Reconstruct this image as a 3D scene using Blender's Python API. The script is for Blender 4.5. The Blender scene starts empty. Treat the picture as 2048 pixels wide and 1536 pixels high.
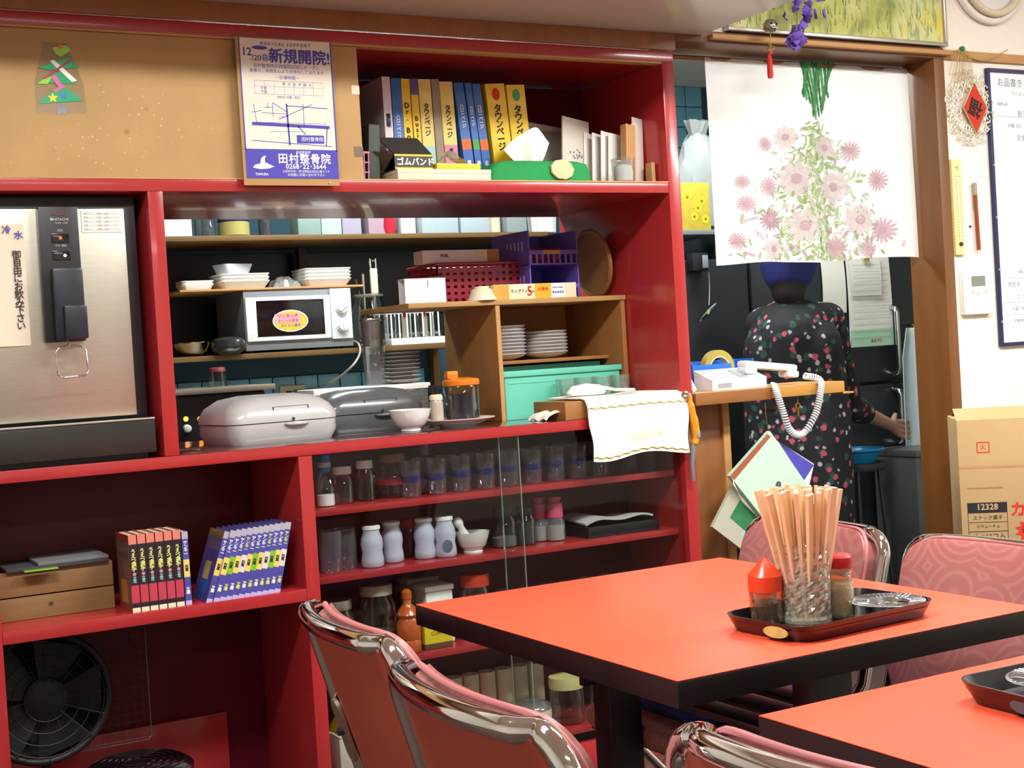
import bpy, bmesh, math, random
from mathutils import Vector, Matrix
random.seed(7)
PI = math.pi
S = bpy.context.scene
COL = S.collection

# ------------------------------------------------------------------ camera
EYE = Vector((0.0, -3.25, 1.15))
FPX, YAW, PIT, ROL = 2828.17, .510162, .0218848, -.0603384
_f = Vector((math.sin(YAW)*math.cos(PIT), math.cos(YAW)*math.cos(PIT), -math.sin(PIT)))
_r0 = Vector((math.cos(YAW), -math.sin(YAW), 0)); _u0 = _r0.cross(_f)
_r = math.cos(ROL)*_r0 + math.sin(ROL)*_u0
_u = -math.sin(ROL)*_r0 + math.cos(ROL)*_u0
cam_d = bpy.data.cameras.new('camera'); cam = bpy.data.objects.new('camera', cam_d); COL.objects.link(cam)
cam_d.sensor_fit = 'HORIZONTAL'; cam_d.sensor_width = 36.0; cam_d.lens = FPX*36/2048
cam_d.clip_start = .02; cam_d.clip_end = 60
_m = Matrix((_r, _u, -_f)).transposed().to_4x4(); _m.translation = EYE
cam.matrix_world = _m
S.camera = cam

# ------------------------------------------------------------------ world, lamps, exposure
w = bpy.data.worlds.new('world'); S.world = w; w.use_nodes = True
w.node_tree.nodes['Background'].inputs[0].default_value = (.9, .95, 1, 1)
w.node_tree.nodes['Background'].inputs[1].default_value = .12
def area(name, loc, sx, sy, power, col, rot=(0, 0, 0)):
    d = bpy.data.lights.new(name, 'AREA'); d.shape = 'RECTANGLE'; d.size = sx; d.size_y = sy
    d.energy = power; d.color = col
    o = bpy.data.objects.new(name, d); COL.objects.link(o); o.location = loc; o.rotation_euler = rot
    return o
WARM = (1, .975, .945); COOL = (.93, 1, .98)
area('ceiling_light_tables', (2.3, -1.5, 2.46), 1.2, .25, 44, WARM)
area('ceiling_light_front', (.3, -1.6, 2.46), 1.2, .25, 30, WARM)
area('ceiling_light_rear', (1.2, -4.2, 2.46), 1.2, .25, 14, WARM)
area('ceiling_light_side', (4.3, -2.0, 2.46), 1.2, .25, 40, WARM)
area('kitchen_light_pass', (2.0, 1.15, 2.36), 1.2, .2, 25, COOL)
area('kitchen_light_door', (3.4, .85, 2.36), 1.0, .2, 14, COOL)
S.view_settings.view_transform = 'Standard'; S.view_settings.look = 'None'
S.view_settings.gamma = 1; S.view_settings.use_curve_mapping = False
S.view_settings.exposure = 1.0
S.cycles.transparent_max_bounces = 32

# ------------------------------------------------------------------ helpers
def at(px, py, X=None, Y=None, Z=None):
    """a point of the place: the ray through a photo pixel met with a plane X=, Y= or Z="""
    d = _f + _r*((px-1024)/FPX) - _u*((py-768)/FPX)
    t = (X-EYE.x)/d.x if X is not None else (Y-EYE.y)/d.y if Y is not None else (Z-EYE.z)/d.z
    return EYE + d*t
def lin(c):
    if isinstance(c, str):
        c = [int(c[i:i+2], 16)/255 for i in (0, 2, 4)]
    return [(v/12.92 if v <= .04045 else ((v+.055)/1.055)**2.4) for v in c]
MATS = {}
def pm(name, col, rough=.5, metal=0, var=.08, scale=12, bump=0, coat=0, bscale=None, stretch=None, emit=None, spec=.5, sub=0):
    """procedural material: noise-mottled colour, roughness, optional relief"""
    if name in MATS: return MATS[name]
    m = bpy.data.materials.new(name); m.use_nodes = True; n = m.node_tree.nodes; L = m.node_tree.links
    b = n['Principled BSDF']; c = lin(col)
    tc = n.new('ShaderNodeTexCoord'); mp = n.new('ShaderNodeMapping'); L.new(tc.outputs['Object'], mp.inputs[0])
    if stretch: mp.inputs['Scale'].default_value = stretch
    nz = n.new('ShaderNodeTexNoise'); nz.inputs['Scale'].default_value = scale; nz.inputs['Detail'].default_value = 4
    L.new(mp.outputs[0], nz.inputs['Vector'])
    mx = n.new('ShaderNodeMix'); mx.data_type = 'RGBA'
    mx.inputs['A'].default_value = [max(0, v*(1-var)) for v in c]+[1]
    mx.inputs['B'].default_value = [min(1, v*(1+var)) for v in c]+[1]
    L.new(nz.outputs['Fac'], mx.inputs['Factor']); L.new(mx.outputs['Result'], b.inputs['Base Color'])
    b.inputs['Roughness'].default_value = rough; b.inputs['Metallic'].default_value = metal
    b.inputs['Coat Weight'].default_value = coat; b.inputs['Coat Roughness'].default_value = .08
    b.inputs['Specular IOR Level'].default_value = spec
    if bump:
        bp = n.new('ShaderNodeBump'); bp.inputs['Strength'].default_value = bump; bp.inputs['Distance'].default_value = .002
        nb = n.new('ShaderNodeTexNoise'); nb.inputs['Scale'].default_value = bscale or scale*6
        L.new(mp.outputs[0], nb.inputs['Vector']); L.new(nb.outputs['Fac'], bp.inputs['Height']); L.new(bp.outputs[0], b.inputs['Normal'])
    if emit:
        b.inputs['Emission Color'].default_value = list(lin(emit[0]))+[1]; b.inputs['Emission Strength'].default_value = emit[1]
    MATS[name] = m; return m
def glassm(name, tint, refl=.12, rough=.03, dens=0.0):
    """thin clear glass or plastic: see-through with a Fresnel sheen and, where cloudy, some body colour"""
    if name in MATS: return MATS[name]
    m = bpy.data.materials.new(name); m.use_nodes = True; n = m.node_tree.nodes; L = m.node_tree.links
    n.remove(n['Principled BSDF']); out = n['Material Output']
    tr = n.new('ShaderNodeBsdfTransparent'); tr.inputs[0].default_value = list(lin(tint))+[1]
    df = n.new('ShaderNodeBsdfDiffuse'); df.inputs[0].default_value = list(lin(tint))+[1]
    nz = n.new('ShaderNodeTexNoise'); nz.inputs['Scale'].default_value = 25
    mul = n.new('ShaderNodeMath'); mul.operation = 'MULTIPLY'; mul.inputs[1].default_value = dens*2; L.new(nz.outputs['Fac'], mul.inputs[0])
    m1 = n.new('ShaderNodeMixShader'); L.new(mul.outputs[0], m1.inputs[0]); L.new(tr.outputs[0], m1.inputs[1]); L.new(df.outputs[0], m1.inputs[2])
    gl = n.new('ShaderNodeBsdfGlossy'); gl.inputs['Roughness'].default_value = rough
    lw = n.new('ShaderNodeLayerWeight'); lw.inputs[0].default_value = refl+.2
    mf = n.new('ShaderNodeMath'); mf.operation = 'MULTIPLY_ADD'; mf.inputs[1].default_value = min(.75, refl*4.5); mf.inputs[2].default_value = refl*.2
    L.new(lw.outputs['Facing'], mf.inputs[0])
    m2 = n.new('ShaderNodeMixShader'); L.new(mf.outputs[0], m2.inputs[0]); L.new(m1.outputs[0], m2.inputs[1]); L.new(gl.outputs[0], m2.inputs[2])
    L.new(m2.outputs[0], out.inputs[0]); MATS[name] = m; return m

FC = {}
def text_data(body, ls=1.0, sp=1.0):
    k = (body, ls, sp)
    if k not in FC:
        c = bpy.data.curves.new('lettering', 'FONT'); c.body = body; c.resolution_u = 2
        c.align_x = 'CENTER'; c.align_y = 'CENTER'; c.space_line = ls; c.space_character = sp
        o = bpy.data.objects.new('lettering', c); COL.objects.link(o)
        bpy.context.view_layer.update()
        me = bpy.data.meshes.new_from_object(o.evaluated_get(bpy.context.evaluated_depsgraph_get()))
        FC[k] = ([v.co.copy() for v in me.vertices], [tuple(p.vertices) for p in me.polygons])
        bpy.data.objects.remove(o); bpy.data.curves.remove(c); bpy.data.meshes.remove(me)
    return FC[k]
RX = Matrix.Rotation(PI/2, 4, 'X')      # writing plane -> faces -Y
TR = Matrix.Translation
def RZ(a): return Matrix.Rotation(a, 4, 'Z')
def RY(a): return Matrix.Rotation(a, 4, 'Y')
def RXa(a): return Matrix.Rotation(a, 4, 'X')

class MB:
    def __init__(s): s.v = []; s.f = []; s.mi = []; s.cur = 0; s.M = Matrix()
    def m(s, M): s.M = M; return s
    def mat(s, i): s.cur = i; return s
    def add(s, vs, fs):
        k = len(s.v); s.v += [s.M @ Vector(p) for p in vs]
        for f in fs: s.f.append(tuple(i+k for i in f)); s.mi.append(s.cur)
        return s
    def box(s, x0, x1, y0, y1, z0, z1, b=0):
        if x1 < x0: x0, x1 = x1, x0
        if y1 < y0: y0, y1 = y1, y0
        if z1 < z0: z0, z1 = z1, z0
        if not b:
            vs = [(x, y, z) for z in (z0, z1) for x, y in ((x0, y0), (x1, y0), (x1, y1), (x0, y1))]
            return s.add(vs, [(3, 2, 1, 0), (4, 5, 6, 7), (0, 1, 5, 4), (1, 2, 6, 5), (2, 3, 7, 6), (3, 0, 4, 7)])
        b = min(b, (x1-x0)*.45, (y1-y0)*.45, (z1-z0)*.45)
        bm = bmesh.new(); bmesh.ops.create_cube(bm, size=1)
        for v in bm.verts: v.co = ((x0+x1)/2+v.co.x*(x1-x0), (y0+y1)/2+v.co.y*(y1-y0), (z0+z1)/2+v.co.z*(z1-z0))
        bmesh.ops.bevel(bm, geom=bm.edges[:], offset=b, segments=2, profile=.6, affect='EDGES')
        bm.verts.index_update(); vs = [v.co.copy() for v in bm.verts]; fs = [tuple(v.index for v in f.verts) for f in bm.faces]; bm.free()
        return s.add(vs, fs)
    def lathe(s, prof, seg=24, c=(0, 0, 0), sx=1, sy=1, cap0=True, cap1=True):
        vs = []; n = len(prof)
        for r, z in prof:
            for k in range(seg):
                a = 2*PI*k/seg; vs.append((c[0]+r*sx*math.cos(a), c[1]+r*sy*math.sin(a), c[2]+z))
        fs = []
        for i in range(n-1):
            for k in range(seg):
                k2 = (k+1) % seg; fs.append((i*seg+k, i*seg+k2, (i+1)*seg+k2, (i+1)*seg+k))
        if cap0: fs.append(tuple(range(seg-1, -1, -1)))
        if cap1: fs.append(tuple((n-1)*seg+k for k in range(seg)))
        return s.add(vs, fs)
    def tube(s, pts, r, seg=8, closed=False, cap=True, flat=1):
        pts = [Vector(p) for p in pts]; n = len(pts); rs = r if isinstance(r, (list, tuple)) else [r]*n
        vs = []; up = None
        for i, p in enumerate(pts):
            a = pts[(i-1) % n] if closed or i > 0 else p; b = pts[(i+1) % n] if closed or i < n-1 else p
            t = (b-a).normalized() if (b-a).length > 1e-9 else Vector((0, 0, 1))
            if up is None:
                up = Vector((0, 0, 1)) if abs(t.z) < .9 else Vector((1, 0, 0))
            e1 = up - t*up.dot(t)
            if e1.length < 1e-6: e1 = t.orthogonal()
            e1.normalize(); e2 = t.cross(e1); up = e1
            for k in range(seg):
                q = 2*PI*k/seg; vs.append(p+e1*math.cos(q)*rs[i]*flat+e2*math.sin(q)*rs[i])
        fs = []
        for i in range(n if closed else n-1):
            j = (i+1) % n
            for k in range(seg):
                k2 = (k+1) % seg; fs.append((i*seg+k, i*seg+k2, j*seg+k2, j*seg+k))
        if cap and not closed: fs += [tuple(range(seg-1, -1, -1)), tuple((n-1)*seg+k for k in range(seg))]
        return s.add(vs, fs)
    def prism(s, poly, z0, z1):
        n = len(poly); vs = [(x, y, z0) for x, y in poly]+[(x, y, z1) for x, y in poly]
        fs = [tuple(range(n-1, -1, -1)), tuple(range(n, 2*n))]+[(i, (i+1) % n, n+(i+1) % n, n+i) for i in range(n)]
        return s.add(vs, fs)
    def grid(s, fn, nu, nv, thick=0):
        vs = [Vector(fn(i/nu, j/nv)) for j in range(nv+1) for i in range(nu+1)]; W = nu+1
        fs = [(j*W+i, j*W+i+1, (j+1)*W+i+1, (j+1)*W+i) for j in range(nv) for i in range(nu)]
        if thick:
            nn = [Vector() for _ in vs]
            for f in fs:
                nr = (vs[f[1]]-vs[f[0]]).cross(vs[f[3]]-vs[f[0]])
                for i in f: nn[i] += nr
            k = len(vs); vs = vs+[v-n.normalized()*thick for v, n in zip(vs, nn)]
            fs = fs+[tuple(i+k for i in reversed(f)) for f in fs]
            bd = [i for i in range(W)]+[j*W+nu for j in range(1, nv+1)]+[nv*W+i for i in range(nu-1, -1, -1)]+[j*W for j in range(nv-1, 0, -1)]
            fs += [(bd[(q+1) % len(bd)], bd[q], bd[q]+k, bd[(q+1) % len(bd)]+k) for q in range(len(bd))]
        return s.add(vs, fs)
    def text(s, body, size, M, ls=1.0, bold=0, sp=1.0):
        vs, fs = text_data(body, ls, sp); old = s.M; s.M = old @ M
        offs = [(0, 0)] if not bold else [(-bold, 0), (bold, 0), (0, bold), (0, -bold)]
        for q, (dx, dy) in enumerate(offs): s.add([(v.x*size+dx*size, v.y*size+dy*size, q*.00006) for v in vs], fs)
        s.M = old; return s
    def mesh(s, name, mats, smooth=30):
        me = bpy.data.meshes.new(name); me.from_pydata([tuple(v) for v in s.v], [], s.f)
        for m in (mats if isinstance(mats, (list, tuple)) else [mats]): me.materials.append(m)
        if any(s.mi): me.polygons.foreach_set('material_index', s.mi)
        if smooth:
            me.polygons.foreach_set('use_smooth', [True]*len(me.polygons)); me.set_sharp_from_angle(angle=math.radians(smooth))
        me.update(); return me
def tag(o, label=None, cat=None, group=None, kind=None):
    for k, v in (('label', label), ('category', cat), ('group', group), ('kind', kind)):
        if v: o[k] = v
    return o
def thing(name, label, cat, loc=(0, 0, 0), rz=0, group=None):
    o = bpy.data.objects.new(name, None); COL.objects.link(o); o.empty_display_size = .05
    o.location = loc; o.rotation_euler = (0, 0, rz); return tag(o, label, cat, group)
def part(par, name, mb, mat, label=None, loc=(0, 0, 0), rot=(0, 0, 0), smooth=30, kind=None):
    me = mb if isinstance(mb, bpy.types.Mesh) else mb.mesh(name, mat, smooth)
    o = bpy.data.objects.new(name, me); COL.objects.link(o); o.parent = par; o.location = loc; o.rotation_euler = rot
    return tag(o, label, None, None, kind)
def single(name, label, cat, mb, mat, loc=(0, 0, 0), rot=(0, 0, 0), group=None, smooth=30, kind=None):
    me = mb if isinstance(mb, bpy.types.Mesh) else mb.mesh(name, mat, smooth)
    o = bpy.data.objects.new(name, me); COL.objects.link(o); o.location = loc; o.rotation_euler = rot
    return tag(o, label, cat, group, kind)
def struct(name, mb, mat, label=None, smooth=30):
    o = bpy.data.objects.new(name, mb.mesh(name, mat, smooth)); COL.objects.link(o)
    return tag(o, label, None, None, 'structure')
def dup(root, loc, rz=None, label=None, rot=None):
    r = root.copy(); COL.objects.link(r); r.location = loc
    if rz is not None: r.rotation_euler = (0, 0, rz)
    if rot is not None: r.rotation_euler = rot
    if label: r['label'] = label
    for ch in KIDS(root):
        c = ch.copy(); COL.objects.link(c); c.parent = r
        for g in KIDS(ch):
            d = g.copy(); COL.objects.link(d); d.parent = c
    return r
def KIDS(o): return [c for c in COL.objects if c.parent == o]
ORD = ['first', 'second', 'third', 'fourth', 'fifth', 'sixth', 'seventh', 'eighth', 'ninth', 'tenth', 'eleventh', 'twelfth', 'thirteenth', 'fourteenth']
def arc(cx, cy, r, a0, a1, n): return [(cx+r*math.cos(a0+(a1-a0)*i/n), cy+r*math.sin(a0+(a1-a0)*i/n)) for i in range(n+1)]
def rrect(x0, x1, y0, y1, r, n=4):
    return arc(x1-r, y0+r, r, -PI/2, 0, n)+arc(x1-r, y1-r, r, 0, PI/2, n)+arc(x0+r, y1-r, r, PI/2, PI, n)+arc(x0+r, y0+r, r, PI, 1.5*PI, n)
def shell_rr(mb, levels, n=4):
    """stacked rounded rectangles (x0,x1,y0,y1,r,z) skinned into a body"""
    rings = [[(x, y, z) for x, y in rrect(x0, x1, y0, y1, r, n)] for x0, x1, y0, y1, r, z in levels]; k = len(rings[0])
    vs = [p for r in rings for p in r]; fs = []
    for i in range(len(rings)-1):
        for j in range(k): fs.append((i*k+j, i*k+(j+1) % k, (i+1)*k+(j+1) % k, (i+1)*k+j))
    fs += [tuple(range(k-1, -1, -1)), tuple((len(rings)-1)*k+j for j in range(k))]
    return mb.add(vs, fs)
def bez(pts, n=8):
    """Catmull-Rom through points"""
    P = [Vector(p) for p in pts]; out = []
    for i in range(len(P)-1):
        a = P[max(i-1, 0)]; b = P[i]; c = P[i+1]; d = P[min(i+2, len(P)-1)]
        for k in range(n):
            t = k/n; out.append(.5*((2*b)+(c-a)*t+(2*a-5*b+4*c-d)*t*t+(3*b-a-3*c+d)*t**3))
    out.append(P[-1]); return out

# ------------------------------------------------------------------ materials
RED = pm('red_lacquer', 'a32b2d', .22, var=.10, scale=6, coat=.25)
REDEDGE = RED
WOOD = pm('brown_wood', '8a5a30', .45, var=.28, scale=4, stretch=(6, 6, .8), bump=.1)
WOODL = pm('light_wood', 'b98a52', .55, var=.2, scale=5, stretch=(1, 6, 8))
PLY = pm('plywood', '9a6a38', .5, var=.22, scale=5, stretch=(5, 5, .8))
CARD = pm('cardboard', 'b08a5a', .85, var=.12, scale=9, bump=.1)
CARD2 = pm('box_cardboard', 'b89a6c', .85, var=.07, scale=9)
WALLW = pm('cream_wall', 'f0eade', .8, var=.03, scale=3)
CEIL = pm('cream_gloss_ceiling', 'c9c0b2', .3, var=.05, scale=4)
WHITE = pm('white_plastic', 'e8e8e4', .4, var=.03)
PAPER = pm('white_paper', 'e9e7df', .85, var=.04, scale=20)
CREAM = pm('cream_plastic', 'ddd3b4', .5, var=.04)
BLACK = pm('black_plastic', '15151a', .4, var=.15)
BLACKG = pm('black_gloss', '0c0a0e', .15, var=.1, coat=.5)
STEEL = pm('brushed_steel', 'b9b6a8', .38, .9, var=.1, scale=20, stretch=(1, 1, 14))
CHROME = pm('chrome', 'dadada', .07, 1, var=.03)
DSTEEL = pm('dark_steel', '4a4c50', .4, .7, var=.12)
CERAM = pm('white_ceramic', 'e4e4e0', .2, var=.03, coat=.3)
INK = pm('black_ink', '1a1a22', .8, var=.1)
BLUEINK = pm('violet_blue_ink', '4a46a8', .8, var=.08)
REDINK = pm('red_ink', 'c8301f', .8, var=.08)
GLASS = glassm('clear_glass', 'f0f4f4', .15)
GLASSD = glassm('door_glass', 'f4f7f7', .045)
CLEAR = glassm('cloudy_plastic', 'dfe3e2', .15, .1, .12)

# ================================================================== the setting
FLOORM = pm('floor_vinyl', '4a3a34', .35, var=.2, scale=6)
struct('floor', MB().box(-2.1, 5.9, -5.6, 2.6, -.05, 0), FLOORM, 'dark brown vinyl floor')
struct('ceiling', MB().box(-2.1, 5.9, -5.6, .13, 2.5, 2.55), WALLW)
struct('ceiling_kitchen', MB().box(-2.1, 5.9, .13, 2.6, 2.4, 2.55), WALLW)
struct('ceiling_soffit', MB().box(-2.0, 2.5, -.44, -.001, 2.02, 2.5, .004), CEIL, 'low glossy cream soffit above the red shelves')
struct('wall_back', MB().box(-2.1, 5.9, -5.6, -5.5, 0, 2.5), WALLW)
struct('wall_left', MB().box(-2.1, -2.0, -5.5, 2.5, 0, 2.5), WALLW)
struct('wall_right', MB().box(5.8, 5.9, -5.5, 2.5, 0, 2.5), WALLW)
struct('wall_front', MB().box(3.452, 5.8, 0, .13, 0, 2.5).box(2.404, 3.452, 0, .13, 2.036, 2.5).box(-2, 2.404, 0, .13, 2.021, 2.5).box(-2, -.602, 0, .13, 0, 2.021),
       WALLW, 'cream wall with the kitchen doorway')
KDARK = pm('dark_kitchen_panel', '23262a', .35, .3, var=.2, scale=5)
GROUT = pm('grout', '2d4c5c', .8)
struct('wall_kitchen', MB().box(-2, 5.8, 2.36, 2.5, 0, 2.4), GROUT, 'blue tiled kitchen wall')
struct('trim_1', MB().box(-2, 2.404, -.012, 0, 1.972, 2.019, .002), WOOD, 'brown wooden beam above the red shelves')
# blue tiles of the kitchen wall, those in view, one object each
TILE = pm('blue_tile', '6fb3cf', .18, var=.12, scale=3, coat=.3)
tile_me = MB().box(-.048, .048, -.007, 0, -.048, .048, .003).mesh('tile', TILE)
wk = bpy.data.objects['wall_kitchen']
def tiles(x0, x1, z0, z1):
    for i in range(int((x1-x0)/.1)+1):
        for j in range(int((z1-z0)/.1)+1):
            part(wk, 'tile', tile_me, None, loc=(x0+i*.1, 2.359, z0+j*.1))
tiles(1.55, 2.75, .86, 1.16)
tiles(3.95, 4.35, 1.55, 2.35)
part(wk, 'dark_panel', MB().box(1.0, 3.9, 2.345, 2.358, 1.22, 1.62), KDARK, 'dark metal panel behind the kitchen shelves')
# doorway frame
JAMB = pm('doorway_wood', '70461f', .4, var=.3, scale=4, stretch=(5, 5, .7))
d1 = struct('door_1', MB().box(3.408, 3.452, -.012, .135, 0, 2.0, .002), JAMB, 'brown wooden frame of the kitchen doorway')
part(d1, 'header', MB().box(2.404, 3.452, -.012, .135, 2.0, 2.034, .002), JAMB)
part(d1, 'edge_strip', MB().box(2.44, 2.462, .085, .1, 1.25, 1.998, .001), WHITE, 'white edge strip')
part(d1, 'picture_rail', MB().box(2.52, 3.47, -.035, -.012, 2.008, 2.022, .002), WOODL)
struct('trim_2', MB().box(3.452, 5.8, -.012, 0, 2.0, 2.03, .002), WOODL, 'pale wooden rail along the cream wall')

# ================================================================== the red shelf unit
DEP = .6
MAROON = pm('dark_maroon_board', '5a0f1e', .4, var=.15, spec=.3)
su = thing('shelf_unit', 'red lacquered built-in shelf wall with glass cabinet, open to the kitchen', 'shelf', (0, 0, 0))
def sb(name, *a, m=RED, b=.0015, label=None): return part(su, name, MB().box(*a, b), m, label)
sb('top_board', -.6, 2.402, 0, DEP, 1.941, 1.971)
sb('shelf_board', -.6, 2.3615, .001, DEP, 1.573, 1.601)
sb('counter_board', -.6, 2.3615, -.002, DEP, .931, .9584)
sb('counter_surface', -.6, 2.3614, .0, DEP, .9585, .9591, m=pm('dark_maroon_laminate', '4e1c1e', .12, var=.2, coat=.4), b=.0001)
sb('shelf_board', .5055, 1.2125, .0, .36, .578, .607)
sb('upright', 2.362, 2.402, .0, DEP, 0, 1.9405)
sb('upright', .888, .923, .0, DEP, .9595, 1.5725)
sb('upright', 1.213, 1.248, .0, DEP, 0, .9305)
sb('upright', .47, .505, .0, DEP, 0, .9305)
sb('upright', -.6, -.565, .0, DEP, 0, .9305)
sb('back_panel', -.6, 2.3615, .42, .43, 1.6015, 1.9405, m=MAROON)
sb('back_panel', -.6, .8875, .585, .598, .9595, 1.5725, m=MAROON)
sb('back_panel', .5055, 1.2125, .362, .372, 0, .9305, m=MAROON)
sb('back_panel', -.5645, .4695, .362, .372, 0, .9305)
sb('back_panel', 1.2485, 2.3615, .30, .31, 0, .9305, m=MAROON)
sb('plinth', 1.2485, 2.3615, .02, .04, 0, .08)
sb('door_track', -.6, 2.3615, .0, .03, 1.6012, 1.6055, m=WOODL, b=.0005)
sb('door_track', -.6, 2.3615, .0, .03, 1.935, 1.9408, m=WOODL, b=.0005)
for z in (.773, .605, .375, .10):
    sb('shelf_board', 1.2485, 2.3615, .045, .2995, z, z+.018)
part(su, 'glass_door', MB().box(1.249, 1.83, .008, .012, .082, .93), GLASSD, 'sliding glass pane', smooth=0)
part(su, 'glass_door', MB().box(1.78, 2.361, .02, .024, .082, .93), GLASSD, 'sliding glass pane', smooth=0)
EDGE = glassm('glass_edge', 'cfe0da', .4, .1, .25)
part(su, 'pane_edge', MB().box(1.8301, 1.8325, .0075, .0125, .082, .93), EDGE, smooth=0)
part(su, 'pane_edge', MB().box(1.7775, 1.7799, .0195, .0245, .082, .93), EDGE, smooth=0)
sb('lit_panel_foot', .5055, 1.10, .345, .361, 0, .26)  # added board; its brighter red paints light on the foot of the back panel

# ================================================================== upper shelf, left: panel, tree, poster
def stained_card():
    m = pm('stained_cardboard', 'b0905f', .8, var=.16, scale=7, bump=.08); n = m.node_tree.nodes; L = m.node_tree.links; b = n['Principled BSDF']
    src = b.inputs['Base Color'].links[0].from_socket; tc = n['Texture Coordinate']
    def layer(src, scale, lo, hi, col, fac):
        v = n.new('ShaderNodeTexVoronoi'); v.inputs['Scale'].default_value = scale; L.new(tc.outputs['Object'], v.inputs['Vector'])
        mr = n.new('ShaderNodeMapRange'); mr.inputs['From Min'].default_value = hi; mr.inputs['From Max'].default_value = lo; mr.inputs['To Max'].default_value = fac
        L.new(v.outputs['Distance'], mr.inputs['Value'])
        nz = n.new('ShaderNodeTexNoise'); nz.inputs['Scale'].default_value = 4; L.new(tc.outputs['Object'], nz.inputs['Vector'])
        cr = n.new('ShaderNodeMapRange'); cr.inputs['From Min'].default_value = .5; cr.inputs['From Max'].default_value = .62; L.new(nz.outputs['Fac'], cr.inputs['Value'])
        mu = n.new('ShaderNodeMath'); mu.operation = 'MULTIPLY'; L.new(mr.outputs[0], mu.inputs[0]); L.new(cr.outputs[0], mu.inputs[1])
        x = n.new('ShaderNodeMix'); x.data_type = 'RGBA'; x.inputs['B'].default_value = list(lin(col))+[1]
        L.new(mu.outputs[0], x.inputs['Factor']); L.new(src, x.inputs['A']); return x.outputs['Result']
    s = layer(src, 55, .06, .16, 'e0c496', .7); s = layer(s, 14, .04, .14, '6a4524', .5)
    L.new(s, b.inputs['Base Color']); return m
pn = thing('sliding_panel', 'stained tan fibreboard panel closing the upper red shelf', 'panel', (.4, .008, 1.606))
part(pn, 'board', MB().box(-.9, 1.035, -.004, .004, 0, .328, .001), stained_card())
part(pn, 'tape', MB().box(1.012, 1.036, -.0048, -.0041, .055, .08), pm('brown_tape', '6d563a', .5))
part(pn, 'tape', MB().box(1.015, 1.036, -.0048, -.0041, .21, .232), CREAM)

FGREEN = pm('green_foil', '2aa06a', .2, .3, coat=.5); LIME = pm('lime_foil', '8fc83a', .2, .2, coat=.5)
WHF = pm('white_foil', 'e6efe6', .2, coat=.5); PNK = pm('pink_foil', 'c86a9c', .2, coat=.5); CRIM = pm('crimson_foil', 'b02a4c', .2, coat=.5)
YEL = pm('yellow_foil', 'f0d020', .25, coat=.5); BLU = pm('blue_foil', '3c7ad0', .2, coat=.5); ORG = pm('orange_foil', 'e87018', .3)
tx, tz = .708, 1.745
tree = thing('tree_ornament', 'flat foil christmas tree with stars taped to the tan panel', 'decoration', (tx, .003, tz))
def flat(poly, y=0, th=.0006):
    return MB().m(RX).prism([(x, z) for x, z in poly], y, y+th)
part(tree, 'tier', flat([(-.012, .148), (.018, .155), (.03, .145), (.005, .128), (-.006, .135)]), LIME)
part(tree, 'tier', flat([(-.045, .102), (.022, .128), (.045, .107), (-.02, .098)], .0007), FGREEN)
part(tree, 'stripe', flat([(-.02, .118), (-.01, .121), (.038, .076), (.026, .073)], .0014), WHF)
part(tree, 'stripe', flat([(-.038, .078), (-.030, .078), (.030, .122), (.022, .122)], .0021), CRIM)
part(tree, 'tier', flat([(-.048, .068), (.035, .07), (.012, .098), (-.028, .088)], .0002), FGREEN)
part(tree, 'tier', flat([(-.05, .066), (-.028, .066), (-.015, .084), (-.03, .08)], .0009), LIME)
part(tree, 'garland', flat([(-.02, .082), (-.008, .088), (.006, .062), (-.004, .06)], .0016), PNK)
part(tree, 'tier', flat([(-.05, .022), (.048, .032), (.01, .062), (-.02, .05)], .0003), FGREEN)
part(tree, 'garland', flat([(-.02, .052), (-.012, .048), (.012, .062), (.006, .066)], .0018), PNK)
def star(cx, cz, r): return [(cx+(r if k % 2 == 0 else r*.45)*math.sin(k*PI/5), cz+(r if k % 2 == 0 else r*.45)*math.cos(k*PI/5)) for k in range(10)]
part(tree, 'star', flat(star(-.018, .036, .012), .0016), YEL)
part(tree, 'star', flat(star(.006, .042, .01), .0016), BLU)
part(tree, 'star', flat(star(.006, .152, .007), .0016), ORG)
part(tree, 'trunk', flat([(-.012, 0), (.01, 0), (.012, .024), (-.01, .024)], .0001), CLEAR)
part(tree, 'clear_film', flat([(-.055, .0), (.055, .004), (.052, .07), (.02, .16), (-.03, .16), (-.055, .07)], -.0007), glassm('film', 'f4f4f0', .1, .15, .02))

po = thing('poster', 'white and violet clinic opening poster on brown card over the tan panel', 'poster', (1.236, -.02, 1.585))
part(po, 'backing_card', MB().box(-.122, .122, .0, .004, 0, .352, .001), CARD)
PW, PH = .235, .333
pb = MB().box(-PW/2+.003, PW/2+.003, -.001, 0, .017, .017+PH)
sheet = part(po, 'sheet', pb, pm('poster_paper', 'd9d3c4', .6, var=.03))
def PT(u, v, y=-.0014): return TR(((u-.5)*PW+.003, y, .017+PH*(1-v)))@RX
def prect(mb, u0, v0, u1, v1): return mb.box((u0-.5)*PW+.003, (u1-.5)*PW+.003, -.0013, -.001, .017+PH*(1-v1), .017+PH*(1-v0))
def pline(mb, u0, v0, u1, v1, wd):
    a = Vector(((u0-.5)*PW+.003, -.0012, .017+PH*(1-v0))); b = Vector(((u1-.5)*PW+.003, -.0012, .017+PH*(1-v1))); t = (b-a).normalized(); q = Vector((-t.z, 0, t.x))*wd/2
    return mb.add([a-q, b-q, b+q, a+q], [(0, 1, 2, 3)])
m = MB(); prect(m, 0, .79, 1, 1); prect(m, 0, 0, .012, .8); prect(m, .985, 0, 1, .8)
m.text('新規開院!', .037, PT(.645, .125), bold=.03); m.text('12', .026, PT(.08, .1), bold=.02); m.text('/20㊐', .019, PT(.22, .14), bold=.015)
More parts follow.
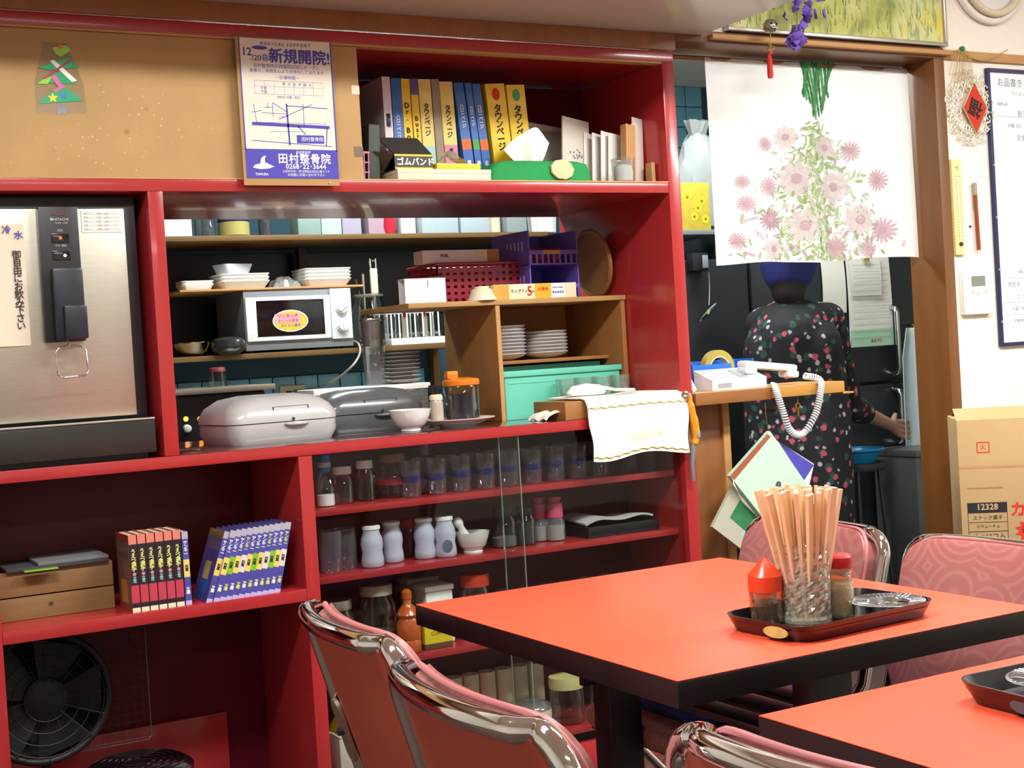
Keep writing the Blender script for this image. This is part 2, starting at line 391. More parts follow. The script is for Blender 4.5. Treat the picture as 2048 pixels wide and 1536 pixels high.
m.text('M E D I C A L  S U P P O R T', .0105, PT(.5, .035), bold=.02)
m.add([((u-.5)*PW+.003, -.0012, .017+PH*(1-v)) for u, v in [(.22+.085*math.cos(a), .065+.014*math.sin(a)) for a in [k*PI/8 for k in range(16)]]], [tuple(range(16))])
m.text('田村整骨院が西塩田近郊にオープン', .0105, PT(.5, .195)); m.text('皆様のご来院を心よりお待ちしております', .010, PT(.5, .23))
m.text('－診療時間－', .0105, PT(.5, .275))
for v in (.3, .34, .395): pline(m, .14, v, .88, v, .0006)
for k in range(8): pline(m, .14+k*.1057, .3, .14+k*.1057, .395, .0005)
m.text('月 火 水 木 金 土', .0085, PT(.6, .32), sp=1.3); m.text('午前', .008, PT(.24, .355)); m.text('午後', .008, PT(.24, .38))
m.text('休診日 日曜・祝日', .007, PT(.5, .415))
for a in ((.09, .61, .93, .625, .008), (.47, .46, .48, .76, .0042), (.47, .475, .92, .487, .002), (.08, .73, .95, .765, .0018), (.65, .46, .65, .62, .0014),
          (.32, .455, .47, .52, .0016), (.09, .53, .2, .515, .0013), (.12, .47, .14, .6, .0012), (.27, .46, .27, .5, .0012), (.32, .46, .32, .56, .0013), (.2, .53, .47, .535, .0012),
          (.38, .575, .75, .46, .0016), (.38, .56, .48, .55, .001), (.9, .63, .88, .76, .0026), (.58, .62, .66, .68, .0024), (.28, .665, .6, .66, .001), (.12, .6, .9, .6, .001), (.22, .49, .32, .49, .0012)):
    pline(m, *a)
prect(m, .56, .685, .86, .745)
part(sheet, 'violet_print', m, BLUEINK, smooth=0, kind='stuff')
m = MB(); m.text('田村整骨院', .026, PT(.63, .862, -.0017), bold=.02, sp=1.12); m.text('0268･22･3644', .0165, PT(.64, .915, -.0017), bold=.02, sp=1.05)
m.text('柔道整復師', .0075, PT(.62, .812, -.0017)); m.text('田村整骨院', .0115, PT(.73, .716, -.0017)); m.text('TAMURA', .008, PT(.16, .972, -.0017), bold=.02)
m.text('上田市中央・受付時間は左記の通りです', .0068, PT(.64, .95, -.0017)); m.text('お気軽にお問い合わせ下さい', .0075, PT(.64, .975, -.0017))
m.add([((u-.5)*PW+.003, -.0017, .017+PH*(1-v)) for u, v in ((.07, .925), (.09, .905), (.15, .895), (.16, .86), (.19, .84), (.215, .84), (.2, .86), (.2, .885), (.26, .905), (.3, .915), (.24, .93), (.15, .935))], [tuple(range(12))])
part(sheet, 'white_print', m, PAPER, smooth=0, kind='stuff')
part(po, 'pin', MB().lathe([(.002, 0), (.0025, .001), (.0015, .003)], 8), WHITE, loc=(.096, -.001, .007), rot=(PI/2, 0, 0))

# ================================================================== upper shelf, right: directories and small things
SH = 1.6058
PAGE = pm('page_edges', 'c8bda0', .9, var=.1, scale=60)
def book_parts(par, t, d, h, cover, bands=(), txts=(), inset=.003):
    m = MB().box(0, t, 0, .0015, 0, h).box(0, .0012, .0015, d, 0, h).box(t-.0012, t, .0015, d, 0, h)
    c = part(par, 'cover', m, cover)
    part(par, 'pages', MB().box(.0013, t-.0013, .0016, d-inset, inset, h-inset), PAGE)
    for z0, z1, mt in bands: part(c, 'spine_band', MB().box(.0002, t-.0002, -.0004, 0, z0*h, z1*h), mt)
    for body, z, size, mt in txts:
        part(c, 'spine_lettering', MB().text('\n'.join(body), size, TR((t/2, -.0008, z*h))@RX, ls=.82, bold=.03), mt, smooth=0)
YCOV = pm('yellow_cover', 'e3bd1e', .45, var=.06); YPALE = pm('pale_yellow_cover', 'dcc469', .5, var=.06)
BCOV = pm('blue_cover', '2d5fa8', .4, var=.08); WCOV = pm('white_cover', 'd6c9cc', .5, var=.05)
GREENI = pm('green_ink', '3f9a4a', .6); ORI = pm('orange_ink', 'e0622a', .6); PURI = pm('purple_ink', '5c4a9a', .6); PINKI = pm('pink_ink', 'c87a96', .6); CYI = pm('pale_cyan_ink', '9cc0bc', .6)
def shelf_book(px0, px1, ptop, lean, label, cover, bands=(), txts=(), Y=.15, d=.19):
    a = at(px0, ptop, Y=Y); b = at(px1, ptop, Y=Y); la = math.radians(lean)
    t = (b.x-a.x)*math.cos(la); h = (a.z-SH)/math.cos(la)
    o = thing('directory', label, 'book', (a.x+(a.z-SH)*math.tan(la), Y, SH), group='directories on the upper shelf')
    o.rotation_euler = (0, -la, 0); book_parts(o, t, d, h, cover, bands, txts)
shelf_book(763, 779, 153, .4, 'white and pink directory, leftmost on the upper shelf', WCOV, [(.0, .35, PINKI), (.35, .42, PAPER)], [('電話帳', .6, .014, INK)])
shelf_book(781, 800.5, 156, .4, 'blue telephone book next to the leftmost white one', BCOV, [(.0, .2, CYI)], [('ハローページ', .55, .013, PAPER)])
shelf_book(801.5, 818, 157, .4, 'narrow yellow dictionary with dark capitals on its spine', YCOV, (), [('Dr. Book', .55, .02, INK)])
shelf_book(820, 834, 157, .8, 'narrow yellow directory with a violet patch at the top', YCOV, [(.85, 1, PURI)], [('Business', .45, .018, INK)])
shelf_book(836, 860, 158, 1, 'pale yellow telephone directory left of the shelf gap', YPALE, [(.22, .38, CYI)], [('タウンページ', .62, .0175, INK)])
shelf_book(862, 877, 158, 1, 'grey-backed booklet between the two pale yellow directories', pm('grey_cover', '8f8270', .7))
shelf_book(878, 904, 163, 1.5, 'pale yellow telephone directory right of the shelf gap', YPALE, [(.22, .4, PINKI)], [('タウンページ', .62, .0175, INK), ('東信版', .31, .012, INK)])
shelf_book(907, 926, 166, 5, 'leftmost of three leaning blue telephone books, beside pale yellow directory', BCOV, [(.36, .46, ORI)], [('ハローページ', .68, .013, PAPER), ('個人名', .2, .012, PAPER)])
shelf_book(929, 942, 166, 5, 'middle of three leaning blue telephone books', BCOV, [(.36, .46, GREENI)], [('ハローページ', .68, .011, PAPER), ('個人名', .2, .011, PAPER)])
shelf_book(944, 960, 168, 5, 'rightmost of three leaning blue telephone books', BCOV, [(.36, .46, ORI)], [('ハローページ', .68, .013, PAPER), ('企業名', .2, .012, PAPER)])
shelf_book(970, 1008, 168, 4, 'thick yellow directory with a red oval on its spine', YCOV, [(.0, .1, REDINK)], [('タウンページ', .57, .0255, INK)])
shelf_book(1012, 1048, 170, 3.4, 'thick yellow directory with a green oval on its spine', YCOV, [(.0, .1, REDINK)], [('タウンページ', .57, .0255, INK)])
for k, mt in ((0, REDINK), (1, GREENI)):
    o = [x for x in COL.objects if x.get('label', '').endswith(('red oval on its spine', 'green oval on its spine'))][k]
    c = [x for x in KIDS(o) if x.name.startswith('cover')][0]; hh = max(v.co.z for v in c.data.vertices); tt = max(v.co.x for v in c.data.vertices)
    part(c, 'oval_mark', MB().add([(tt/2+.012*math.cos(q*PI/8), -.0008, hh*.9+.017*math.sin(q*PI/8)) for q in range(16)], [tuple(range(16))]), mt, smooth=0)
# left end behind the panel edge: magazine and dark folder
single('magazine', 'thin grey magazine leaning behind the edge of the tan panel', 'magazine', MB().box(0, .012, 0, .2, 0, .29, .001), pm('grey_print', '8f8f8a', .5), (1.487, .2, SH), (0, math.radians(3), 0))
single('file_box', 'dark green file box leaning beside the grey magazine', 'file box', MB().box(0, .03, 0, .11, 0, .15, .002).box(.03, .036, .01, .1, .0, .12), pm('dark_green_board', '3a4238', .6), (1.475, .07, SH), (0, math.radians(4), 0))
# pink little basket
pk = thing('pink_basket', 'small pink plastic basket beside the tan panel edge', 'basket', (1.425, .06, SH)); PKP = pm('pink_plastic', 'c77aa8', .4)
part(pk, 'rim', MB().tube([(0, 0, .075), (.05, 0, .075), (.05, .08, .075), (0, .08, .075)], .003, 6, True), PKP)
part(pk, 'base', MB().box(.002, .048, .002, .078, 0, .004), PKP)
for q in range(5): part(pk, 'slat', MB().tube([(.05*q/4, 0, .075), (.004+.042*q/4, 0, .002)], .0018, 6), PKP)
for q in range(2): part(pk, 'ring', MB().tube([(0, 0, .025+.025*q), (.05, 0, .025+.025*q), (.05, .08, .025+.025*q), (0, .08, .025+.025*q)], .0018, 6, True), PKP)
# white flat box, rubber band box, yellow box, clear pack
a = at(795, 337, Y=.03); b = at(982, 337, Y=.03)
wb = thing('flat_box', 'long flat cream box lying at the front of upper shelf', 'box', (a.x, .03, SH))
part(wb, 'tray', MB().box(.001, b.x-a.x-.001, .001, .10, 0, .02, .001), CREAM); part(wb, 'lid', MB().box(0, b.x-a.x, 0, .101, .0202, a.z-SH, .001), CREAM)
zt = a.z+.0002; a = at(790, 333, Y=.036); b = at(866, 333, Y=.036); W_ = b.x-a.x
rb = thing('rubber_band_box', 'black rubber band box with yellow trim and raised lid', 'box', (a.x, .036, zt))
fh = at(790, 308, Y=.036).z-zt
DK = pm('charcoal_card', '33332f', .5); bd = part(rb, 'body', MB().box(0, W_, 0, .07, 0, fh), DK)
part(bd, 'trim', MB().box(0, W_, -.0006, -.0001, 0, .004).box(0, W_, -.0006, -.0001, fh-.005, fh), YCOV)
part(bd, 'lettering', MB().text('ゴムバンド', .0215, TR((W_/2+.004, -.0012, fh*.46))@RX, bold=.04), PAPER, smooth=0)
ld = part(rb, 'lid', MB().add([(0, 0, fh), (W_, 0, fh), (W_-.012, .06, fh+.052), (-.018, .06, fh+.052), (0, .003, fh-.002), (W_, .003, fh-.002), (W_-.012, .063, fh+.05), (-.018, .063, fh+.05)],
     [(0, 1, 2, 3), (7, 6, 5, 4), (0, 4, 5, 1), (1, 5, 6, 2), (2, 6, 7, 3), (3, 7, 4, 0)]), DK)
part(rb, 'side_flap', MB().add([(0, .001, 0), (0, .07, 0), (-.05, .07, fh*.9), (-.045, .03, fh*1.3), (0, .002, fh)], [(0, 1, 2, 3, 4)]), pm('olive_card', '5a5c48', .6), smooth=0)
a = at(874, 333, Y=.034); b = at(961, 333, Y=.034)
single('small_yellow_box', 'small flat yellow box on the cream box', 'box', MB().box(0, b.x-a.x, 0, .05, 0, .0155, .001), YCOV, (a.x, .034, zt))
b2 = at(905, 318, Y=.05); pl = MB()
pl.grid(lambda u, v: (.075*(u-.5), .03*(v-.5), .0+.028*math.sin(PI*min(1, u*1.1))*(.5+.5*math.sin(PI*v))+.006*math.sin(9*u+5*v)), 8, 6, .001)
single('plastic_packet', 'crumpled clear plastic packet on the small yellow box', 'packet', pl, glassm('crinkled_film', 'e4e4e0', .3, .12, .25), (b2.x, .062, zt+.0225), smooth=20)
# tissue box in green cover
a = at(985, 357, Y=.02); b = at(1190, 357, Y=.02); W_ = b.x-a.x
tb = thing('tissue_box', 'green felt covered tissue box with a white tissue pulled out', 'tissue box', (a.x, .025, SH)); GF = pm('green_felt', '1f8a48', .9, var=.15, bump=.3)
m = MB(); shell_rr(m, [(0, W_, 0, .115, .018, 0), (.003, W_-.003, .002, .113, .02, .03), (.02, W_-.008, .008, .107, .02, .05), (.05, W_-.03, .02, .095, .02, .058)])
part(tb, 'cover', m, GF, smooth=60)
part(tb, 'applique', MB().m(TR((W_*.68, -.003, .032))@RXa(PI/2-.15)).lathe([(.038, 0), (.036, .004), (.02, .006)], 9, sx=1, sy=.78), pm('beige_felt', 'c6bd92', .9, bump=.3), 'pale beige flower patch')
m = MB(); m.grid(lambda u, v: (W_*.48+.15*(u-.5)*(.42+.58*v**.7)-.004*v, .05+.018*math.sin(2.4*PI*u)*(1-.4*v)+.008*v, .05+(.118-.13*abs(u-.66)**1.3-.02*u)*v), 16, 8, .0008)
part(tb, 'tissue', m, PAPER, smooth=60)
# leaning papers
def sheet_stack(name, label, px0, py0, px1, wd, th, lean, mt, Y, ht, cat='papers'):
    a = at(px0, py0, Y=Y); return a
def card(name, label, cat, x, y, wd, h, th, rx, rz, mt, lean=0):
    o = thing(name, label, cat, (x, y, SH)); o.rotation_euler = (rx, lean, rz); return part(o, 'sheet', MB().box(0, wd, 0, th, 0, h, .0005), mt), o
OFFW = pm('off_white_envelope', 'cfc9bd', .8); GREYP = pm('grey_envelope', '9c978e', .8)
s1, o1 = card('envelope', 'large grey envelope leaning behind the white envelopes', 'envelope', 2.005, .24, .17, .205, .004, 0, math.radians(6), GREYP, math.radians(6))
s2, o2 = card('envelope', 'large off-white envelope with grey plant print', 'envelope', 2.105, .15, .115, .205, .005, 0, math.radians(18), OFFW, math.radians(5))
m = MB()
for q in range(26):
    aa = random.random()*2*PI; rr = .02*random.random()**.5; cx = .055+rr*math.cos(aa)*1.6; cz = .085+rr*math.sin(aa)*2.2
    m.m(TR((cx, -.0004, cz))@RX@RZ(random.random()*6)).add([(0, 0, 0), (.004, .003, 0), (.011, 0, 0), (.004, -.003, 0)], [(0, 1, 2, 3)])
part(s2, 'plant_print', m, pm('grey_ink', '6a6e78', .8), smooth=0)
for k, (x, y, h, wd) in enumerate(((2.222, .17, .165, .05), (2.236, .15, .16, .045), (2.252, .13, .162, .04), (2.27, .12, .155, .05))):
    card('letter', f'white letter, {ORD[k]} from the left in the packed row by the plastic cup', 'letter', x-.03, y, wd, h, .003, 0, math.radians(28-4*k), PAPER, math.radians(5))
card('cardboard_sheet', 'tall white card at the right end of upper shelf', 'card', 2.303, .085, .052, .195, .003, 0, math.radians(22), pm('white_card', 'cfcac2', .8), math.radians(3))
single('packing_strip', 'small brown card standing against the red upright', 'card', MB().box(0, .012, 0, .03, 0, .06, .001), CARD, (2.342, .05, SH))
wdn = thing('wooden_slat_bundle', 'bundle of pale wooden slats standing behind the plastic cup', 'wooden slats', (2.268, .07, SH))
for q in range(4): part(wdn, 'slat', MB().box(.008*q, .008*q+.0072, 0, .03, 0, .172-.003*(q % 2), .0005), WOODL)
wdn.rotation_euler = (0, math.radians(3), 0)
cp = thing('plastic_cup', 'clear plastic cup of cotton at the end of upper shelf', 'cup', (2.232, .032, SH))
part(cp, 'cup', MB().lathe([(.030, 0), (.0325, .06), (.034, .062), (.0345, .066)], 20, cap1=False), CLEAR)
part(cp, 'filling', MB().lathe([(.001, .002), (.027, .003), (.029, .03), (.024, .045), (.01, .05), (.001, .05)], 14), pm('cotton', 'dcdcd8', .9, bump=.5), smooth=60)

# ================================================================== water dispenser in the left bay
CZ = .9592
wd = thing('water_dispenser', 'steel chilled-water dispenser with black control column in the red bay', 'water dispenser', (.57, .05, CZ))
ZB = -CZ
part(wd, 'housing', MB().box(-.3, .3, .004, .45, .09, 1.568-CZ, .004), BLACK)
part(wd, 'front_panel', MB().box(-.27, .272, -.006, .003, 1.06-CZ, 1.538-CZ, .002), STEEL)
cc = part(wd, 'control_column', MB().box(.075, .162, -.03, -.0065, 1.236-CZ, 1.54-CZ, .003), BLACK)
part(cc, 'spout_cover', MB().box(.092, .158, -.062, -.031, 1.24-CZ, 1.40-CZ, .006).box(.108, .158, -.08, -.0625, 1.24-CZ, 1.315-CZ, .005), pm('navy_plastic', '1c1e2c', .35))
part(cc, 'lettering', MB().text('COLD', .0125, TR((.1195, -.0315, 1.525-CZ))@RX, sp=1.1), pm('dim_red_ink', '8a3a34', .7), smooth=0)
part(cc, 'lettering', MB().text('◉HITACHI', .0085, TR((.1195, -.0315, 1.511-CZ))@RX, bold=.02).text('RWC-104F', .006, TR((.1245, -.0315, 1.503-CZ))@RX).text('電源', .006, TR((.1195, -.0315, 1.486-CZ))@RX).text('冷水 運転', .006, TR((.1195, -.0315, 1.452-CZ))@RX), pm('grey_lettering', 'a8a8ac', .6), smooth=0, kind='stuff')
sw1 = part(cc, 'switch', MB().box(.1, .139, -.0325, -.0301, 1.459-CZ, 1.479-CZ, .001), BLACKG)
part(sw1, 'pilot_lamp', MB().lathe([(.0035, 0), (.003, .001)], 10, (0, 0, 0)), pm('pilot_red', 'e04a20', .4, emit=('ff5020', 1.2)), loc=(.1195, -.0326, 1.469-CZ), rot=(PI/2, 0, 0))
sw2 = part(cc, 'switch', MB().box(.1, .139, -.0325, -.0301, 1.42-CZ, 1.44-CZ, .001), BLACKG)
part(sw2, 'pilot_lamp', MB().lathe([(.0035, 0), (.003, .001)], 10), pm('pilot_yellow', 'e8e0a0', .4, emit=('fff0b0', 1.2)), loc=(.127, -.0326, 1.43-CZ), rot=(PI/2, 0, 0))
lz = 1.232-CZ
part(wd, 'lever_loop', MB().tube([(.118, -.045, lz+.006), (.118, -.047, lz-.006), (.096, -.05, lz-.01), (.088, -.052, lz-.02), (.09, -.056, lz-.07), (.098, -.057, lz-.077), (.15, -.057, lz-.074), (.156, -.056, lz-.066), (.155, -.052, lz-.018), (.147, -.05, lz-.009), (.124, -.047, lz-.006)], .0022, 8), CHROME, smooth=60)
part(wd, 'drip_tray', MB().box(-.3, .302, -.045, .0035, .012, .088, .003), pm('dark_tray_steel', '3b3a38', .3, .6, var=.25, scale=8))
part(wd, 'tray_lip', MB().box(-.3, .302, -.047, -.02, .0885, .093, .001), STEEL)
part(wd, 'foot_plate', MB().box(-.29, .29, -.01, .4, 0, .0115), BLACK)
# hand-written sign and label
sg = part(wd, 'paper_sign', MB().grid(lambda u, v: (-.12+.165*u, -.0075-.003*math.sin(PI*u)*(1-v)-.003*v*(1-v), 1.232-CZ+.272*v), 6, 6, .0005), pm('old_paper', 'd9cfb8', .85, var=.06))
m = MB().text('\n'.join('御自由にお飲み下さい'), .0205, TR((.026, -.0115, 1.355-CZ))@RX, ls=.86, bold=.012)
part(sg, 'brush_writing', m, INK, smooth=0); m = MB().text('水', .02, TR((.033, -.0108, 1.478-CZ))@RX, bold=.02).text('冷', .02, TR((.008, -.0108, 1.49-CZ))@RX, bold=.02)
part(sg, 'blue_writing', m, BLUEINK, smooth=0)
lb = part(wd, 'notice_label', MB().box(.174, .266, -.0075, -.0065, 1.484-CZ, 1.534-CZ), PAPER)
m = MB()
for q in range(5): m.text('使用上のご注意をお読みください', .0055, TR((.22, -.008, 1.526-CZ-.009*q))@RX)
part(lb, 'fine_print', m, pm('grey_print_ink', '8a8a88', .8), smooth=0, kind='stuff')

# ================================================================== on the pass-through counter
GREYA = pm('pale_grey_plastic', 'b2b4b2', .28, var=.04, coat=.3); GREYD = pm('mid_grey_plastic', '55585a', .25, var=.08, coat=.4)
def griddle(name, label, x, y, rz, w_, d_, h_, mt, base):
    t = thing(name, label, 'appliance', (x, y, CZ), rz)
    b = MB(); shell_rr(b, [(-w_*.46, w_*.46, -d_*.44, d_*.44, .03, 0), (-w_*.5, w_*.5, -d_*.5, d_*.5, .04, h_*.2), (-w_*.5, w_*.5, -d_*.5, d_*.5, .04, h_*.42)], 5)
    part(t, 'base', b, base, smooth=50)
    b = MB(); shell_rr(b, [(-w_*.51, w_*.51, -d_*.51, d_*.51, .045, h_*.44), (-w_*.51, w_*.51, -d_*.51, d_*.51, .045, h_*.56), (-w_*.47, w_*.47, -d_*.47, d_*.47, .05, h_*.76), (-w_*.38, w_*.38, -d_*.38, d_*.38, .055, h_*.93), (-w_*.22, w_*.22, -d_*.22, d_*.22, .03, h_)], 5)
    lid = part(t, 'lid', b, mt, smooth=60)
    part(lid, 'seam', MB().box(-w_*.12, w_*.2, -d_*.475, -d_*.46, h_*.74, h_*.75).box(-w_*.12, -w_*.115, -d_*.49, -d_*.46, h_*.67, h_*.75).box(w_*.2, w_*.205, -d_*.49, -d_*.46, h_*.67, h_*.75), DSTEEL)
    part(t, 'handle', MB().m(TR((w_*.08, -d_*.51, h_*.38))).lathe([(.001, -.006), (.03, -.004), (.034, 0), (.03, .004), (.001, .006)], 16, sx=1, sy=.4), mt, smooth=60)
    part(t, 'latch', MB().lathe([(.004, 0), (.004, .005), (.002, .007)], 10), DSTEEL, loc=(w_*.05, -d_*.5, h_*.48), rot=(PI/2, 0, 0))
    part(t, 'hinge', MB().box(w_*.47, w_*.54, -.03, .03, h_*.36, h_*.56, .004), base)
    return t
griddle('sandwich_grill', 'pale grey sandwich grill with domed lid on the red counter', 1.235, .27, .08, .3, .25, .122, GREYA, GREYA)
griddle('hot_plate', 'dark grey hot plate with domed lid beside the sandwich grill', 1.548, .365, .02, .30, .18, .118, GREYD, GREYD)
st = thing('storage_box', 'translucent grey storage box with white lid behind the hot plate', 'box', (1.44, .455, CZ))
part(st, 'body', MB().box(.005, .355, .003, .128, 0, .104, .004), glassm('grey_tub', '9fa3a3', .2, .1, .3)); part(st, 'lid', MB().box(0, .362, 0, .132, .1045, .121, .003), WHITE)
lidz = CZ+.1212
GPL = pm('grey_stoneware', 'a3a19c', .35, var=.06)
pl_me = MB().lathe([(.03, 0), (.05, .006), (.0585, .0105), (.059, .0125), (.05, .0085), (.001, .0045)], 24).mesh('plate', GPL)
for k in range(8):
    lab = 'bottom' if k == 0 else 'top' if k == 7 else ORD[k]+' from the bottom'
    single('grey_plate', f'small grey plate, {lab} of the stack on the storage box', 'plate', pl_me, None, (1.742+.002*math.sin(k*2), .524, lidz+.0113*k), group='grey plates stacked on the storage box')
tg = thing('tall_canister', 'tall clear canister with metal strainer cup on the storage box', 'canister', (1.655, .515, lidz))
part(tg, 'canister', MB().lathe([(.03, 0), (.03, .01), (.033, .11), (.035, .112)], 20, cap1=False), CLEAR, smooth=50)
cup = part(tg, 'strainer_cup', MB().lathe([(.024, .09), (.028, .1), (.034, .185), (.037, .187), (.037, .19), (.033, .19), (.029, .105)], 20), pm('metal_mesh', '8d9696', .3, .8, var=.2, scale=60), smooth=50)
part(cup, 'cup_rim', MB().tube([(.0365*math.cos(k*PI/12), .0365*math.sin(k*PI/12), .19) for k in range(24)], .0022, 6, True), CHROME)
bo = thing('rice_bowl', 'small white footed rice bowl on the counter by the sauce jar', 'bowl', (1.588, .15, CZ))
part(bo, 'bowl', MB().lathe([(.026, .008), (.04, .018), (.051, .04), (.056, .058), (.054, .058), (.047, .038), (.034, .02), (.001, .014)], 28, cap0=True), CERAM, smooth=60)
part(bo, 'foot', MB().lathe([(.025, 0), (.027, .002), (.026, .009)], 24), CERAM)
pt = thing('oval_plate', 'white plate with pink rim under the sauce jar', 'plate', (1.74, .17, CZ))
part(pt, 'plate', MB().lathe([(.05, 0), (.052, .004), (.09, .018), (.1, .0215), (.1, .0235), (.085, .019), (.052, .0085), (.001, .008)], 32), CERAM, smooth=60)
part(pt, 'rim_line', MB().tube([(.0995*math.cos(k*PI/18), .0995*math.sin(k*PI/18), .0225) for k in range(36)], .0018, 6, True), pm('pink_glaze', 'c79a9a', .3))
pz = CZ+.0088
sj = thing('sauce_jar', 'glass sauce jar of dark liquid with orange lid on the pink-rimmed plate', 'jar', (1.758, .177, pz))
part(sj, 'liquid', MB().lathe([(.001, .003), (.044, .003), (.046, .01), (.046, .078), (.001, .078)], 24), pm('dark_sauce', '1d1a2c', .25))
part(sj, 'glass', MB().lathe([(.046, 0), (.0485, .004), (.0485, .098), (.046, .104)], 24, cap1=False), GLASS)
lid = part(sj, 'lid', MB().lathe([(.05, .103), (.051, .106), (.051, .116), (.047, .12), (.02, .124), (.001, .124)], 24), pm('orange_plastic', 'd97b1e', .35))
part(lid, 'knob', MB().m(TR((-.025, 0, .121))).box(-.02, .014, -.012, .012, 0, .022, .006), pm('orange_plastic', 'd97b1e'))
sk = thing('pepper_shaker', 'small clear shaker with grey cap left of the sauce jar', 'shaker', (1.678, .172, pz))
part(sk, 'bottle', MB().lathe([(.017, 0), (.019, .003), (.019, .06), (.016, .068)], 16), pm('pepper_glass', 'a79f8c', .2, coat=.5))
part(sk, 'cap', MB().lathe([(.018, .0682), (.018, .078), (.014, .083)], 16), CREAM)
part(sk, 'pourer', MB().lathe([(.012, .0832), (.016, .09), (.019, .105), (.019, .108), (.001, .108)], 14), BLACK)

# ---- wooden box cabinet on the counter
BX0, BX1, BY0, BY1, BZ1 = 1.918, 2.358, .25, .575, 1.302
cb = thing('wooden_box_shelf', 'open wooden box shelf standing on the red counter', 'shelf', (BX0, BY0, CZ))
W_, D_, H_ = BX1-BX0, BY1-BY0, BZ1-CZ
part(cb, 'side_panel', MB().box(0, .014, 0, D_, 0, H_-.0145, .001), PLY); part(cb, 'side_panel', MB().box(W_-.014, W_, 0, D_, 0, H_-.0145, .001), PLY)
part(cb, 'top_panel', MB().box(-.27, W_+.0015, -.005, D_, H_-.014, H_, .001), pm('top_ply', 'a8834e', .5, var=.15, scale=6))
part(cb, 'back_panel', MB().box(.0145, W_-.0145, D_-.008, D_, .0, H_-.015), PLY)
part(cb, 'inner_shelf', MB().box(.0145, W_-.0145, .08, D_-.0085, .158, .168, .001), PLY)
part(cb, 'front_edge', MB().box(.0005, .0135, -.003, -.0002, 0, H_-.016), WOODL)
iz = CZ+.1685
# plates inside
CPL = pm('white_plate_glaze', 'd6d6d4', .18, coat=.4, var=.04)
bp_me = MB().lathe([(.03, 0), (.038, .004), (.062, .012), (.07, .019), (.07, .021), (.06, .015), (.036, .0075), (.001, .006)], 26).mesh('plate', CPL)
for k in range(9):
    lab = 'bottom' if k == 0 else 'top' if k == 8 else ORD[k]+' from the bottom'
    single('white_plate', f'white plate, {lab} of the taller stack in the wooden box', 'plate', bp_me, None, (2.025, .41, iz+.0102*k), group='plates stacked in the wooden box')
for k in range(7):
    lab = 'bottom' if k == 0 else 'top' if k == 6 else ORD[k]+' from the bottom'
    single('white_plate', f'white plate, {lab} of the lower stack in the wooden box', 'plate', bp_me, None, (2.181, .43, iz+.0102*k), group='plates stacked in the wooden box')
# turquoise tubs
TEAL = pm('turquoise_plastic', '66c4aa', .4, var=.04)
def tub(label, x0, y0, z0, l, d, h, t=.004, rz=0):
    o = thing('turquoise_tub', label, 'container', (x0, y0, z0), rz, group='turquoise tubs under the wooden box shelf'); m = MB()
    m.box(0, l, 0, d, 0, t).box(0, l, 0, t, t, h).box(0, l, d-t, d, t, h).box(0, t, t, d-t, t, h).box(l-t, l, t, d-t, t, h)
    part(o, 'tub', m, TEAL); part(o, 'rim', MB().box(-.006, l+.006, -.006, t, h-.016, h, .002).box(-.006, l+.006, d-t, d+.006, h-.016, h, .002).box(-.006, t, t, d-t, h-.016, h, .002).box(l-t, l+.006, t, d-t, h-.016, h, .002), TEAL)
    part(o, 'rib', MB().box(.01, l-.01, -.0015, 0, h-.036, h-.032), TEAL); return o
tub('deep turquoise plastic tub in front, below the white plates', 1.944, .267, CZ+.0002, .392, .075, .138)
tub('shallow turquoise plastic tub standing behind the deep one', 1.944, .365, CZ+.0002, .38, .15, .152)

# ---- on top of the wooden box
TZ = BZ1+.0004
RBK = pm('dark_red_plastic', '8c1c30', .35, var=.08)
def basket(name, label, x, y, z, l, d, h, mt, nx, nz, t=.003, rz=0, group=None, lean=0):
    o = thing(name, label, 'basket', (x, y, z), rz, group=group)
    part(o, 'base', MB().box(0, l, 0, d, 0, t), mt); part(o, 'rim', MB().tube([(-.002, -.002, h), (l+.002, -.002, h), (l+.002, d+.002, h), (-.002, d+.002, h)], .005, 6, True), mt)
    for nm, f in (('front_lattice', 0), ('back_lattice', 1)):
        m = MB()
        for k in range(nx+1): m.box(l*k/nx-(.0062 if k else 0), l*k/nx+(.0062 if k < nx else 0), f*(d-t), f*(d-t)+t, t, h)
        for k in range(nz+1): m.box(0, l, f*(d-t)+.0003, f*(d-t)+t-.0003, h*k/nz-.0055 if k else t, h*k/nz+.0055 if k < nz else h)
        part(o, nm, m, mt)
    for nm, f in (('side_lattice', 0), ('side_lattice', 1)):
        m = MB()
        for k in range(6): m.box(f*(l-t), f*(l-t)+t, d*k/5-(.005 if k else 0), d*k/5+(.005 if k < 5 else 0), t, h)
        for k in range(nz+1): m.box(f*(l-t)+.0003, f*(l-t)+t-.0003, 0, d, h*k/nz-.004 if k else t, h*k/nz+.004 if k < nz else h)
        part(o, nm, m, mt)
    return o
basket('red_basket', 'dark red plastic lattice basket on the wooden box shelf', 1.80, .365, TZ, .275, .19, .112, RBK, 12, 6)
for k in range(5):
    single('seasoning_packet', f'red packet inside the red lattice basket, {ORD[k]} from its left end', 'packet', MB().grid(lambda u, v: (.045*(u-.5), .012*math.sin(PI*u)*math.sin(PI*v), .075*v), 4, 4, .002), pm('red_packet', 'a03038', .4, var=.3, scale=30), (1.835+.05*k, .42+.02*(k % 2), TZ+.004), group='packets in the red basket')
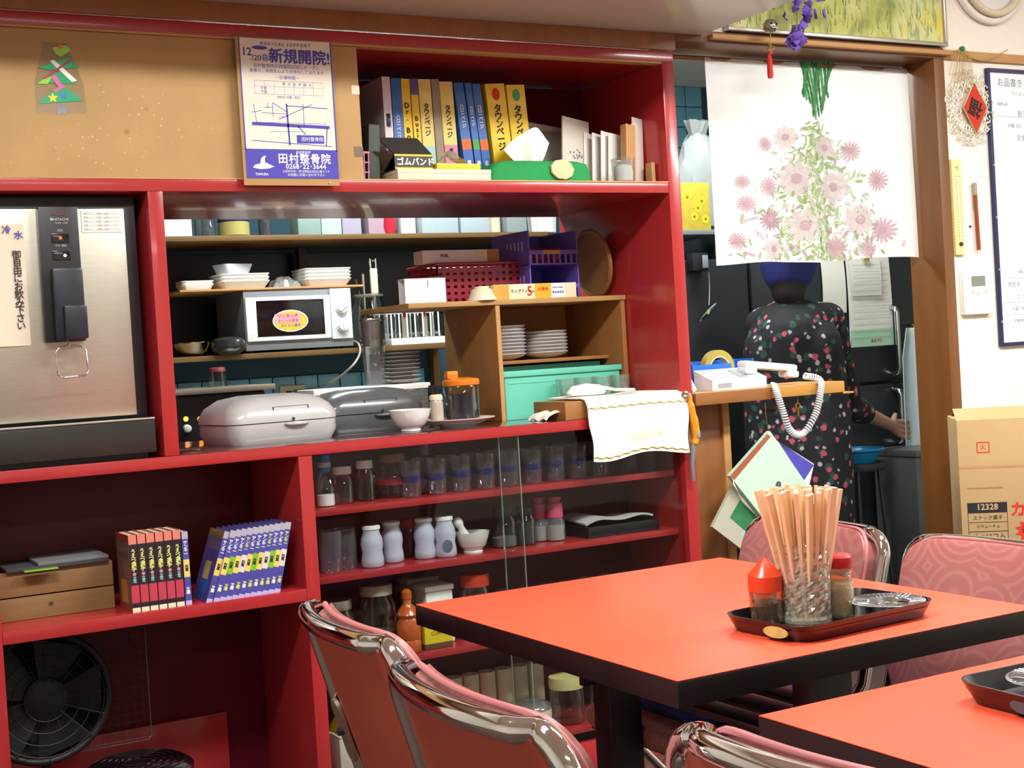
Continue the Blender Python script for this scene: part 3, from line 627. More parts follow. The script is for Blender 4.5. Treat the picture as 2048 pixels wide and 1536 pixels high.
# cling film boxes
def wrapbox(label, x, y, z, l, d, h, rz, mt, caps, txt, tmat, group='cling film boxes on the wooden box'):
    o = thing('wrap_box', label, 'box', (x, y, z), rz, group=group)
    c = part(o, 'carton', MB().box(0, l, 0, d, 0, h, .001), mt)
    for x0, x1, m2 in caps: part(c, 'printed_panel', MB().box(x0, x1, -.0006, -.0001, .001, h-.001), m2)
    for s, px_, pz_, sz, m3 in txt: part(c, 'lettering', MB().text(s, sz, TR((px_, -.0011, pz_))@RX, bold=.02), m3, smooth=0)
    return o
OCH = pm('ochre_print', 'cf9a3a', .5, var=.1); ORP = pm('orange_print', 'f0a51e', .45, var=.05)
a = at(985, 592, Y=.27); b = at(1150, 585, Y=.27)
wrapbox('long cling film box with a red figure five at the front of wooden box', a.x, .262, TZ, b.x-a.x, .045, .043, 0, CREAM, [(0, .05, OCH), (.135, .19, ORP), (.19, .235, PAPER)], [('ラップフィルム', .095, .022, .0115, pm('brown_ink', '6a4a34', .7)), ('5', .118, .021, .038, REDINK), ('お徳用', .162, .026, .012, REDINK), ('30cm×50m', .212, .03, .008, BLUEINK), ('食品包装用', .212, .016, .008, BLUEINK)], None)
wrapbox('white foil carton lying across the top of the red basket', 1.775, .40, TZ+.1185, .25, .06, .037, .0, pm('white_carton', 'ddd5d2', .5), [(.17, .21, CREAM), (.21, .25, pm('brown_print', 'b4743a', .5))], [('FOIL', .07, .02, .013, INK)], None)
wrapbox('clear lunch box carton tucked behind the foil carton', 1.93, .475, TZ+.1185, .11, .055, .03, -.3, pm('pale_carton', 'd9dcdf', .5), [], [], None)
# pale folded card and cup left of the basket
fc = thing('folded_card', 'folded white card marked in blue at the left end of wooden top', 'card', (1.652, .27, TZ))
s_ = part(fc, 'sheet', MB().box(0, .125, 0, .002, 0, .068).box(0, .125, .002, .04, .066, .068).box(0, .125, .04, .042, 0, .068), WHITE)
part(s_, 'pen_mark', MB().text('J', .022, TR((.07, -.0006, .055))@RX), BLUEINK, smooth=0)
br = thing('brush_pot', 'frosted cup standing beside the red basket', 'cup', (1.775, .345, TZ))
part(br, 'cup', MB().lathe([(.02, 0), (.022, .07), (.024, .075)], 16, cap1=False), CLEAR, smooth=50)
sb_ = thing('small_bowl', 'small cream bowl upside down before the red basket', 'bowl', (1.892, .275, TZ))
part(sb_, 'bowl', MB().lathe([(.044, 0), (.043, .004), (.036, .014), (.031, .03), (.024, .034), (.001, .034)], 20), CREAM, smooth=50); part(sb_, 'foot', MB().lathe([(.022, .0342), (.021, .04), (.001, .04)], 16), CREAM)
# purple stacking bins
PUR = pm('purple_plastic', '6a58b4', .35, var=.06)
def bin_(label, z, x=2.075, y=.312):
    o = thing('stacking_bin', label, 'basket', (x, y, z), .06, group='purple stacking bins on the wooden box'); l, d, h = .175, .2, .1
    part(o, 'floor', MB().box(0, l, 0, d, 0, .004), PUR); part(o, 'back_wall', MB().box(0, l, d-.004, d, .004, h), PUR)
    part(o, 'side_wall', MB().prism([(0, 0), (d, 0), (d, h), (0, h)], 0, .004).mesh('side_wall', PUR), None, loc=(0, 0, 0), rot=(PI/2, 0, PI/2))
    part(o, 'side_wall', MB().prism([(0, 0), (d, 0), (d, h), (0, h)], 0, .004).mesh('side_wall', PUR), None, loc=(l-.004, 0, 0), rot=(PI/2, 0, PI/2))
    m = MB()
    for k in range(9): m.box(.004+k*.0205, .011+k*.0205, 0, .004, .004, .03)
    part(o, 'front_grille', m, PUR); part(o, 'front_lip', MB().box(0, l, -.002, .004, .03, .043, .002), PUR)
    m = MB()
    for k in range(5): m.box(-.0006, -.0001, .03+k*.02, .036+k*.02, .04+.004*k, .07)
    part(o, 'side_slot', m, pm('slot_pale', 'b8b0d8', .5)); return o
bin_('lower purple stacking bin on the wooden box shelf', TZ); b2_ = bin_('upper purple stacking bin with red packets', TZ+.1005)
part([c for c in KIDS(b2_) if c.name.startswith('front_lip')][0], 'tape', MB().box(.05, .11, -.003, -.0021, .031, .042), CARD)
for k in range(3): single('red_packet', f'red packet in the upper purple bin, {ORD[k]} from the left', 'packet', MB().grid(lambda u, v: (.05*(u-.5), .015*math.sin(PI*u)*math.sin(PI*v), .05*v), 4, 4, .002), pm('red_packet', 'a03038'), (2.115+.048*k, .40, TZ+.1052), group='packets in the purple bin')
single('cassette', 'dark printed packet lying in the lower purple bin', 'packet', MB().box(0, .085, 0, .05, 0, .016, .002), pm('dark_print', '3a3550', .4, var=.5, scale=60), (2.125, .36, TZ+.0045))
# round bamboo tray leaning on the red upright
bt = thing('bamboo_tray', 'round woven bamboo tray leaning against the red upright', 'tray', (2.337, .365, TZ)); BAM = pm('bamboo', '8a6234', .5, var=.35, scale=30, stretch=(1, 1, 5), bump=.3)
part(bt, 'weave', MB().m(RY(PI/2-.1)).lathe([(.001, -.002), (.098, -.002), (.098, .002), (.001, .002)], 32, (-.1045, 0, 0)), BAM)
part(bt, 'rim', MB().m(RY(PI/2-.1)).tube([(-.1045+.098*math.cos(k*PI/16), .098*math.sin(k*PI/16), 0) for k in range(32)], .0065, 6, True), BAM)

# ---- towel over a little wooden tray box, ladle, tumblers
tw = thing('wooden_tray_box', 'small brown wooden box under the towel at the counter edge', 'box', (1.985, .012, CZ))
part(tw, 'box', MB().box(0, .36, 0, .17, 0, .05, .002), PLY)
TOW = pm('white_towel', 'ece8d8', .95, var=.04, bump=.5, bscale=260)
def towel_pt(u, v):          # u along x, v along the cloth from back to hem
    L1, L2 = .185, .165; s = v*(L1+L2); x = .052+.335*u
    if s < L1: y, z = .18-s, .0535+.0025*math.sin(9*u)
    else:
        q = s-L1; y, z = -.0065-.022*(1-math.exp(-q*60))-.006*math.sin(8*u+1)*q/L2, .0535-q-.008*math.sin(7*u+.6)*q/L2
    if u < .12 and s > L1: z += .0
    return (x+.006*math.sin(20*v)*(u-.5)+(.02*(s-L1)/L2 if s > L1 else 0)*(.5-u), y, z)
tl = thing('hand_towel', 'white embroidered hand towel draped over the counter edge', 'towel', (1.985, .012, CZ))
part(tl, 'cloth', MB().grid(towel_pt, 26, 26, .003), TOW, smooth=60)
STI = pm('gold_thread', 'c9b05c', .8)
m = MB().tube([Vector(towel_pt(u/40, .97))+Vector((0, -.0045, .002*math.sin(u*1.6))) for u in range(41)], .0015, 5)
part(tl, 'embroidered_hem', m, STI); m = MB().tube([Vector(towel_pt(u/40, .60))+Vector((0, -.0045, .0025*math.sin(u*1.6))) for u in range(41)], .0015, 5); part(tl, 'embroidered_line', m, STI)
part(tl, 'lettering', MB().text('TANGORETTE', .018, TR((.235, -.042, -.052))@RX, sp=1.1), pm('pale_gold_thread', 'd3c690', .8), smooth=0)
part(tl, 'folded_end', MB().grid(lambda u, v: (-.045+.09*u, .03+.1*v, .004+.02*math.sin(PI*u)**.6+.004*math.sin(12*v)), 10, 8, .003), TOW, smooth=60)
ldl = thing('rice_paddle', 'white rice paddle lying on the draped towel', 'paddle', (2.07, .1, CZ+.0575), .0)
part(ldl, 'blade', MB().lathe([(.001, 0), (.05, .004), (.055, .012), (.04, .03), (.001, .036)], 20, (.04, 0, 0), sx=1.15, sy=.6), WHITE, smooth=60)
part(ldl, 'handle', MB().tube([(.08, 0, .024), (.14, 0, .012), (.2, 0, .008)], [.011, .009, .01], 8, flat=.5), WHITE, smooth=60)
tum_me = MB().lathe([(.022, 0), (.026, .008), (.03, .108)], 18, cap1=False).mesh('tumbler', glassm('green_glass', 'd4e6e0', .25, .03, .12))
for k in range(4): single('green_tumbler', f'pale green tumbler behind the towel, {ORD[k]} from the left', 'glass', tum_me, None, (2.12+.062*k, .222, CZ), group='tumblers behind the towel')

# ================================================================== kitchen seen through the pass
KY = 1.9
ks = thing('kitchen_shelf', 'dark brown two-tier kitchen shelf behind the pass-through', 'shelf', (.9, KY, 0))
KW = pm('dark_shelf_wood', '6b4d24', .5, var=.3, scale=5, stretch=(1, 6, 6))
part(ks, 'board', MB().box(0, 1.85, 0, .44, 1.188, 1.208, .002), KW); part(ks, 'board', MB().box(0, 2.2, 0, .44, 1.635, 1.655, .002), KW)
part(ks, 'post', MB().box(1.215, 1.25, .36, .4, 1.2085, 1.634), pm('post_wood', '3d2420', .5)); part(ks, 'post', MB().box(.0, .03, .4, .44, .832, 1.187), KW); part(ks, 'post', MB().box(1.82, 1.85, .4, .44, .832, 1.187), KW)
S1, S2 = 1.2083, 1.6553
mw = thing('microwave', 'white and silver microwave oven with oval sticker on the kitchen shelf', 'microwave', (1.742, KY+.004, S1+.008))
MWW, MWH = .438, .23; MG = pm('silver_paint', '8f9498', .35, .4); MWHI = pm('microwave_white', 'dfe4e6', .3)
part(mw, 'case', MB().box(0, MWW, .004, .33, 0, MWH, .004), pm('case_grey', '8b9094', .4, .3))
part(mw, 'front_frame', MB().box(0, MWW, -.008, .0035, .0, MWH, .004), MG)
dr = part(mw, 'door', MB().box(.004, .345, -.018, -.0085, .035, MWH-.028, .004), MWHI)
part(dr, 'window', MB().box(.045, .318, -.0195, -.0181, .052, MWH-.042, .001), BLACKG)
sti = part(dr, 'sticker', MB().m(TR((.178, -.0197, .108))@RX).prism([(.072*math.cos(k*PI/16), .042*math.sin(k*PI/16)) for k in range(32)], 0, .0005), PAPER)
part(sti, 'sticker_print', MB().m(TR((.178, -.0203, .108))@RX).prism([(.068*math.cos(k*PI/16), .038*math.sin(k*PI/16)) for k in range(32)], 0, .0002), pm('yellow_print', 'd0b23a', .5, var=.25, scale=20))
part(sti, 'sticker_print', MB().box(.115, .22, -.0209, -.0206, .10, .135), pm('rose_print', 'd8a0a8', .5))
part(sti, 'lettering', MB().text('ワンタッチ', .017, TR((.168, -.0212, .126))@RX, bold=.03).text('あたため簡単', .014, TR((.168, -.0212, .108))@RX), REDINK, smooth=0, kind='stuff')
part(sti, 'lettering', MB().text('らくらく操作', .013, TR((.178, -.0212, .09))@RX), BLUEINK, smooth=0)
cpn = part(mw, 'control_panel', MB().box(.347, MWW-.004, -.018, -.0085, .03, MWH-.004, .004), MWHI)
for q, z in enumerate((.15, .08)):
    kn = part(cpn, 'dial', MB().lathe([(.027, 0), (.027, .004), (.022, .006), (.021, .016), (.019, .018)], 20), WHITE, loc=(.392, -.018, z), rot=(PI/2, 0, 0))
    part(kn, 'grip', MB().m(RZ(.7 if q == 0 else 1.57)).box(-.018, .018, -.004, .004, .0181, .024, .001), MWHI)
for x in (.03, MWW-.03): part(mw, 'foot', MB().lathe([(.012, -.008), (.012, -.0002)], 10, (x, .03, 0)), BLACK)
part(mw, 'power_cord', MB().tube(bez([(MWW-.003, .06, .02), (MWW+.02, .0, .01), (MWW+.012, -.03, -.035), (MWW-.04, -.04, -.09), (MWW-.09, .1, -.15), (MWW-.11, .4, -.17)]), .0045, 6), pm('grey_cord', 'a8a29a', .5), smooth=60)
ft = thing('thin_board', 'thin yellowish board lying on top of the microwave', 'board', (1.50, KY-.01, S1+.2385))
part(ft, 'board', MB().box(0, .735, 0, .34, 0, .008, .001), WOODL)
FZ = S1+.247
def tray_me(l, d, h, nm='foam_tray'):
    m = MB(); shell_rr(m, [(-l*.4, l*.4, -d*.38, d*.38, .012, 0), (-l*.5, l*.5, -d*.5, d*.5, .016, h), (-l*.5, l*.5, -d*.5, d*.5, .016, h+.003), (-l*.46, l*.46, -d*.46, d*.46, .014, h+.003), (-l*.38, l*.38, -d*.36, d*.36, .01, .004)])
    return m.mesh(nm, pm('foam', 'dadddb', .7))
tm1 = tray_me(.2, .16, .03); tm2 = tray_me(.125, .1, .022)
for k in range(4): single('foam_tray', f'white foam tray, {ORD[k]} from the bottom of the pile at the microwave right', 'tray', tm1, None, (2.115, KY+.13, FZ+.0135*k), group='foam trays on the microwave')
for k in range(3): single('foam_tray', f'white foam tray, {ORD[k]} from the bottom of the pile left of the film roll', 'tray', tm1, None, (1.775, KY+.13, FZ+.0135*k), group='foam trays on the microwave')
for k in range(2): single('small_foam_tray', f'small cream foam tray, {"lower" if k == 0 else "upper"} of the pair at the left', 'tray', tm2, None, (1.59, KY+.1, FZ+.012*k), group='small foam trays')
single('foam_dish', 'deep pale foam dish on top of the middle foam trays', 'dish', tray_me(.13, .1, .035, 'foam_dish'), None, (1.755, KY+.14, FZ+.062), (0, 0, .3))
single('film_bag', 'crumpled clear plastic bag between the foam tray piles', 'bag', MB().grid(lambda u, v: (.12*(u-.5), .12*(v-.5), .045*math.sin(PI*u)**.5*math.sin(PI*v)**.5+.006*math.sin(17*u)*math.sin(13*v)), 12, 10, .001), glassm('crinkled_film', 'e4e4e0'), (1.95, KY+.12, FZ+.002), smooth=20)
# steel and dark bowls
sbw = thing('steel_bowl', 'shiny steel bowl at the left end of the kitchen shelf', 'bowl', (1.56, KY+.09, S1))
part(sbw, 'bowl', MB().lathe([(.03, 0), (.055, .02), (.072, .05), (.074, .052), (.069, .05), (.05, .022), (.001, .006)], 24), CHROME, smooth=60)
part(sbw, 'rim', MB().tube([(.073*math.cos(k*PI/14), .073*math.sin(k*PI/14), .052) for k in range(28)], .002, 6, True), CHROME)
dbw = thing('iron_kettle', 'round dark lidded pot between the steel bowl and microwave', 'pot', (1.675, KY+.0, S1))
part(dbw, 'pot', MB().lathe([(.035, 0), (.06, .015), (.066, .035), (.06, .052)], 24), pm('dark_lacquer', '2e2d30', .2, coat=.5), smooth=60)
part(dbw, 'lid', MB().lathe([(.061, .0525), (.05, .062), (.02, .067), (.001, .067)], 24), pm('dark_lacquer', '2e2d30'), smooth=60)
# glass jar with utensils
gj = thing('utensil_jar', 'large clear glass jar holding tongs right of the microwave', 'jar', (2.262, KY+.02, S1))
part(gj, 'glass', MB().lathe([(.05, 0), (.066, .012), (.07, .06), (.066, .15), (.056, .19), (.056, .2)], 24, cap1=False), GLASS, smooth=50)
part(gj, 'metal_rim', MB().tube([(.057*math.cos(k*PI/14), .057*math.sin(k*PI/14), .203) for k in range(28)], .005, 6, True), STEEL)
tgs = thing('serving_tongs', 'cream handled tongs standing in the utensil jar', 'tongs', (2.288, KY+.01, S1+.02))
part(tgs, 'handle', MB().box(-.014, .016, -.006, .006, .19, .29, .004), CREAM); part(tgs, 'clip', MB().tube([(-.01, 0, .29), (-.012, 0, .33), (0, 0, .318), (.012, 0, .33), (.012, 0, .29)], .004, 6), CHROME); part(tgs, 'arm', MB().tube([(0, 0, .19), (-.01, .01, .005)], .004, 6), STEEL)
ldd = thing('ladle', 'steel ladle standing in the utensil jar left of the tongs', 'ladle', (2.25, KY+.03, S1+.02))
part(ldd, 'shaft', MB().tube([(0, 0, .0), (.002, 0, .27)], .005, 6), STEEL); part(ldd, 'scoop', MB().lathe([(.001, 0), (.02, .005), (.024, .02)], 14, (0, 0, -.01)), STEEL)
single('chopstick', 'long dark cooking chopstick leaning left in the utensil jar', 'chopstick', MB().tube([(.02, 0, 0), (-.035, .01, .25)], .004, 6), pm('dark_stick', '3a2c1c', .5), (2.245, KY+.0, S1+.018))
single('whisk', 'thin wooden whisk leaning right in the utensil jar', 'whisk', MB().tube([(-.02, 0, 0), (.05, .02, .27)], .004, 6), pm('dark_stick', '3a2c1c'), (2.275, KY+.03, S1+.018))
# dish rack with utensils
rk = thing('dish_rack', 'white wire dish rack of utensils on the kitchen shelf', 'dish rack', (2.345, KY-.0, S1))
part(rk, 'tray', MB().box(0, .29, 0, .2, 0, .028, .004), WHITE)
for y in (.004, .196): part(rk, 'top_rail', MB().tube([(0, y, .135), (.29, y, .135)], .005, 6), WHITE)
for k in range(9): part(rk, 'bar', MB().tube([(.005+.035*k, .004, .03), (.005+.035*k, .004, .132)], .0035, 6), WHITE)
for k in range(9): part(rk, 'bar', MB().tube([(.005+.035*k, .196, .03), (.005+.035*k, .196, .132)], .0035, 6), WHITE)
REDP = pm('bright_red_plastic', 'c0223a', .35)
for k, (x, nm) in enumerate(((.07, 'left'), (.16, 'right'))):
    u_ = thing('red_handled_spatula', f'red handled utensil hooked in the dish rack, {nm}most of the two', 'utensil', (2.345+x, KY+.018, S1+.03))
    part(u_, 'handle', MB().tube([(0, 0, .08), (0, 0, .125), (.008, 0, .135), (.018, 0, .128), (.019, 0, .11)], .006, 8), REDP, smooth=60); part(u_, 'blade', MB().box(-.012, .012, -.001, .001, 0, .08), STEEL)
gl_me = MB().lathe([(.024, 0), (.03, .02), (.033, .09), (.032, .09), (.028, .022), (.001, .01)], 16).mesh('drinking_glass', GLASS)
for k in range(5): single('rack_glass', f'clear glass drying in the dish rack, {ORD[k]} from the left', 'glass', gl_me, None, (2.38+.055*k, KY+.11, S1+.0285), group='glasses in the dish rack')
# upper kitchen shelf
def pot(name, label, cat, px0, px1, h, mt, lid=None, Y=KY+.08, z=S2, square=False):
    a = at(px0, 468, Y=Y); b = at(px1, 468, Y=Y); r = (b.x-a.x)/2; o = thing(name, label, cat, (a.x+r, Y+.01, z))
    if square: part(o, 'body', MB().box(-r, r, -min(r, .07), min(r, .07), 0, h, .005), mt)
    else: part(o, 'body', MB().lathe([(r*.9, 0), (r, .006), (r, h*.92), (r*.9, h)], 18), mt)
    if lid:
        if square: part(o, 'lid', MB().box(-r*1.04, r*1.04, -min(r, .07)-.003, min(r, .07)+.003, h+.0003, h+.02, .004), lid)
        else: part(o, 'lid', MB().lathe([(r*1.02, h+.0003), (r*1.02, h+.018), (r*.95, h+.022)], 18), lid)
    return o
PALEB = pm('pale_blue_plastic', 'a2b2ba', .4); LIL = pm('lilac_plastic', '9c98ac', .4); MAUV = pm('mauve_plastic', 'a48c9c', .4); SEA = pm('sea_green_plastic', '7c948e', .4)
pot('white_tub', 'square white tub at the left end of the top kitchen shelf', 'tub', 322, 378, .1, WHITE, WHITE, square=True)
pot('dark_jar', 'dark glass jar beside the square white tub', 'jar', 392, 432, .09, pm('dark_glass', '3c4448', .1, coat=.5), DSTEEL)
pot('yellow_tub', 'round yellow tub with dark blue lid on the top kitchen shelf', 'tub', 440, 500, .06, pm('dull_yellow', 'a49a58', .4), pm('dark_blue_plastic', '2a2f6c', .4))
pot('small_dark_jar', 'narrow dark jar right of the yellow tub', 'jar', 520, 545, .09, pm('dark_glass', '3c4448'), STEEL)
pot('green_tub', 'dim sea green container in the middle of the top kitchen shelf', 'container', 590, 636, .08, SEA, square=True)
pot('pale_tub', 'pale grey-green container beside the dim sea green one', 'container', 638, 678, .09, pm('grey_green', 'a4b8b0', .4), square=True)
pot('lilac_tub', 'lilac container on the top kitchen shelf', 'container', 680, 718, .12, LIL, square=True)
pot('mauve_tub', 'mauve container right of the lilac one', 'container', 732, 768, .12, MAUV, square=True)
rbg = at(783, 468, Y=KY+.04)
single('red_bag', 'bright red bag hanging over the edge of the top kitchen shelf', 'bag', MB().lathe([(.001, 0), (.02, .004), (.028, .03), (.024, .07), (.03, .1), (.001, .1)], 12, sx=1, sy=.7), pm('bright_red_plastic', 'c0223a'), (rbg.x, KY+.05, S2), smooth=60)
pot('white_carton', 'white carton right of the bright red bag', 'carton', 799, 828, .1, WHITE, square=True)
pot('blue_bin', 'pale blue plastic bin, left one of the two on the top shelf', 'container', 832, 905, .11, PALEB, PALEB, square=True)
pot('blue_bin', 'pale blue plastic bin, right one of the two on the top shelf', 'container', 910, 968, .09, PALEB, pm('ice_blue', 'c2d4dc', .4), square=True)
pot('beige_canister', 'beige cylinder canister at the right of the blue bins', 'canister', 972, 1002, .14, CREAM)
pot('grey_bin', 'grey box at the right of the beige canister', 'container', 1006, 1046, .1, pm('box_grey', '8b979c', .4), square=True)
pk_ = at(1083, 470, Y=KY-.3)
cs = thing('paper_cup_stack', 'ribbed white basket at the right end of the top kitchen shelf', 'basket', (2.33, 1.24, 1.60))
cs.location = (at(1083, 468, Y=1.99).x, 1.99, S2); part(cs, 'basket', MB().lathe([(.06, 0), (.068, .13), (.07, .135)], 26, cap1=False), WHITE, smooth=0)
for k in range(16): part(cs, 'rib', MB().tube([(.0605*math.cos(k*PI/8), .0605*math.sin(k*PI/8), .002), (.069*math.cos(k*PI/8), .069*math.sin(k*PI/8), .13)], .003, 5), WHITE)
ks2 = thing('wall_ledge', 'grey kitchen ledge carrying the sunflower card in the doorway', 'shelf', (2.5, 1.2, at(1085, 468, Y=1.3).z-.02))
part(ks2, 'board', MB().box(.66, 1.0, 0, .5, 0, .019, .002), pm('ledge_grey', '7d8688', .4)); part(ks2, 'bracket', MB().box(.68, .71, .3, 1.14, -.06, -.0005), DSTEEL); part(ks2, 'bracket', MB().box(.9, .93, .3, 1.14, -.06, -.0005), DSTEEL)
# worktop, grill oven, outlet, cup
kt = thing('kitchen_worktop', 'stainless steel kitchen worktop below the tiled wall', 'worktop', (.9, 1.55, 0))
part(kt, 'top', MB().box(0, 2.3, 0, .79, .80, .83, .003), STEEL); part(kt, 'front', MB().box(0, 2.3, .03, .05, .1, .799), DSTEEL)
part(kt, 'leg', MB().box(.02, .06, .06, .1, 0, .799), STEEL); part(kt, 'leg', MB().box(2.24, 2.28, .06, .1, 0, .799), STEEL)
a = at(355, 800, Y=1.6)
go = thing('grill_oven', 'dark gas grill with orange pilot lamps and steel top', 'grill', (1.18, 1.6, .8305))
part(go, 'body', MB().box(0, .52, 0, .36, 0, .24, .006), BLACK); part(go, 'top_plate', MB().box(-.01, .55, -.03, .38, .241, .262, .003), STEEL)
for q, px in enumerate((372, 400)):
    p_ = at(px, 838, Y=1.598); part(go, 'pilot_lamp', MB().lathe([(.009, 0), (.007, .003)], 12), pm('orange_glow', 'ff9a30', .4, emit=('ff9a30', 2.2)), loc=(p_.x-1.18, -.001, p_.z-.8305), rot=(PI/2, 0, 0))
p_ = at(374, 857, Y=1.598); part(go, 'knob', MB().lathe([(.014, 0), (.013, .014), (.006, .016)], 14), WHITE, loc=(p_.x-1.18, -.001, max(.02, p_.z-.8305)), rot=(PI/2, 0, 0))
part(go, 'drip_edge', MB().box(-.005, .52, -.02, -.001, .0, .02, .003), CHROME)
p_ = at(437, 782, Y=1.72)
gc = thing('glass_cup', 'upturned glass cup with red rim on the grill top', 'glass', (p_.x, 1.72, .8305+.2623))
part(gc, 'glass', MB().lathe([(.034, 0), (.03, .06), (.024, .068), (.001, .068)], 16, cap0=False), GLASS); part(gc, 'red_band', MB().lathe([(.0305, .054), (.0265, .068), (.02, .07)], 16), pm('dull_red', '8a3038', .4))
p_ = at(585, 790, Y=2.35)
ol = thing('wall_outlet', 'cream wall outlet on the blue kitchen tiles', 'outlet', (p_.x, 2.3515, p_.z))
part(ol, 'plate', MB().box(-.055, .055, -.008, 0, -.04, .04, .003), CREAM); part(ol, 'socket', MB().box(-.03, -.005, -.0095, -.0081, -.018, .018), BLACK); part(ol, 'plug', MB().box(.008, .034, -.03, -.0081, -.012, .014, .004), CREAM)

# ================================================================== lower left bay: comics, wooden boxes
BZ = .6075
cr = thing('wooden_crate', 'old wooden crate of two planks on the book shelf', 'crate', (.51, .12, BZ)); OLDW = pm('old_plank', '80603a', .65, var=.25, scale=6, stretch=(1, 8, 8))
part(cr, 'plank', MB().box(0, .27, 0, .012, 0, .052, .002), OLDW); part(cr, 'plank', MB().box(0, .27, .0, .012, .055, .112, .002), OLDW)
part(cr, 'end_board', MB().box(.258, .27, .0125, .2, 0, .112, .001), OLDW); part(cr, 'back_plank', MB().box(0, .257, .188, .2, 0, .112, .001), OLDW); part(cr, 'floor_board', MB().box(0, .257, .0125, .1875, 0, .008), OLDW)
part(cr, 'knot', MB().m(TR((.125, -.0002, .03))@RX).prism([(.006*math.cos(k*PI/5), .005*math.sin(k*PI/5)) for k in range(10)], 0, .0005), pm('knot_brown', '4a3018', .6))
for k, (nm, x0, x1, mt, lab) in enumerate((('newspaper', .03, .26, pm('newsprint', '3a393a', .8), 'dark folded newspaper lying on the wooden crate'), ('newspaper', .1, .26, pm('newsprint_light', '6a6c70', .8), 'pale folded newspaper on top of the dark one'))):
    n_ = thing(nm, lab, 'newspaper', (.51+x0, .11, BZ+.1125+.0082*k)); part(n_, 'folded_sheets', MB().box(0, x1-x0, 0, .16, 0, .008, .002), mt)
single('yellow_leaflet', 'narrow yellow leaflet sticking out of the newspapers', 'leaflet', MB().box(0, .075, 0, .02, 0, .003), LIME, (.575, .085, BZ+.113))
# red comics
RC = pm('red_comic_cover', 'a83a34', .35, var=.2, scale=25, coat=.3); SALM = pm('salmon_print', 'd07a6a', .45); BLKP = pm('black_print', '20202a', .4); CRP = pm('crimson_print', 'b83a50', .45); LYEL = pm('lemon_ink', 'd8dc7a', .6)
ARTC = pm('comic_art', '6d5648', .35, var=.9, scale=18, coat=.3)
def comic(label, group, t, d, h, cover, bands, txts, side=None):
    o = thing('comic_book', label, 'book', group=group); book_parts(o, t, d, h, cover, bands, txts, .002)
    if side:
        c = [x for x in KIDS(o) if x.name.startswith('cover')][0]
        for y0, y1, z0, z1, mt in side: part(c, 'cover_art', MB().box(-.0004, -.0001, y0*d, y1*d, z0*h, z1*h), mt)
    return o
rc = comic('red comic book with black spine, leftmost of the upright six', 'red comics on the lower shelf', .0182, .115, .178, RC,
    [(.88, 1, SALM), (.35, .88, BLKP), (.12, .35, CRP), (.06, .12, BLKP), (0, .06, CREAM)], [('うえつ選手', .67, .0122, LYEL), ('●', .49, .010, PINKI), ('立花', .42, .0085, CYI)],
    [(.05, 1, .06, .92, ARTC), (.0, 1, .92, 1, RC), (.3, .8, .1, .4, ORP)])
rc.location = (.793, .008, BZ)
for k in range(1, 6): dup(rc, (.793+.0206*k, .008, BZ), label=f'red comic book with black spine, {ORD[k]} from the left of the upright six')
VC = pm('violet_comic_cover', '4c4a9a', .35, var=.2, scale=25, coat=.3); LILP = pm('lilac_print', 'b0a8d8', .45); SILV = pm('silver_print', 'a8a4b4', .4)
vp = [(.9, 1, SILV), (.38, .62, YPALE), (.28, .38, VC), (.0, .06, LILP)]
vt = [('ヤンキー', .77, .0105, PAPER), ('烈風', .5, .0085, INK), ('文庫', .19, .0095, PAPER)]
v0 = comic('violet comic book standing upright beside the red six', 'violet comics on the lower shelf', .0146, .11, .172, VC, vp, vt)
v0.location = (.918, .012, BZ)
v1 = comic('violet comic with bright picture cover, leaning, leftmost of the slanted row', 'violet comics on the lower shelf', .015, .11, .172, VC, vp, vt,
    [(.0, 1, 0, 1, pm('violet_art', '5a4a8c', .35, var=.8, scale=14, coat=.3)), (.1, .9, .72, .86, MAUV), (.0, 1, .88, 1, YCOV), (.2, .7, .05, .3, BLU), (.3, .7, .3, .55, YPALE)])
v1.location = (.966, .012, BZ); v1.rotation_euler = (0, math.radians(19), 0)
protos = [v0]
for mt, tm in ((LIME, PAPER), (WCOV, LYEL)):
    p_ = comic('violet comic book', 'violet comics on the lower shelf', .0146, .11, .172, VC, [(.9, 1, SILV), (.38, .62, mt), (.28, .38, VC), (.0, .06, LILP)], [('ヤンキー', .77, .0105, tm), ('烈風', .5, .0085, INK), ('文庫', .19, .0095, LYEL)]); protos.append(p_)
used = set(); x_ = .9825
for k in range(11):
    le = math.radians(18-.45*k); q = (0, 1, 0, 2, 0, 1, 0, 2, 1, 0, 2)[k]; lab = f'leaning violet comic book, {ORD[k]} to the right of the bright picture cover'
    if q and q not in used: o = protos[q]; used.add(q); o['label'] = lab
    else: o = dup(protos[q], (0, 0, 0), label=lab)
    o.location = (x_, .008+.0006*k, BZ); o.rotation_euler = (0, le, 0); x_ += .0147/math.cos(le)
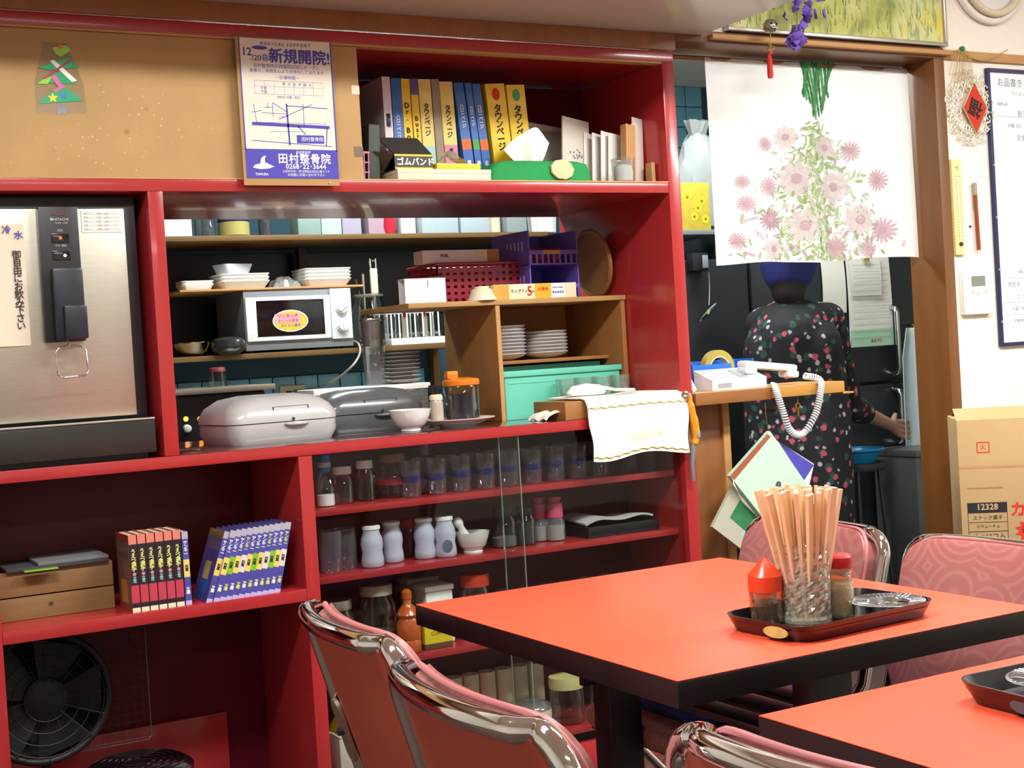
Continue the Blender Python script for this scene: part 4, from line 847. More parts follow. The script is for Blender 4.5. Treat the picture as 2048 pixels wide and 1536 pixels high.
# ---- below: wire grille, fan, bin
gr = thing('wire_grille', 'thin wire cooling grille leaning at the back of the lower bay', 'grille', (.52, .26, .18)); WIRE = pm('thin_wire', '8a7470', .4, .8)
part(gr, 'frame', MB().tube([(0, 0, .07), (.352, 0, .068), (.36, 0, .076), (.365, .02, .39), (0, .02, .39)], .002, 6, True), WIRE)
for k in range(17): part(gr, 'wire', MB().tube([(.01+.021*k, .001, .07), (.01+.021*k, .02, .39)], .0006, 4), WIRE)
for k in range(15): part(gr, 'wire', MB().tube([(0, .001+.0013*k, .075+.021*k), (.362, .001+.0013*k, .075+.021*k)], .0006, 4), WIRE)
fn = thing('fan', 'black round fan standing in the lower red bay', 'fan', (.62, .2, 0)); FAB = pm('fan_black', '0d0f11', .55, var=.4, scale=9)
FM = TR((0, 0, .405))@RXa(PI/2)
part(fn, 'rim', MB().m(FM).tube([(.15*math.cos(k*PI/20), .15*math.sin(k*PI/20), 0) for k in range(40)], .009, 8, True), FAB, smooth=60)
part(fn, 'hub', MB().m(FM).lathe([(.05, -.02), (.05, .015), (.03, .022), (.001, .022)], 20), FAB)
for q in range(5): part(fn, 'blade', MB().m(FM@RZ(q*2*PI/5)).grid(lambda u, v: (.04+.092*u, (v-.5)*(.05+.08*u), .02*(v-.5)), 6, 4, .002), FAB)
for q in range(4): part(fn, 'guard_ring', MB().m(FM).tube([((.05+.028*q)*math.cos(k*PI/16), (.05+.028*q)*math.sin(k*PI/16), .026) for k in range(32)], .0012, 5, True), FAB)
for q in range(16): part(fn, 'guard_spoke', MB().m(FM@RZ(q*PI/8)).tube([(.04, 0, .026), (.143, 0, .024), (.15, 0, 0)], .001, 5), FAB)
part(fn, 'back_shell', MB().m(FM).lathe([(.145, -.012), (.137, -.04), (.06, -.06), (.001, -.06)], 28, cap0=False), FAB, smooth=60)
part(fn, 'stand', MB().tube([(0, .02, .01), (0, .03, .27)], .012, 10), FAB); part(fn, 'foot', MB().lathe([(.1, 0), (.1, .01), (.03, .02)], 24), FAB)
tb_ = thing('black_bin', 'black bin with ridged round lid at the bottom left', 'bin', (.70, -.33, 0))
part(tb_, 'bucket', MB().lathe([(.085, 0), (.108, .33)], 28), BLACK, smooth=50); part(tb_, 'lid', MB().lathe([(.112, .3302), (.113, .345), (.1, .355), (.001, .36)], 32), BLACKG, smooth=50)
for q in range(5): part(tb_, 'lid_ridge', MB().tube([((.035+.015*q)*math.cos(k*PI/16), (.035+.015*q)*math.sin(k*PI/16), .3595-.0008*q) for k in range(32)], .002, 5, True), BLACKG)

# ================================================================== glass cabinet contents
TUMG = glassm('tumbler_glass', 'e6e6ea', .16, .04, .07)
Z1, Z2, Z3, Z4 = .7912, .6232, .3932, .1182
def px_x(px, py, Y): return at(px, py, Y=Y).x
def jar(name, label, cat, px, py, Y, z, r, h, gm, lidm=None, fill=None, fh=.5, fr=1, group=None, neck=.8, lidh=.014):
    o = thing(name, label, cat, (px_x(px, py, Y), Y, z), group=group)
    part(o, 'glass', MB().lathe([(r*.85, 0), (r, r*.12), (r, h*.78), (r*neck, h*.9), (r*neck, h)], 20, cap1=False), gm, smooth=50)
    if fill: part(o, 'contents', MB().lathe([(r*.8, .002), (r*.93, r*.14), (r*.93, h*fh), (.001, h*fh)], 18), fill)
    if lidm: part(o, 'lid', MB().lathe([(r*neck*1.06, h*.93), (r*neck*1.08, h+.001), (r*neck*1.05, h+lidh), (.001, h+lidh)], 20), lidm)
    return o
SALT = pm('salt', 'eceaea', .9); BLUEP = pm('blue_cap', '2a6ac0', .35)
o = jar('salt_bottle', 'salt bottle with tall blue cap at the left of the glass cabinet', 'bottle', 652, 1000, .1, Z1, .024, .095, GLASS, None, SALT, .32, neck=.55)
part(o, 'cap', MB().lathe([(.0145, .088), (.017, .09), (.017, .128), (.014, .132)], 16), BLUEP); part(o, 'cap_band', MB().lathe([(.0175, .1), (.0175, .112)], 16), pm('cap_white', 'b8c8d8', .4))
jar('glass_jar', 'clear jar with wide white lid next to the salt bottle', 'jar', 686, 990, .12, Z1, .029, .082, GLASS, WHITE)
jar('glass_jar', 'slim clear jar with white lid, second right of the salt bottle', 'jar', 732, 990, .12, Z1, .025, .092, GLASS, WHITE)
o = jar('instant_jar', 'wide clear jar with red band and dark lid on the top cabinet shelf', 'jar', 785, 985, .15, Z1, .045, .1, GLASS, pm('dull_pink_lid', '8a5a60', .4)); part(o, 'label_band', MB().lathe([(.0458, .035), (.0458, .05)], 20, cap0=False, cap1=False), CRP)
o = jar('pourer_bottle', 'clear bottle with grey pourer left of the blue printed glasses', 'bottle', 852, 975, .22, Z1, .028, .105, GLASS, pm('grey_pourer', '8a8090', .4), neck=.5, lidh=.02)
tg_me = MB().lathe([(.021, 0), (.024, .003), (.0285, .094)], 20, cap1=False).mesh('tumbler', TUMG, 50)
pr_me = MB().lathe([(.0265, .04), (.0272, .056)], 20, cap0=False, cap1=False).mesh('blue_print', glassm('blue_print_glass', '4a4a98', .1, .1, .3))
for row, (Y, n, x0) in enumerate(((.095, 9, 1.555), (.165, 9, 1.60))):
    for k in range(n):
        lab = f'clear tumbler with blue band, {ORD[k]} from the left in the {"front" if row == 0 else "rear"} row of the cabinet top shelf'
        o = thing('blue_band_tumbler', f'blue-banded tumbler, {ORD[k]} from left, {"front" if row == 0 else "rear"} row, top cabinet shelf', 'glass', (x0+.073*k+(.02 if row else 0), Y, Z1), group='blue banded tumblers')
        part(o, 'glass', tg_me, None); part(o, 'blue_print', pr_me, None)
for k in range(2): single('short_glass', f'short clear glass at the right end of the cabinet top shelf, {"left" if k == 0 else "right"} one', 'glass', MB().lathe([(.024, 0), (.027, .004), (.03, .06)], 20, cap1=False).mesh('tumbler', TUMG, 50), None, (2.245+.068*k, .11, Z1), group='short glasses')
# second shelf
tall_me = MB().lathe([(.026, 0), (.029, .004), (.031, .105)], 20, cap1=False).mesh('tall_glass', TUMG, 50)
for k, px in enumerate((662, 698)): single('tall_glass', f'tall clear glass at the left of second cabinet shelf, {"left" if k == 0 else "right"} one', 'glass', tall_me, None, (px_x(px, 1110, .11), .11+.02*k, Z2), group='tall glasses')
FROST = pm('frosted_glass', 'b4b6c6', .3, var=.05, coat=.2)
mbm = MB().lathe([(.024, 0), (.029, .005), (.029, .02), (.026, .042), (.029, .058), (.027, .075), (.021, .09), (.0215, .1)], 20).mesh('bottle', FROST, 50)
mbr = MB().lathe([(.0235, .098), (.0235, .106), (.02, .108), (.001, .106)], 20).mesh('rim', WHITE, 50)
for k, (px, py, Y, lab) in enumerate(((746, 1125, .095, 'leftmost'), (786, 1115, .13, 'second from left'), (851, 1105, .12, 'third from left'), (892, 1105, .1, 'rightmost, with a dark round emblem'))):
    o = thing('milk_bottle', f'frosted milk bottle on the second cabinet shelf, {lab}', 'bottle', (px_x(px, py, Y), Y, Z2), group='frosted milk bottles'); part(o, 'bottle', mbm, None); part(o, 'rim', mbr, None)
    if k == 3: part(o, 'emblem', MB().m(TR((-.008, -.0288, .032))@RZ(-.28)@RX).prism([(.0135*math.cos(q*PI/10), .0165*math.sin(q*PI/10)) for q in range(20)], 0, .0006), pm('slate_ink', '555a72', .7, var=.6, scale=120))
jar('red_lid_jar', 'small red-lidded jar behind the frosted milk bottles', 'jar', 822, 1105, .2, Z2, .028, .085, GLASS, pm('red_lid', 'a82a30', .4))
mo = thing('mortar', 'white footed mortar bowl on the second cabinet shelf', 'mortar', (px_x(946, 1095, .11), .11, Z2))
part(mo, 'bowl', MB().lathe([(.024, .008), (.036, .02), (.044, .045), (.047, .056), (.043, .055), (.03, .02), (.001, .014)], 26), CERAM, smooth=60); part(mo, 'foot', MB().lathe([(.026, 0), (.027, .004), (.024, .0078)], 22), CERAM)
pe = thing('pestle', 'white porcelain pestle standing in the mortar', 'pestle', (px_x(946, 1095, .11)-.004, .112, Z2+.02)); pe.rotation_euler = (0, -.5, 0)
part(pe, 'shaft', MB().lathe([(.008, 0), (.014, .01), (.011, .03), (.009, .06), (.013, .068), (.013, .08), (.008, .087), (.001, .088)], 16), CERAM, smooth=60)
jar('coffee_jar', 'clear jar with black lid beside the mortar', 'jar', 1010, 1085, .13, Z2, .036, .092, GLASS, BLACK, pm('grey_powder', '6a6460', .9), .3)
jar('coffee_jar', 'dark filled jar with black lid behind the pane edge', 'jar', 1052, 1080, .12, Z2, .03, .09, GLASS, BLACK, pm('dark_powder', '2e2a2c', .9), .7)
for k, px in enumerate((1080, 1112)):
    o = jar('pink_shaker', f'clear shaker with pink screw top, {"left" if k == 0 else "right"} of the two in the cabinet', 'shaker', px, 1075, .15-.03*k, Z2, .027, .07, CLEAR, pm('pink_cap', 'c8506a', .4), pm('pale_powder', 'b0a098', .9), .6, lidh=.034, group='pink shakers')
    part(o, 'knob', MB().lathe([(.015, .1045), (.02, .115), (.019, .122)], 14), pm('pink_cap', 'c8506a'))
pt_ = thing('lacquer_tray', 'dark tray with papers on the second cabinet shelf', 'tray', (px_x(1150, 1060, .14), .07, Z2))
part(pt_, 'tray', MB().box(0, .24, 0, .17, 0, .006, .002).box(0, .24, 0, .008, .006, .03, .002).box(0, .24, .162, .17, .006, .03, .002).box(0, .008, .008, .162, .006, .03).box(.232, .24, .008, .162, .006, .03), BLACK)
single('paper_bundle', 'bundle of white papers lying across the dark cabinet tray', 'papers', MB().grid(lambda u, v: (.23*u, .14*v, .03+.012*math.sin(3*u+v)+.006*math.sin(9*u)), 12, 6, .006), pm('grey_paper', 'b4b2b0', .8), (pt_.location.x+.005, .09, Z2+.008), smooth=60)
# third shelf
jar('pickle_jar', 'large clear jar with dark contents at the left of third cabinet shelf', 'jar', 672, 1190, .13, Z3, .045, .14, GLASS, STEEL, pm('dark_pickles', '3a3a38', .8), .5)
jar('pale_lid_jar', 'large clear jar with pale lid on the third cabinet shelf', 'jar', 752, 1190, .13, Z3, .05, .165, GLASS, pm('taupe_lid', 'a89888', .4), pm('brown_powder', '5a4034', .9), .35)
o = thing('white_tub_pair', 'white lidded square tub on the third cabinet shelf', 'tub', (px_x(868, 1200, .15), .15, Z3)); part(o, 'body', MB().box(-.04, .04, -.035, .035, 0, .14, .006), WHITE); part(o, 'lid', MB().box(-.043, .043, -.038, .038, .1403, .155, .003), WHITE)
o = thing('green_grey_tub', 'grey-green lidded tub behind the white square tub', 'tub', (px_x(838, 1190, .24), .24, Z3)); part(o, 'body', MB().box(-.045, .045, -.03, .03, 0, .15, .006), pm('sage_plastic', '8f947c', .4)); part(o, 'lid', MB().box(-.048, .048, -.033, .033, .1503, .165, .003), pm('sage_plastic', '8f947c'))
jar('orange_lid_jar', 'clear jar with broad orange-red lid on the third cabinet shelf', 'jar', 950, 1180, .12, Z3, .046, .15, GLASS, pm('orange_red_lid', 'c23a20', .4), pm('pale_contents', 'a89c94', .9), .6, lidh=.022)
ob = thing('orange_bottle', 'translucent orange sauce bottle at the front of third cabinet shelf', 'bottle', (px_x(820, 1300, .075), .075, Z3)); ORB = pm('orange_translucent', 'b8541a', .2, coat=.4)
part(ob, 'bottle', MB().lathe([(.026, 0), (.031, .005), (.031, .03), (.029, .034), (.031, .038), (.031, .075), (.024, .09), (.03, .1), (.02, .118), (.011, .126), (.011, .14)], 22), ORB, smooth=50); part(ob, 'cap', MB().lathe([(.013, .1402), (.013, .158), (.006, .165)], 16), ORB)
yt = thing('yellow_tin', 'yellow box with printed text beside the orange bottle', 'tin', (px_x(872, 1300, .085), .085, Z3)); part(yt, 'body', MB().box(-.04, .04, -.022, .022, 0, .085, .004), pm('tin_yellow', 'd8c020', .35)); part(yt, 'base_band', MB().box(-.0405, .0405, -.0225, .0225, .0, .016, .002), pm('tin_brown', '5a3a28', .4))
part(yt, 'lettering', MB().text('カレー粉', .016, TR((0, -.0232, .06))@RX).text('CURRY', .014, TR((0, -.0232, .042))@RX), pm('dark_ochre_ink', '6a4a10', .7), smooth=0, kind='stuff')
for row in range(2):
    for k in range(8): single('cabinet_tumbler', f'clear tumbler, {ORD[k]} from the left, {"front" if row == 0 else "rear"} row, third cabinet shelf', 'glass', tum_me2 if 'tum_me2' in globals() else globals().setdefault('tum_me2', MB().lathe([(.022, 0), (.026, .008), (.031, .1)], 18, cap1=False).mesh('tumbler', TUMG, 50)), None, (1.80+.068*k, .1+.09*row, Z3), group='tumblers on the third cabinet shelf')
# bottom shelf
roll_me = MB().lathe([(.024, 0), (.024, .15), (.006, .15), (.006, .14)], 18).mesh('roll', pm('cream_rolls', 'd8caac', .8, var=.1))
for k in range(7): single('paper_roll', f'cream paper roll standing on the bottom cabinet shelf, {ORD[k]} from the left', 'paper roll', roll_me, None, (1.66+.052*k, .24, Z4), group='paper rolls in the cabinet')
jar('cream_lid_jar', 'clear jar with broad cream lid on the bottom cabinet shelf', 'jar', 1138, 1470, .11, Z4, .048, .105, GLASS, pm('cream_lid', 'c8bd80', .45), lidh=.024, neck=.95)
o = thing('glass_lid_dish', 'cream round dish with clear lid on the bottom cabinet shelf', 'dish', (px_x(1065, 1450, .12), .12, Z4)); part(o, 'dish', MB().lathe([(.045, 0), (.055, .03), (.055, .055)], 24), CREAM); part(o, 'lid', MB().lathe([(.056, .0553), (.05, .07), (.02, .08), (.001, .08)], 24), CLEAR, smooth=50)
o = thing('teal_box', 'pale teal box at the right of the bottom cabinet shelf', 'box', (px_x(1165, 1400, .2)+.05, .14, Z4)); part(o, 'body', MB().box(0, .13, 0, .1, 0, .15, .003), pm('teal_grey', '6f8c86', .5)); part(o, 'lid', MB().box(-.003, .133, -.003, .103, .1503, .165, .003), pm('pale_teal', '8fb0a8', .5))
o = thing('white_carton', 'white carton at the bottom left of the glass cabinet', 'carton', (1.30, .07, Z4)); part(o, 'body', MB().box(0, .2, 0, .12, 0, .09, .003), pm('dull_white', 'c8c4b4', .6)); part(o, 'flap', MB().box(0, .2, -.001, .06, .0902, .093), pm('dull_white', 'c8c4b4'))
single('yellow_bag', 'yellow plastic bag bundled on the white carton in the cabinet', 'bag', MB().grid(lambda u, v: (.12*(u-.5), .09*(v-.5), .06*math.sin(PI*u)**.5*math.sin(PI*v)**.5+.008*math.sin(15*u+7*v)), 12, 10, .001), pm('yellow_poly', 'c8b020', .4), (1.37, .125, Z4+.095), smooth=30)

# ================================================================== doorway: noren, charms, painting
NY = .09; nx0, nx1, nz0, nz1 = 2.585, 3.398, 1.374, 1.985
def cloth_y(x, z):
    t = (nz1-z)/(nz1-nz0); return NY+.004+.011*math.sin((x-nx0)*31+.7*math.sin(z*3))*(.35+.65*t)+.006*math.sin((x-nx0)*11+1)*t
nr = thing('noren_curtain', 'white noren curtain printed with pale flowers in the kitchen doorway', 'curtain', (2.99, NY, nz1))
def translucent(name, col):
    m = pm(name, col, .9, var=.03 if 'linen' in name else .16, scale=40, bump=.2, bscale=400); n = m.node_tree.nodes; L = m.node_tree.links; b = n['Principled BSDF']
    t = n.new('ShaderNodeBsdfTranslucent'); t.inputs[0].default_value = list(lin(col))+[1]; mx = n.new('ShaderNodeMixShader'); mx.inputs[0].default_value = .35
    L.new(b.outputs[0], mx.inputs[1]); L.new(t.outputs[0], mx.inputs[2]); L.new(mx.outputs[0], n['Material Output'].inputs[0]); return m
CLO = translucent('white_linen', 'e4e4e0')
def panel(x0, x1, zlo, dy=0):
    def fn(u, v):
        x = x0(v)+(x1(v)-x0(v))*u; z = zlo+(nz1-zlo)*v; z -= .004*math.sin(x*13)*(1-v)
        return (x-2.99, cloth_y(x, z)-NY+dy, z-nz1)
    return MB().grid(fn, 44, 24)
xs = at(1640, 500, Y=NY).x
part(nr, 'left_panel', panel(lambda v: nx0, lambda v: xs+(.004 if v > .14 else -.004), nz0), CLO, smooth=80); part(nr, 'right_panel', panel(lambda v: xs-(.004 if v > .14 else -.005), lambda v: nx1, nz0+.006, .0012), CLO, smooth=80)
part(nr, 'rod', MB().tube([(-.56, .012, -.002), (.415, .012, -.002)], .007, 8), WOOD)
PG = [translucent('print_green_a', 'b4c69a'), translucent('print_green_b', '9cb678'), translucent('print_green_c', 'c6d2b0')]
PP = [translucent('print_pink_a', 'd6c6ca'), translucent('print_pink_b', 'cfb4bc'), translucent('print_mauve', 'c4a2ae')]
STEM = [translucent('print_stem', '2a8a50'), translucent('print_stem_dark', '417a40'), translucent('print_stem_light', '5fa068')]
def on_cloth(px, py, lift):
    p = at(px, py, Y=NY); return Vector((p.x-2.99, cloth_y(p.x, p.z)-NY-lift, p.z-nz1))
def cpoly(m, pts, lift): m.add([on_cloth(x, y, lift) for x, y in pts], [tuple(range(len(pts)))])
def C3(x, y): return (1320+x/2.813, y/2.813)
m3 = [MB(), MB(), MB()]
for k in range(16):      # bundled stems fanning down
    x = 790+12*k; b = k % 3
    for s_ in range(6):
        f0, f1 = s_/6, (s_+1)/6; wob = lambda f: x+(880-x)*.25*math.sin(f*2.4)*f+12*math.sin(f*4+k)
        y0, y1 = 345+f0*(330-6*abs(k-8)*3), 345+f1*(330-6*abs(k-8)*3)
        cpoly(m3[b], [C3(wob(f0)-9, y0), C3(wob(f0)+9, y0), C3(wob(f1)+8-4*f1, y1), C3(wob(f1)-8+4*f1, y1)], .0012+.0001*b)
for b in range(3): part(nr, 'stem_print', m3[b], STEM[b], smooth=0, kind='stuff')
rnd = random.Random(3); mg = [MB(), MB(), MB()]; mpk = [MB(), MB(), MB()]
for k in range(900):
    v = rnd.random()**.75; cx = 880+(rnd.gauss(0, .42))*(80+430*v); cy = 660+790*v
    if not (340 < cx < 1390) or cy > 1452: continue
    a = rnd.gauss(PI/2, .8); L_ = rnd.uniform(24, 62); w_ = L_*rnd.uniform(.07, .2)
    dx, dy = math.cos(a), math.sin(a); q = [(0, 0), (.35, 1), (.75, .8), (1, 0), (.75, -.8), (.35, -1)]
    side = abs(cx-880)/500
    tgt = mg if rnd.random() > side*.9 else mpk
    cpoly(tgt[rnd.randrange(3)], [C3(cx+dx*L_*s-dy*w_*t, min(1466, cy+dy*L_*s+dx*w_*t)) for s, t in q], .0018+.00002*(k % 20))
for b in range(3):
    part(nr, 'leaf_print', mg[b], PG[b], smooth=0, kind='stuff'); part(nr, 'spray_print', mpk[b], PP[b], smooth=0, kind='stuff')
for k, (cx, cy, r, c) in enumerate(((765, 1005, 88, 0), (985, 1050, 82, 0), (810, 1270, 86, 0), (1125, 1235, 78, 0), (1000, 1390, 62, 1), (1235, 1010, 60, 1), (610, 1050, 52, 1), (615, 1235, 60, 2), (590, 810, 42, 1), (490, 1145, 45, 1), (1270, 1290, 70, 1), (710, 770, 60, 0), (930, 830, 60, 0), (1070, 850, 55, 1), (470, 1020, 38, 1), (640, 1400, 55, 0), (1170, 1400, 50, 1), (450, 1350, 45, 1))):
    mf_ = MB(); mc = MB(); n_ = 9 if c == 0 else 15; r *= 1.14 if c == 0 else 1.1; pw = 1 if c == 0 else .42
    for p in range(n_):
        a = 2*PI*p/n_+k; dx, dy = math.cos(a), math.sin(a)
        cpoly(mf_, [C3(cx+dx*r*s-dy*r*t, min(1466, cy+dy*r*s+dx*r*t)) for s, t in ((.1, .06*pw), (.5, .24*pw), (.85, .2*pw), (1, 0), (.85, -.2*pw), (.5, -.24*pw), (.1, -.06*pw))], .0026+.00003*p)
    cpoly(mc, [C3(cx+r*.3*math.cos(q*PI/6), min(1466, cy+r*.3*math.sin(q*PI/6))) for q in range(12)], .0032)
    fl = part(nr, 'flower_print', mf_, translucent('print_white_pink', 'dcd3d2') if c == 0 else PP[c], smooth=0, kind='stuff'); part(fl, 'flower_centre', mc, PP[1], smooth=0)

# painting on the rail
def meadow():
    m = pm('painted_meadow', 'b8b84a', .55, var=.2, scale=6); n = m.node_tree.nodes; L = m.node_tree.links; b = n['Principled BSDF']; tc = n['Texture Coordinate']
    def noise(sc, st): 
        mp = n.new('ShaderNodeMapping'); mp.inputs['Scale'].default_value = st; L.new(tc.outputs['Object'], mp.inputs[0]); z = n.new('ShaderNodeTexNoise'); z.inputs['Scale'].default_value = sc; z.inputs['Detail'].default_value = 6; L.new(mp.outputs[0], z.inputs['Vector']); return z
    r1 = n.new('ShaderNodeValToRGB'); e = r1.color_ramp.elements; e[0].position = .38; e[0].color = list(lin('7c8438'))+[1]; e[1].position = .62; e[1].color = list(lin('d9c850'))+[1]
    q = e.new(.46); q.color = list(lin('b4b862'))+[1]; q = e.new(.53); q.color = list(lin('c9cf90'))+[1]
    L.new(noise(3.2, (1, 1, 1)).outputs['Fac'], r1.inputs[0])
    r2 = n.new('ShaderNodeValToRGB'); e = r2.color_ramp.elements; e[0].position = .52; e[0].color = (0, 0, 0, 1); e[1].position = .62; e[1].color = (1, 1, 1, 1); L.new(noise(14, (3, 1, 1)).outputs['Fac'], r2.inputs[0])
    mx = n.new('ShaderNodeMix'); mx.data_type = 'RGBA'; mx.inputs['B'].default_value = list(lin('7c8a50'))+[1]; mu = n.new('ShaderNodeMath'); mu.operation = 'MULTIPLY'; mu.inputs[1].default_value = .6
    L.new(r2.outputs[0], mu.inputs[0]); L.new(mu.outputs[0], mx.inputs['Factor']); L.new(r1.outputs[0], mx.inputs['A']); L.new(mx.outputs['Result'], b.inputs['Base Color']); return m
pa = thing('painting', 'large meadow painting in a thin silver frame above the doorway', 'painting', (3.02, -.018, 2.036)); SILF = pm('silver_frame', 'b4b0a8', .3, .7)
cv = part(pa, 'canvas', MB().box(-.425, .425, -.004, .012, .012, .44), meadow())
for a_ in ((-.437, .437, 0, .0118), (-.437, .437, .4402, .452)): part(pa, 'frame_bar', MB().box(a_[0], a_[1], -.012, .015, a_[2], a_[3], .002), SILF)
for x in (-.437, .4252): part(pa, 'frame_bar', MB().box(x, x+.0118, -.012, .015, .012, .44, .002), SILF)
mm = [MB(), MB(), MB()]
for k in range(150):
    x = rnd.uniform(-.41, .41); z = rnd.uniform(.014, .12); h = rnd.uniform(.015, .05); dx = rnd.uniform(-.015, .015); m_ = mm[(2 if x > .2 else k % 2)]
    m_.add([(x-.0015, -.0046, z), (x+.0015, -.0046, z), (x+dx, -.0046, z+h)], [(0, 1, 2)])
for b, c in enumerate(('6a7838', '8a8a40', '5fa080')): part(cv, 'painted_grass', mm[b], pm('grass_paint_'+'abc'[b], c, .6), smooth=0, kind='stuff')

# hanging charm and wisteria
HY = -.12
def HP(px, py): return at(px, py, Y=HY)
c0 = HP(1541, -30)
ch = thing('hanging_charm', 'hanging charm with silver bell and red tassel before the doorway', 'charm', HP(1541, 156)); o0 = ch.location.copy()
def rel(px, py): return HP(px, py)-o0
GOLD = pm('gold_cord', '7a6030', .4, .3)
topz = 2.5-o0.z
part(ch, 'string', MB().tube([(rel(1546, 15).x, 0, topz), rel(1546, 15), rel(1541, 40), rel(1541, 110)], .0012, 5), GOLD)
part(ch, 'bead', MB().m(TR(rel(1546, 15))).lathe([(.001, -.006), (.005, -.004), (.0065, 0), (.005, .004), (.001, .006)], 12), BLACKG)
bl = part(ch, 'bell', MB().m(TR(rel(1540, 52))).lathe([(.001, -.02), (.015, -.017), (.02, -.005), (.02, .007), (.012, .017), (.001, .02)], 16), pm('antique_silver', '9a948a', .25, .8, var=.3, scale=60), smooth=60)
for s in (-1, 1): part(bl, 'eyelet', MB().m(TR(rel(1540, 50)+Vector((s*.009, -.019, .001)))).lathe([(.001, -.004), (.0045, -.002), (.0045, .002), (.001, .004)], 10), BLACKG)
part(bl, 'slot', MB().m(TR(rel(1540, 58))).box(-.01, .01, -.0205, -.016, -.0015, .0015), BLACKG)
part(ch, 'knot', MB().m(TR(rel(1541, 95))).tube([(.012*math.cos(k*PI/6)*(1+.4*math.cos(k*PI/2)), .004*math.sin(k), .007*math.sin(k*PI/6)*1.2) for k in range(12)], .0022, 6, True), GOLD)
part(ch, 'tassel_cap', MB().m(TR(rel(1541, 106))).lathe([(.006, -.004), (.006, .002), (.003, .006)], 10), REDINK)
tz0 = rel(1541, 108).z
part(ch, 'tassel', MB().lathe([(.0075, 0), (.0085, .01), (.0075, tz0*.8), (.004, tz0-.002)], 14), pm('red_thread', 'b8281e', .8, var=.3, scale=40, stretch=(20, 20, 1)), smooth=60)
ws = thing('wisteria_spray', 'artificial violet wisteria spray hanging beside the charm', 'artificial flower', at(1592, 105, Y=HY-.02)); w0 = ws.location.copy()
def wrel(px, py, dy=0): return at(px, py, Y=HY-.02+dy)-w0
part(ws, 'stem', MB().tube([(wrel(1600, 0).x, 0, 2.5-w0.z), wrel(1598, 10), wrel(1592, 55), wrel(1592, 100)], .0015, 5), pm('green_stem', '6a7a40', .6))
VIO = pm('violet_petal', '6a50b0', .7, var=.2); petal = MB().grid(lambda u, v: (.03*(u-.5)*math.sin(PI*min(1, v+.15)), .006*math.sin(PI*u), .028*v), 5, 4, .0006).mesh('petal', VIO, 60)
for k in range(40):
    py = rnd.uniform(-12, 62) if k < 20 else rnd.uniform(62, 96); px = 1594+rnd.gauss(0, 24 if py < 50 else 9)
    p = wrel(px, py, rnd.uniform(-.015, .015)); part(ws, 'petal', petal, None, loc=p, rot=(rnd.uniform(-1, 1), rnd.uniform(-2.2, 2.2), rnd.uniform(0, 6)))

# ================================================================== behind the doorway
ledz = ks2.location.z+.0195
p_ = at(1398, 455, Y=1.27)
sfx = thing('sunflower_card', 'yellow card printed with sunflowers on the kitchen ledge', 'card', (p_.x, 1.27, ledz)); sfh = at(1398, 365, Y=1.27).z-ledz
sc = part(sfx, 'card', MB().box(-.09, .06, 0, .006, 0, sfh, .002), pm('sunflower_yellow', 'b8a030', .5, var=.35, scale=30))
for k, (dx, z) in enumerate(((-.02, .3), (.02, .62), (-.05, .7), (.035, .25), (0, .48))):
    fh_ = part(sc, 'sunflower', MB().m(TR((dx, -.0006, z*sfh))@RX).prism([((.02 if q % 2 else .014)*math.cos(q*PI/9), (.02 if q % 2 else .014)*math.sin(q*PI/9)) for q in range(18)], 0, .0005), pm('petal_yellow', 'f0d020', .5)); part(fh_, 'disc', MB().m(TR((dx, -.0014, z*sfh))@RX).prism([(.007*math.cos(q*PI/5), .007*math.sin(q*PI/5)) for q in range(10)], 0, .0002), pm('seed_brown', '8a5a18', .7))
p_ = at(1403, 350, Y=1.4); bgz = at(1403, 240, Y=1.4).z-ledz
bg_me = MB().lathe([(.05, 0), (.085, .03), (.095, bgz*.25), (.085, bgz*.45), (.092, bgz*.6), (.06, bgz*.8), (.03, bgz*.88), (.05, bgz)], 18, sx=1.1, sy=.7)
for v in bg_me.v: v += Vector((rnd.gauss(0, .007), rnd.gauss(0, .007), rnd.gauss(0, .005) if v.z > .02 else 0))
single('plastic_bag', 'greyish white plastic bag standing on the ledge behind sunflower card', 'bag', bg_me, pm('bag_white', '8f9696', .35, var=.25, scale=8, bump=.6, bscale=20), (p_.x, 1.42, ledz), smooth=40)
dc = thing('dark_cabinet', 'dark grey metal cabinet left of the refrigerator', 'cabinet', (3.05, 1.2, 0)); CHAR = pm('charcoal_metal', '33373b', .4, .4, var=.15, scale=4)
part(dc, 'body', MB().box(0, .545, .012, .34, 0, 1.47, .004), CHAR); part(dc, 'door', MB().box(.003, .542, 0, .0115, .06, 1.465, .003), CHAR)
p_ = at(1397, 527, Y=1.18)
ad = thing('cordless_charger', 'black charger with coiled thin cord on the dark cabinet', 'charger', (p_.x, 1.185, p_.z))
part(ad, 'body', MB().box(-.045, .03, -.03, .014, -.03, .04, .006), BLACK); part(ad, 'face_plate', MB().box(-.0, .026, -.034, -.0301, -.02, .03, .003), pm('grey_face', '8a9094', .4))
e0 = at(1417, 545, Y=1.17)-ad.location; e1 = at(1418, 610, Y=1.17)-ad.location; e2 = at(1416, 625, Y=1.17)-ad.location
part(ad, 'cord', MB().tube(bez([e0, (e0+e1)/2+Vector((.004, 0, 0)), e1]), .0022, 5), pm('pale_cord', 'a8a8a4', .5))
bun = part(ad, 'cord_bundle', MB().tube([e2+Vector((.05*math.sin(k*.9)*math.cos(.55), .004*math.cos(k), .035*math.sin(k*.9+.25*math.sin(k)))) for k in range(46)], .0016, 4), BLACK)
part(bun, 'tie', MB().m(TR(e2)@RY(.6)).box(-.004, .004, -.008, .008, -.01, .01, .002), LIME)
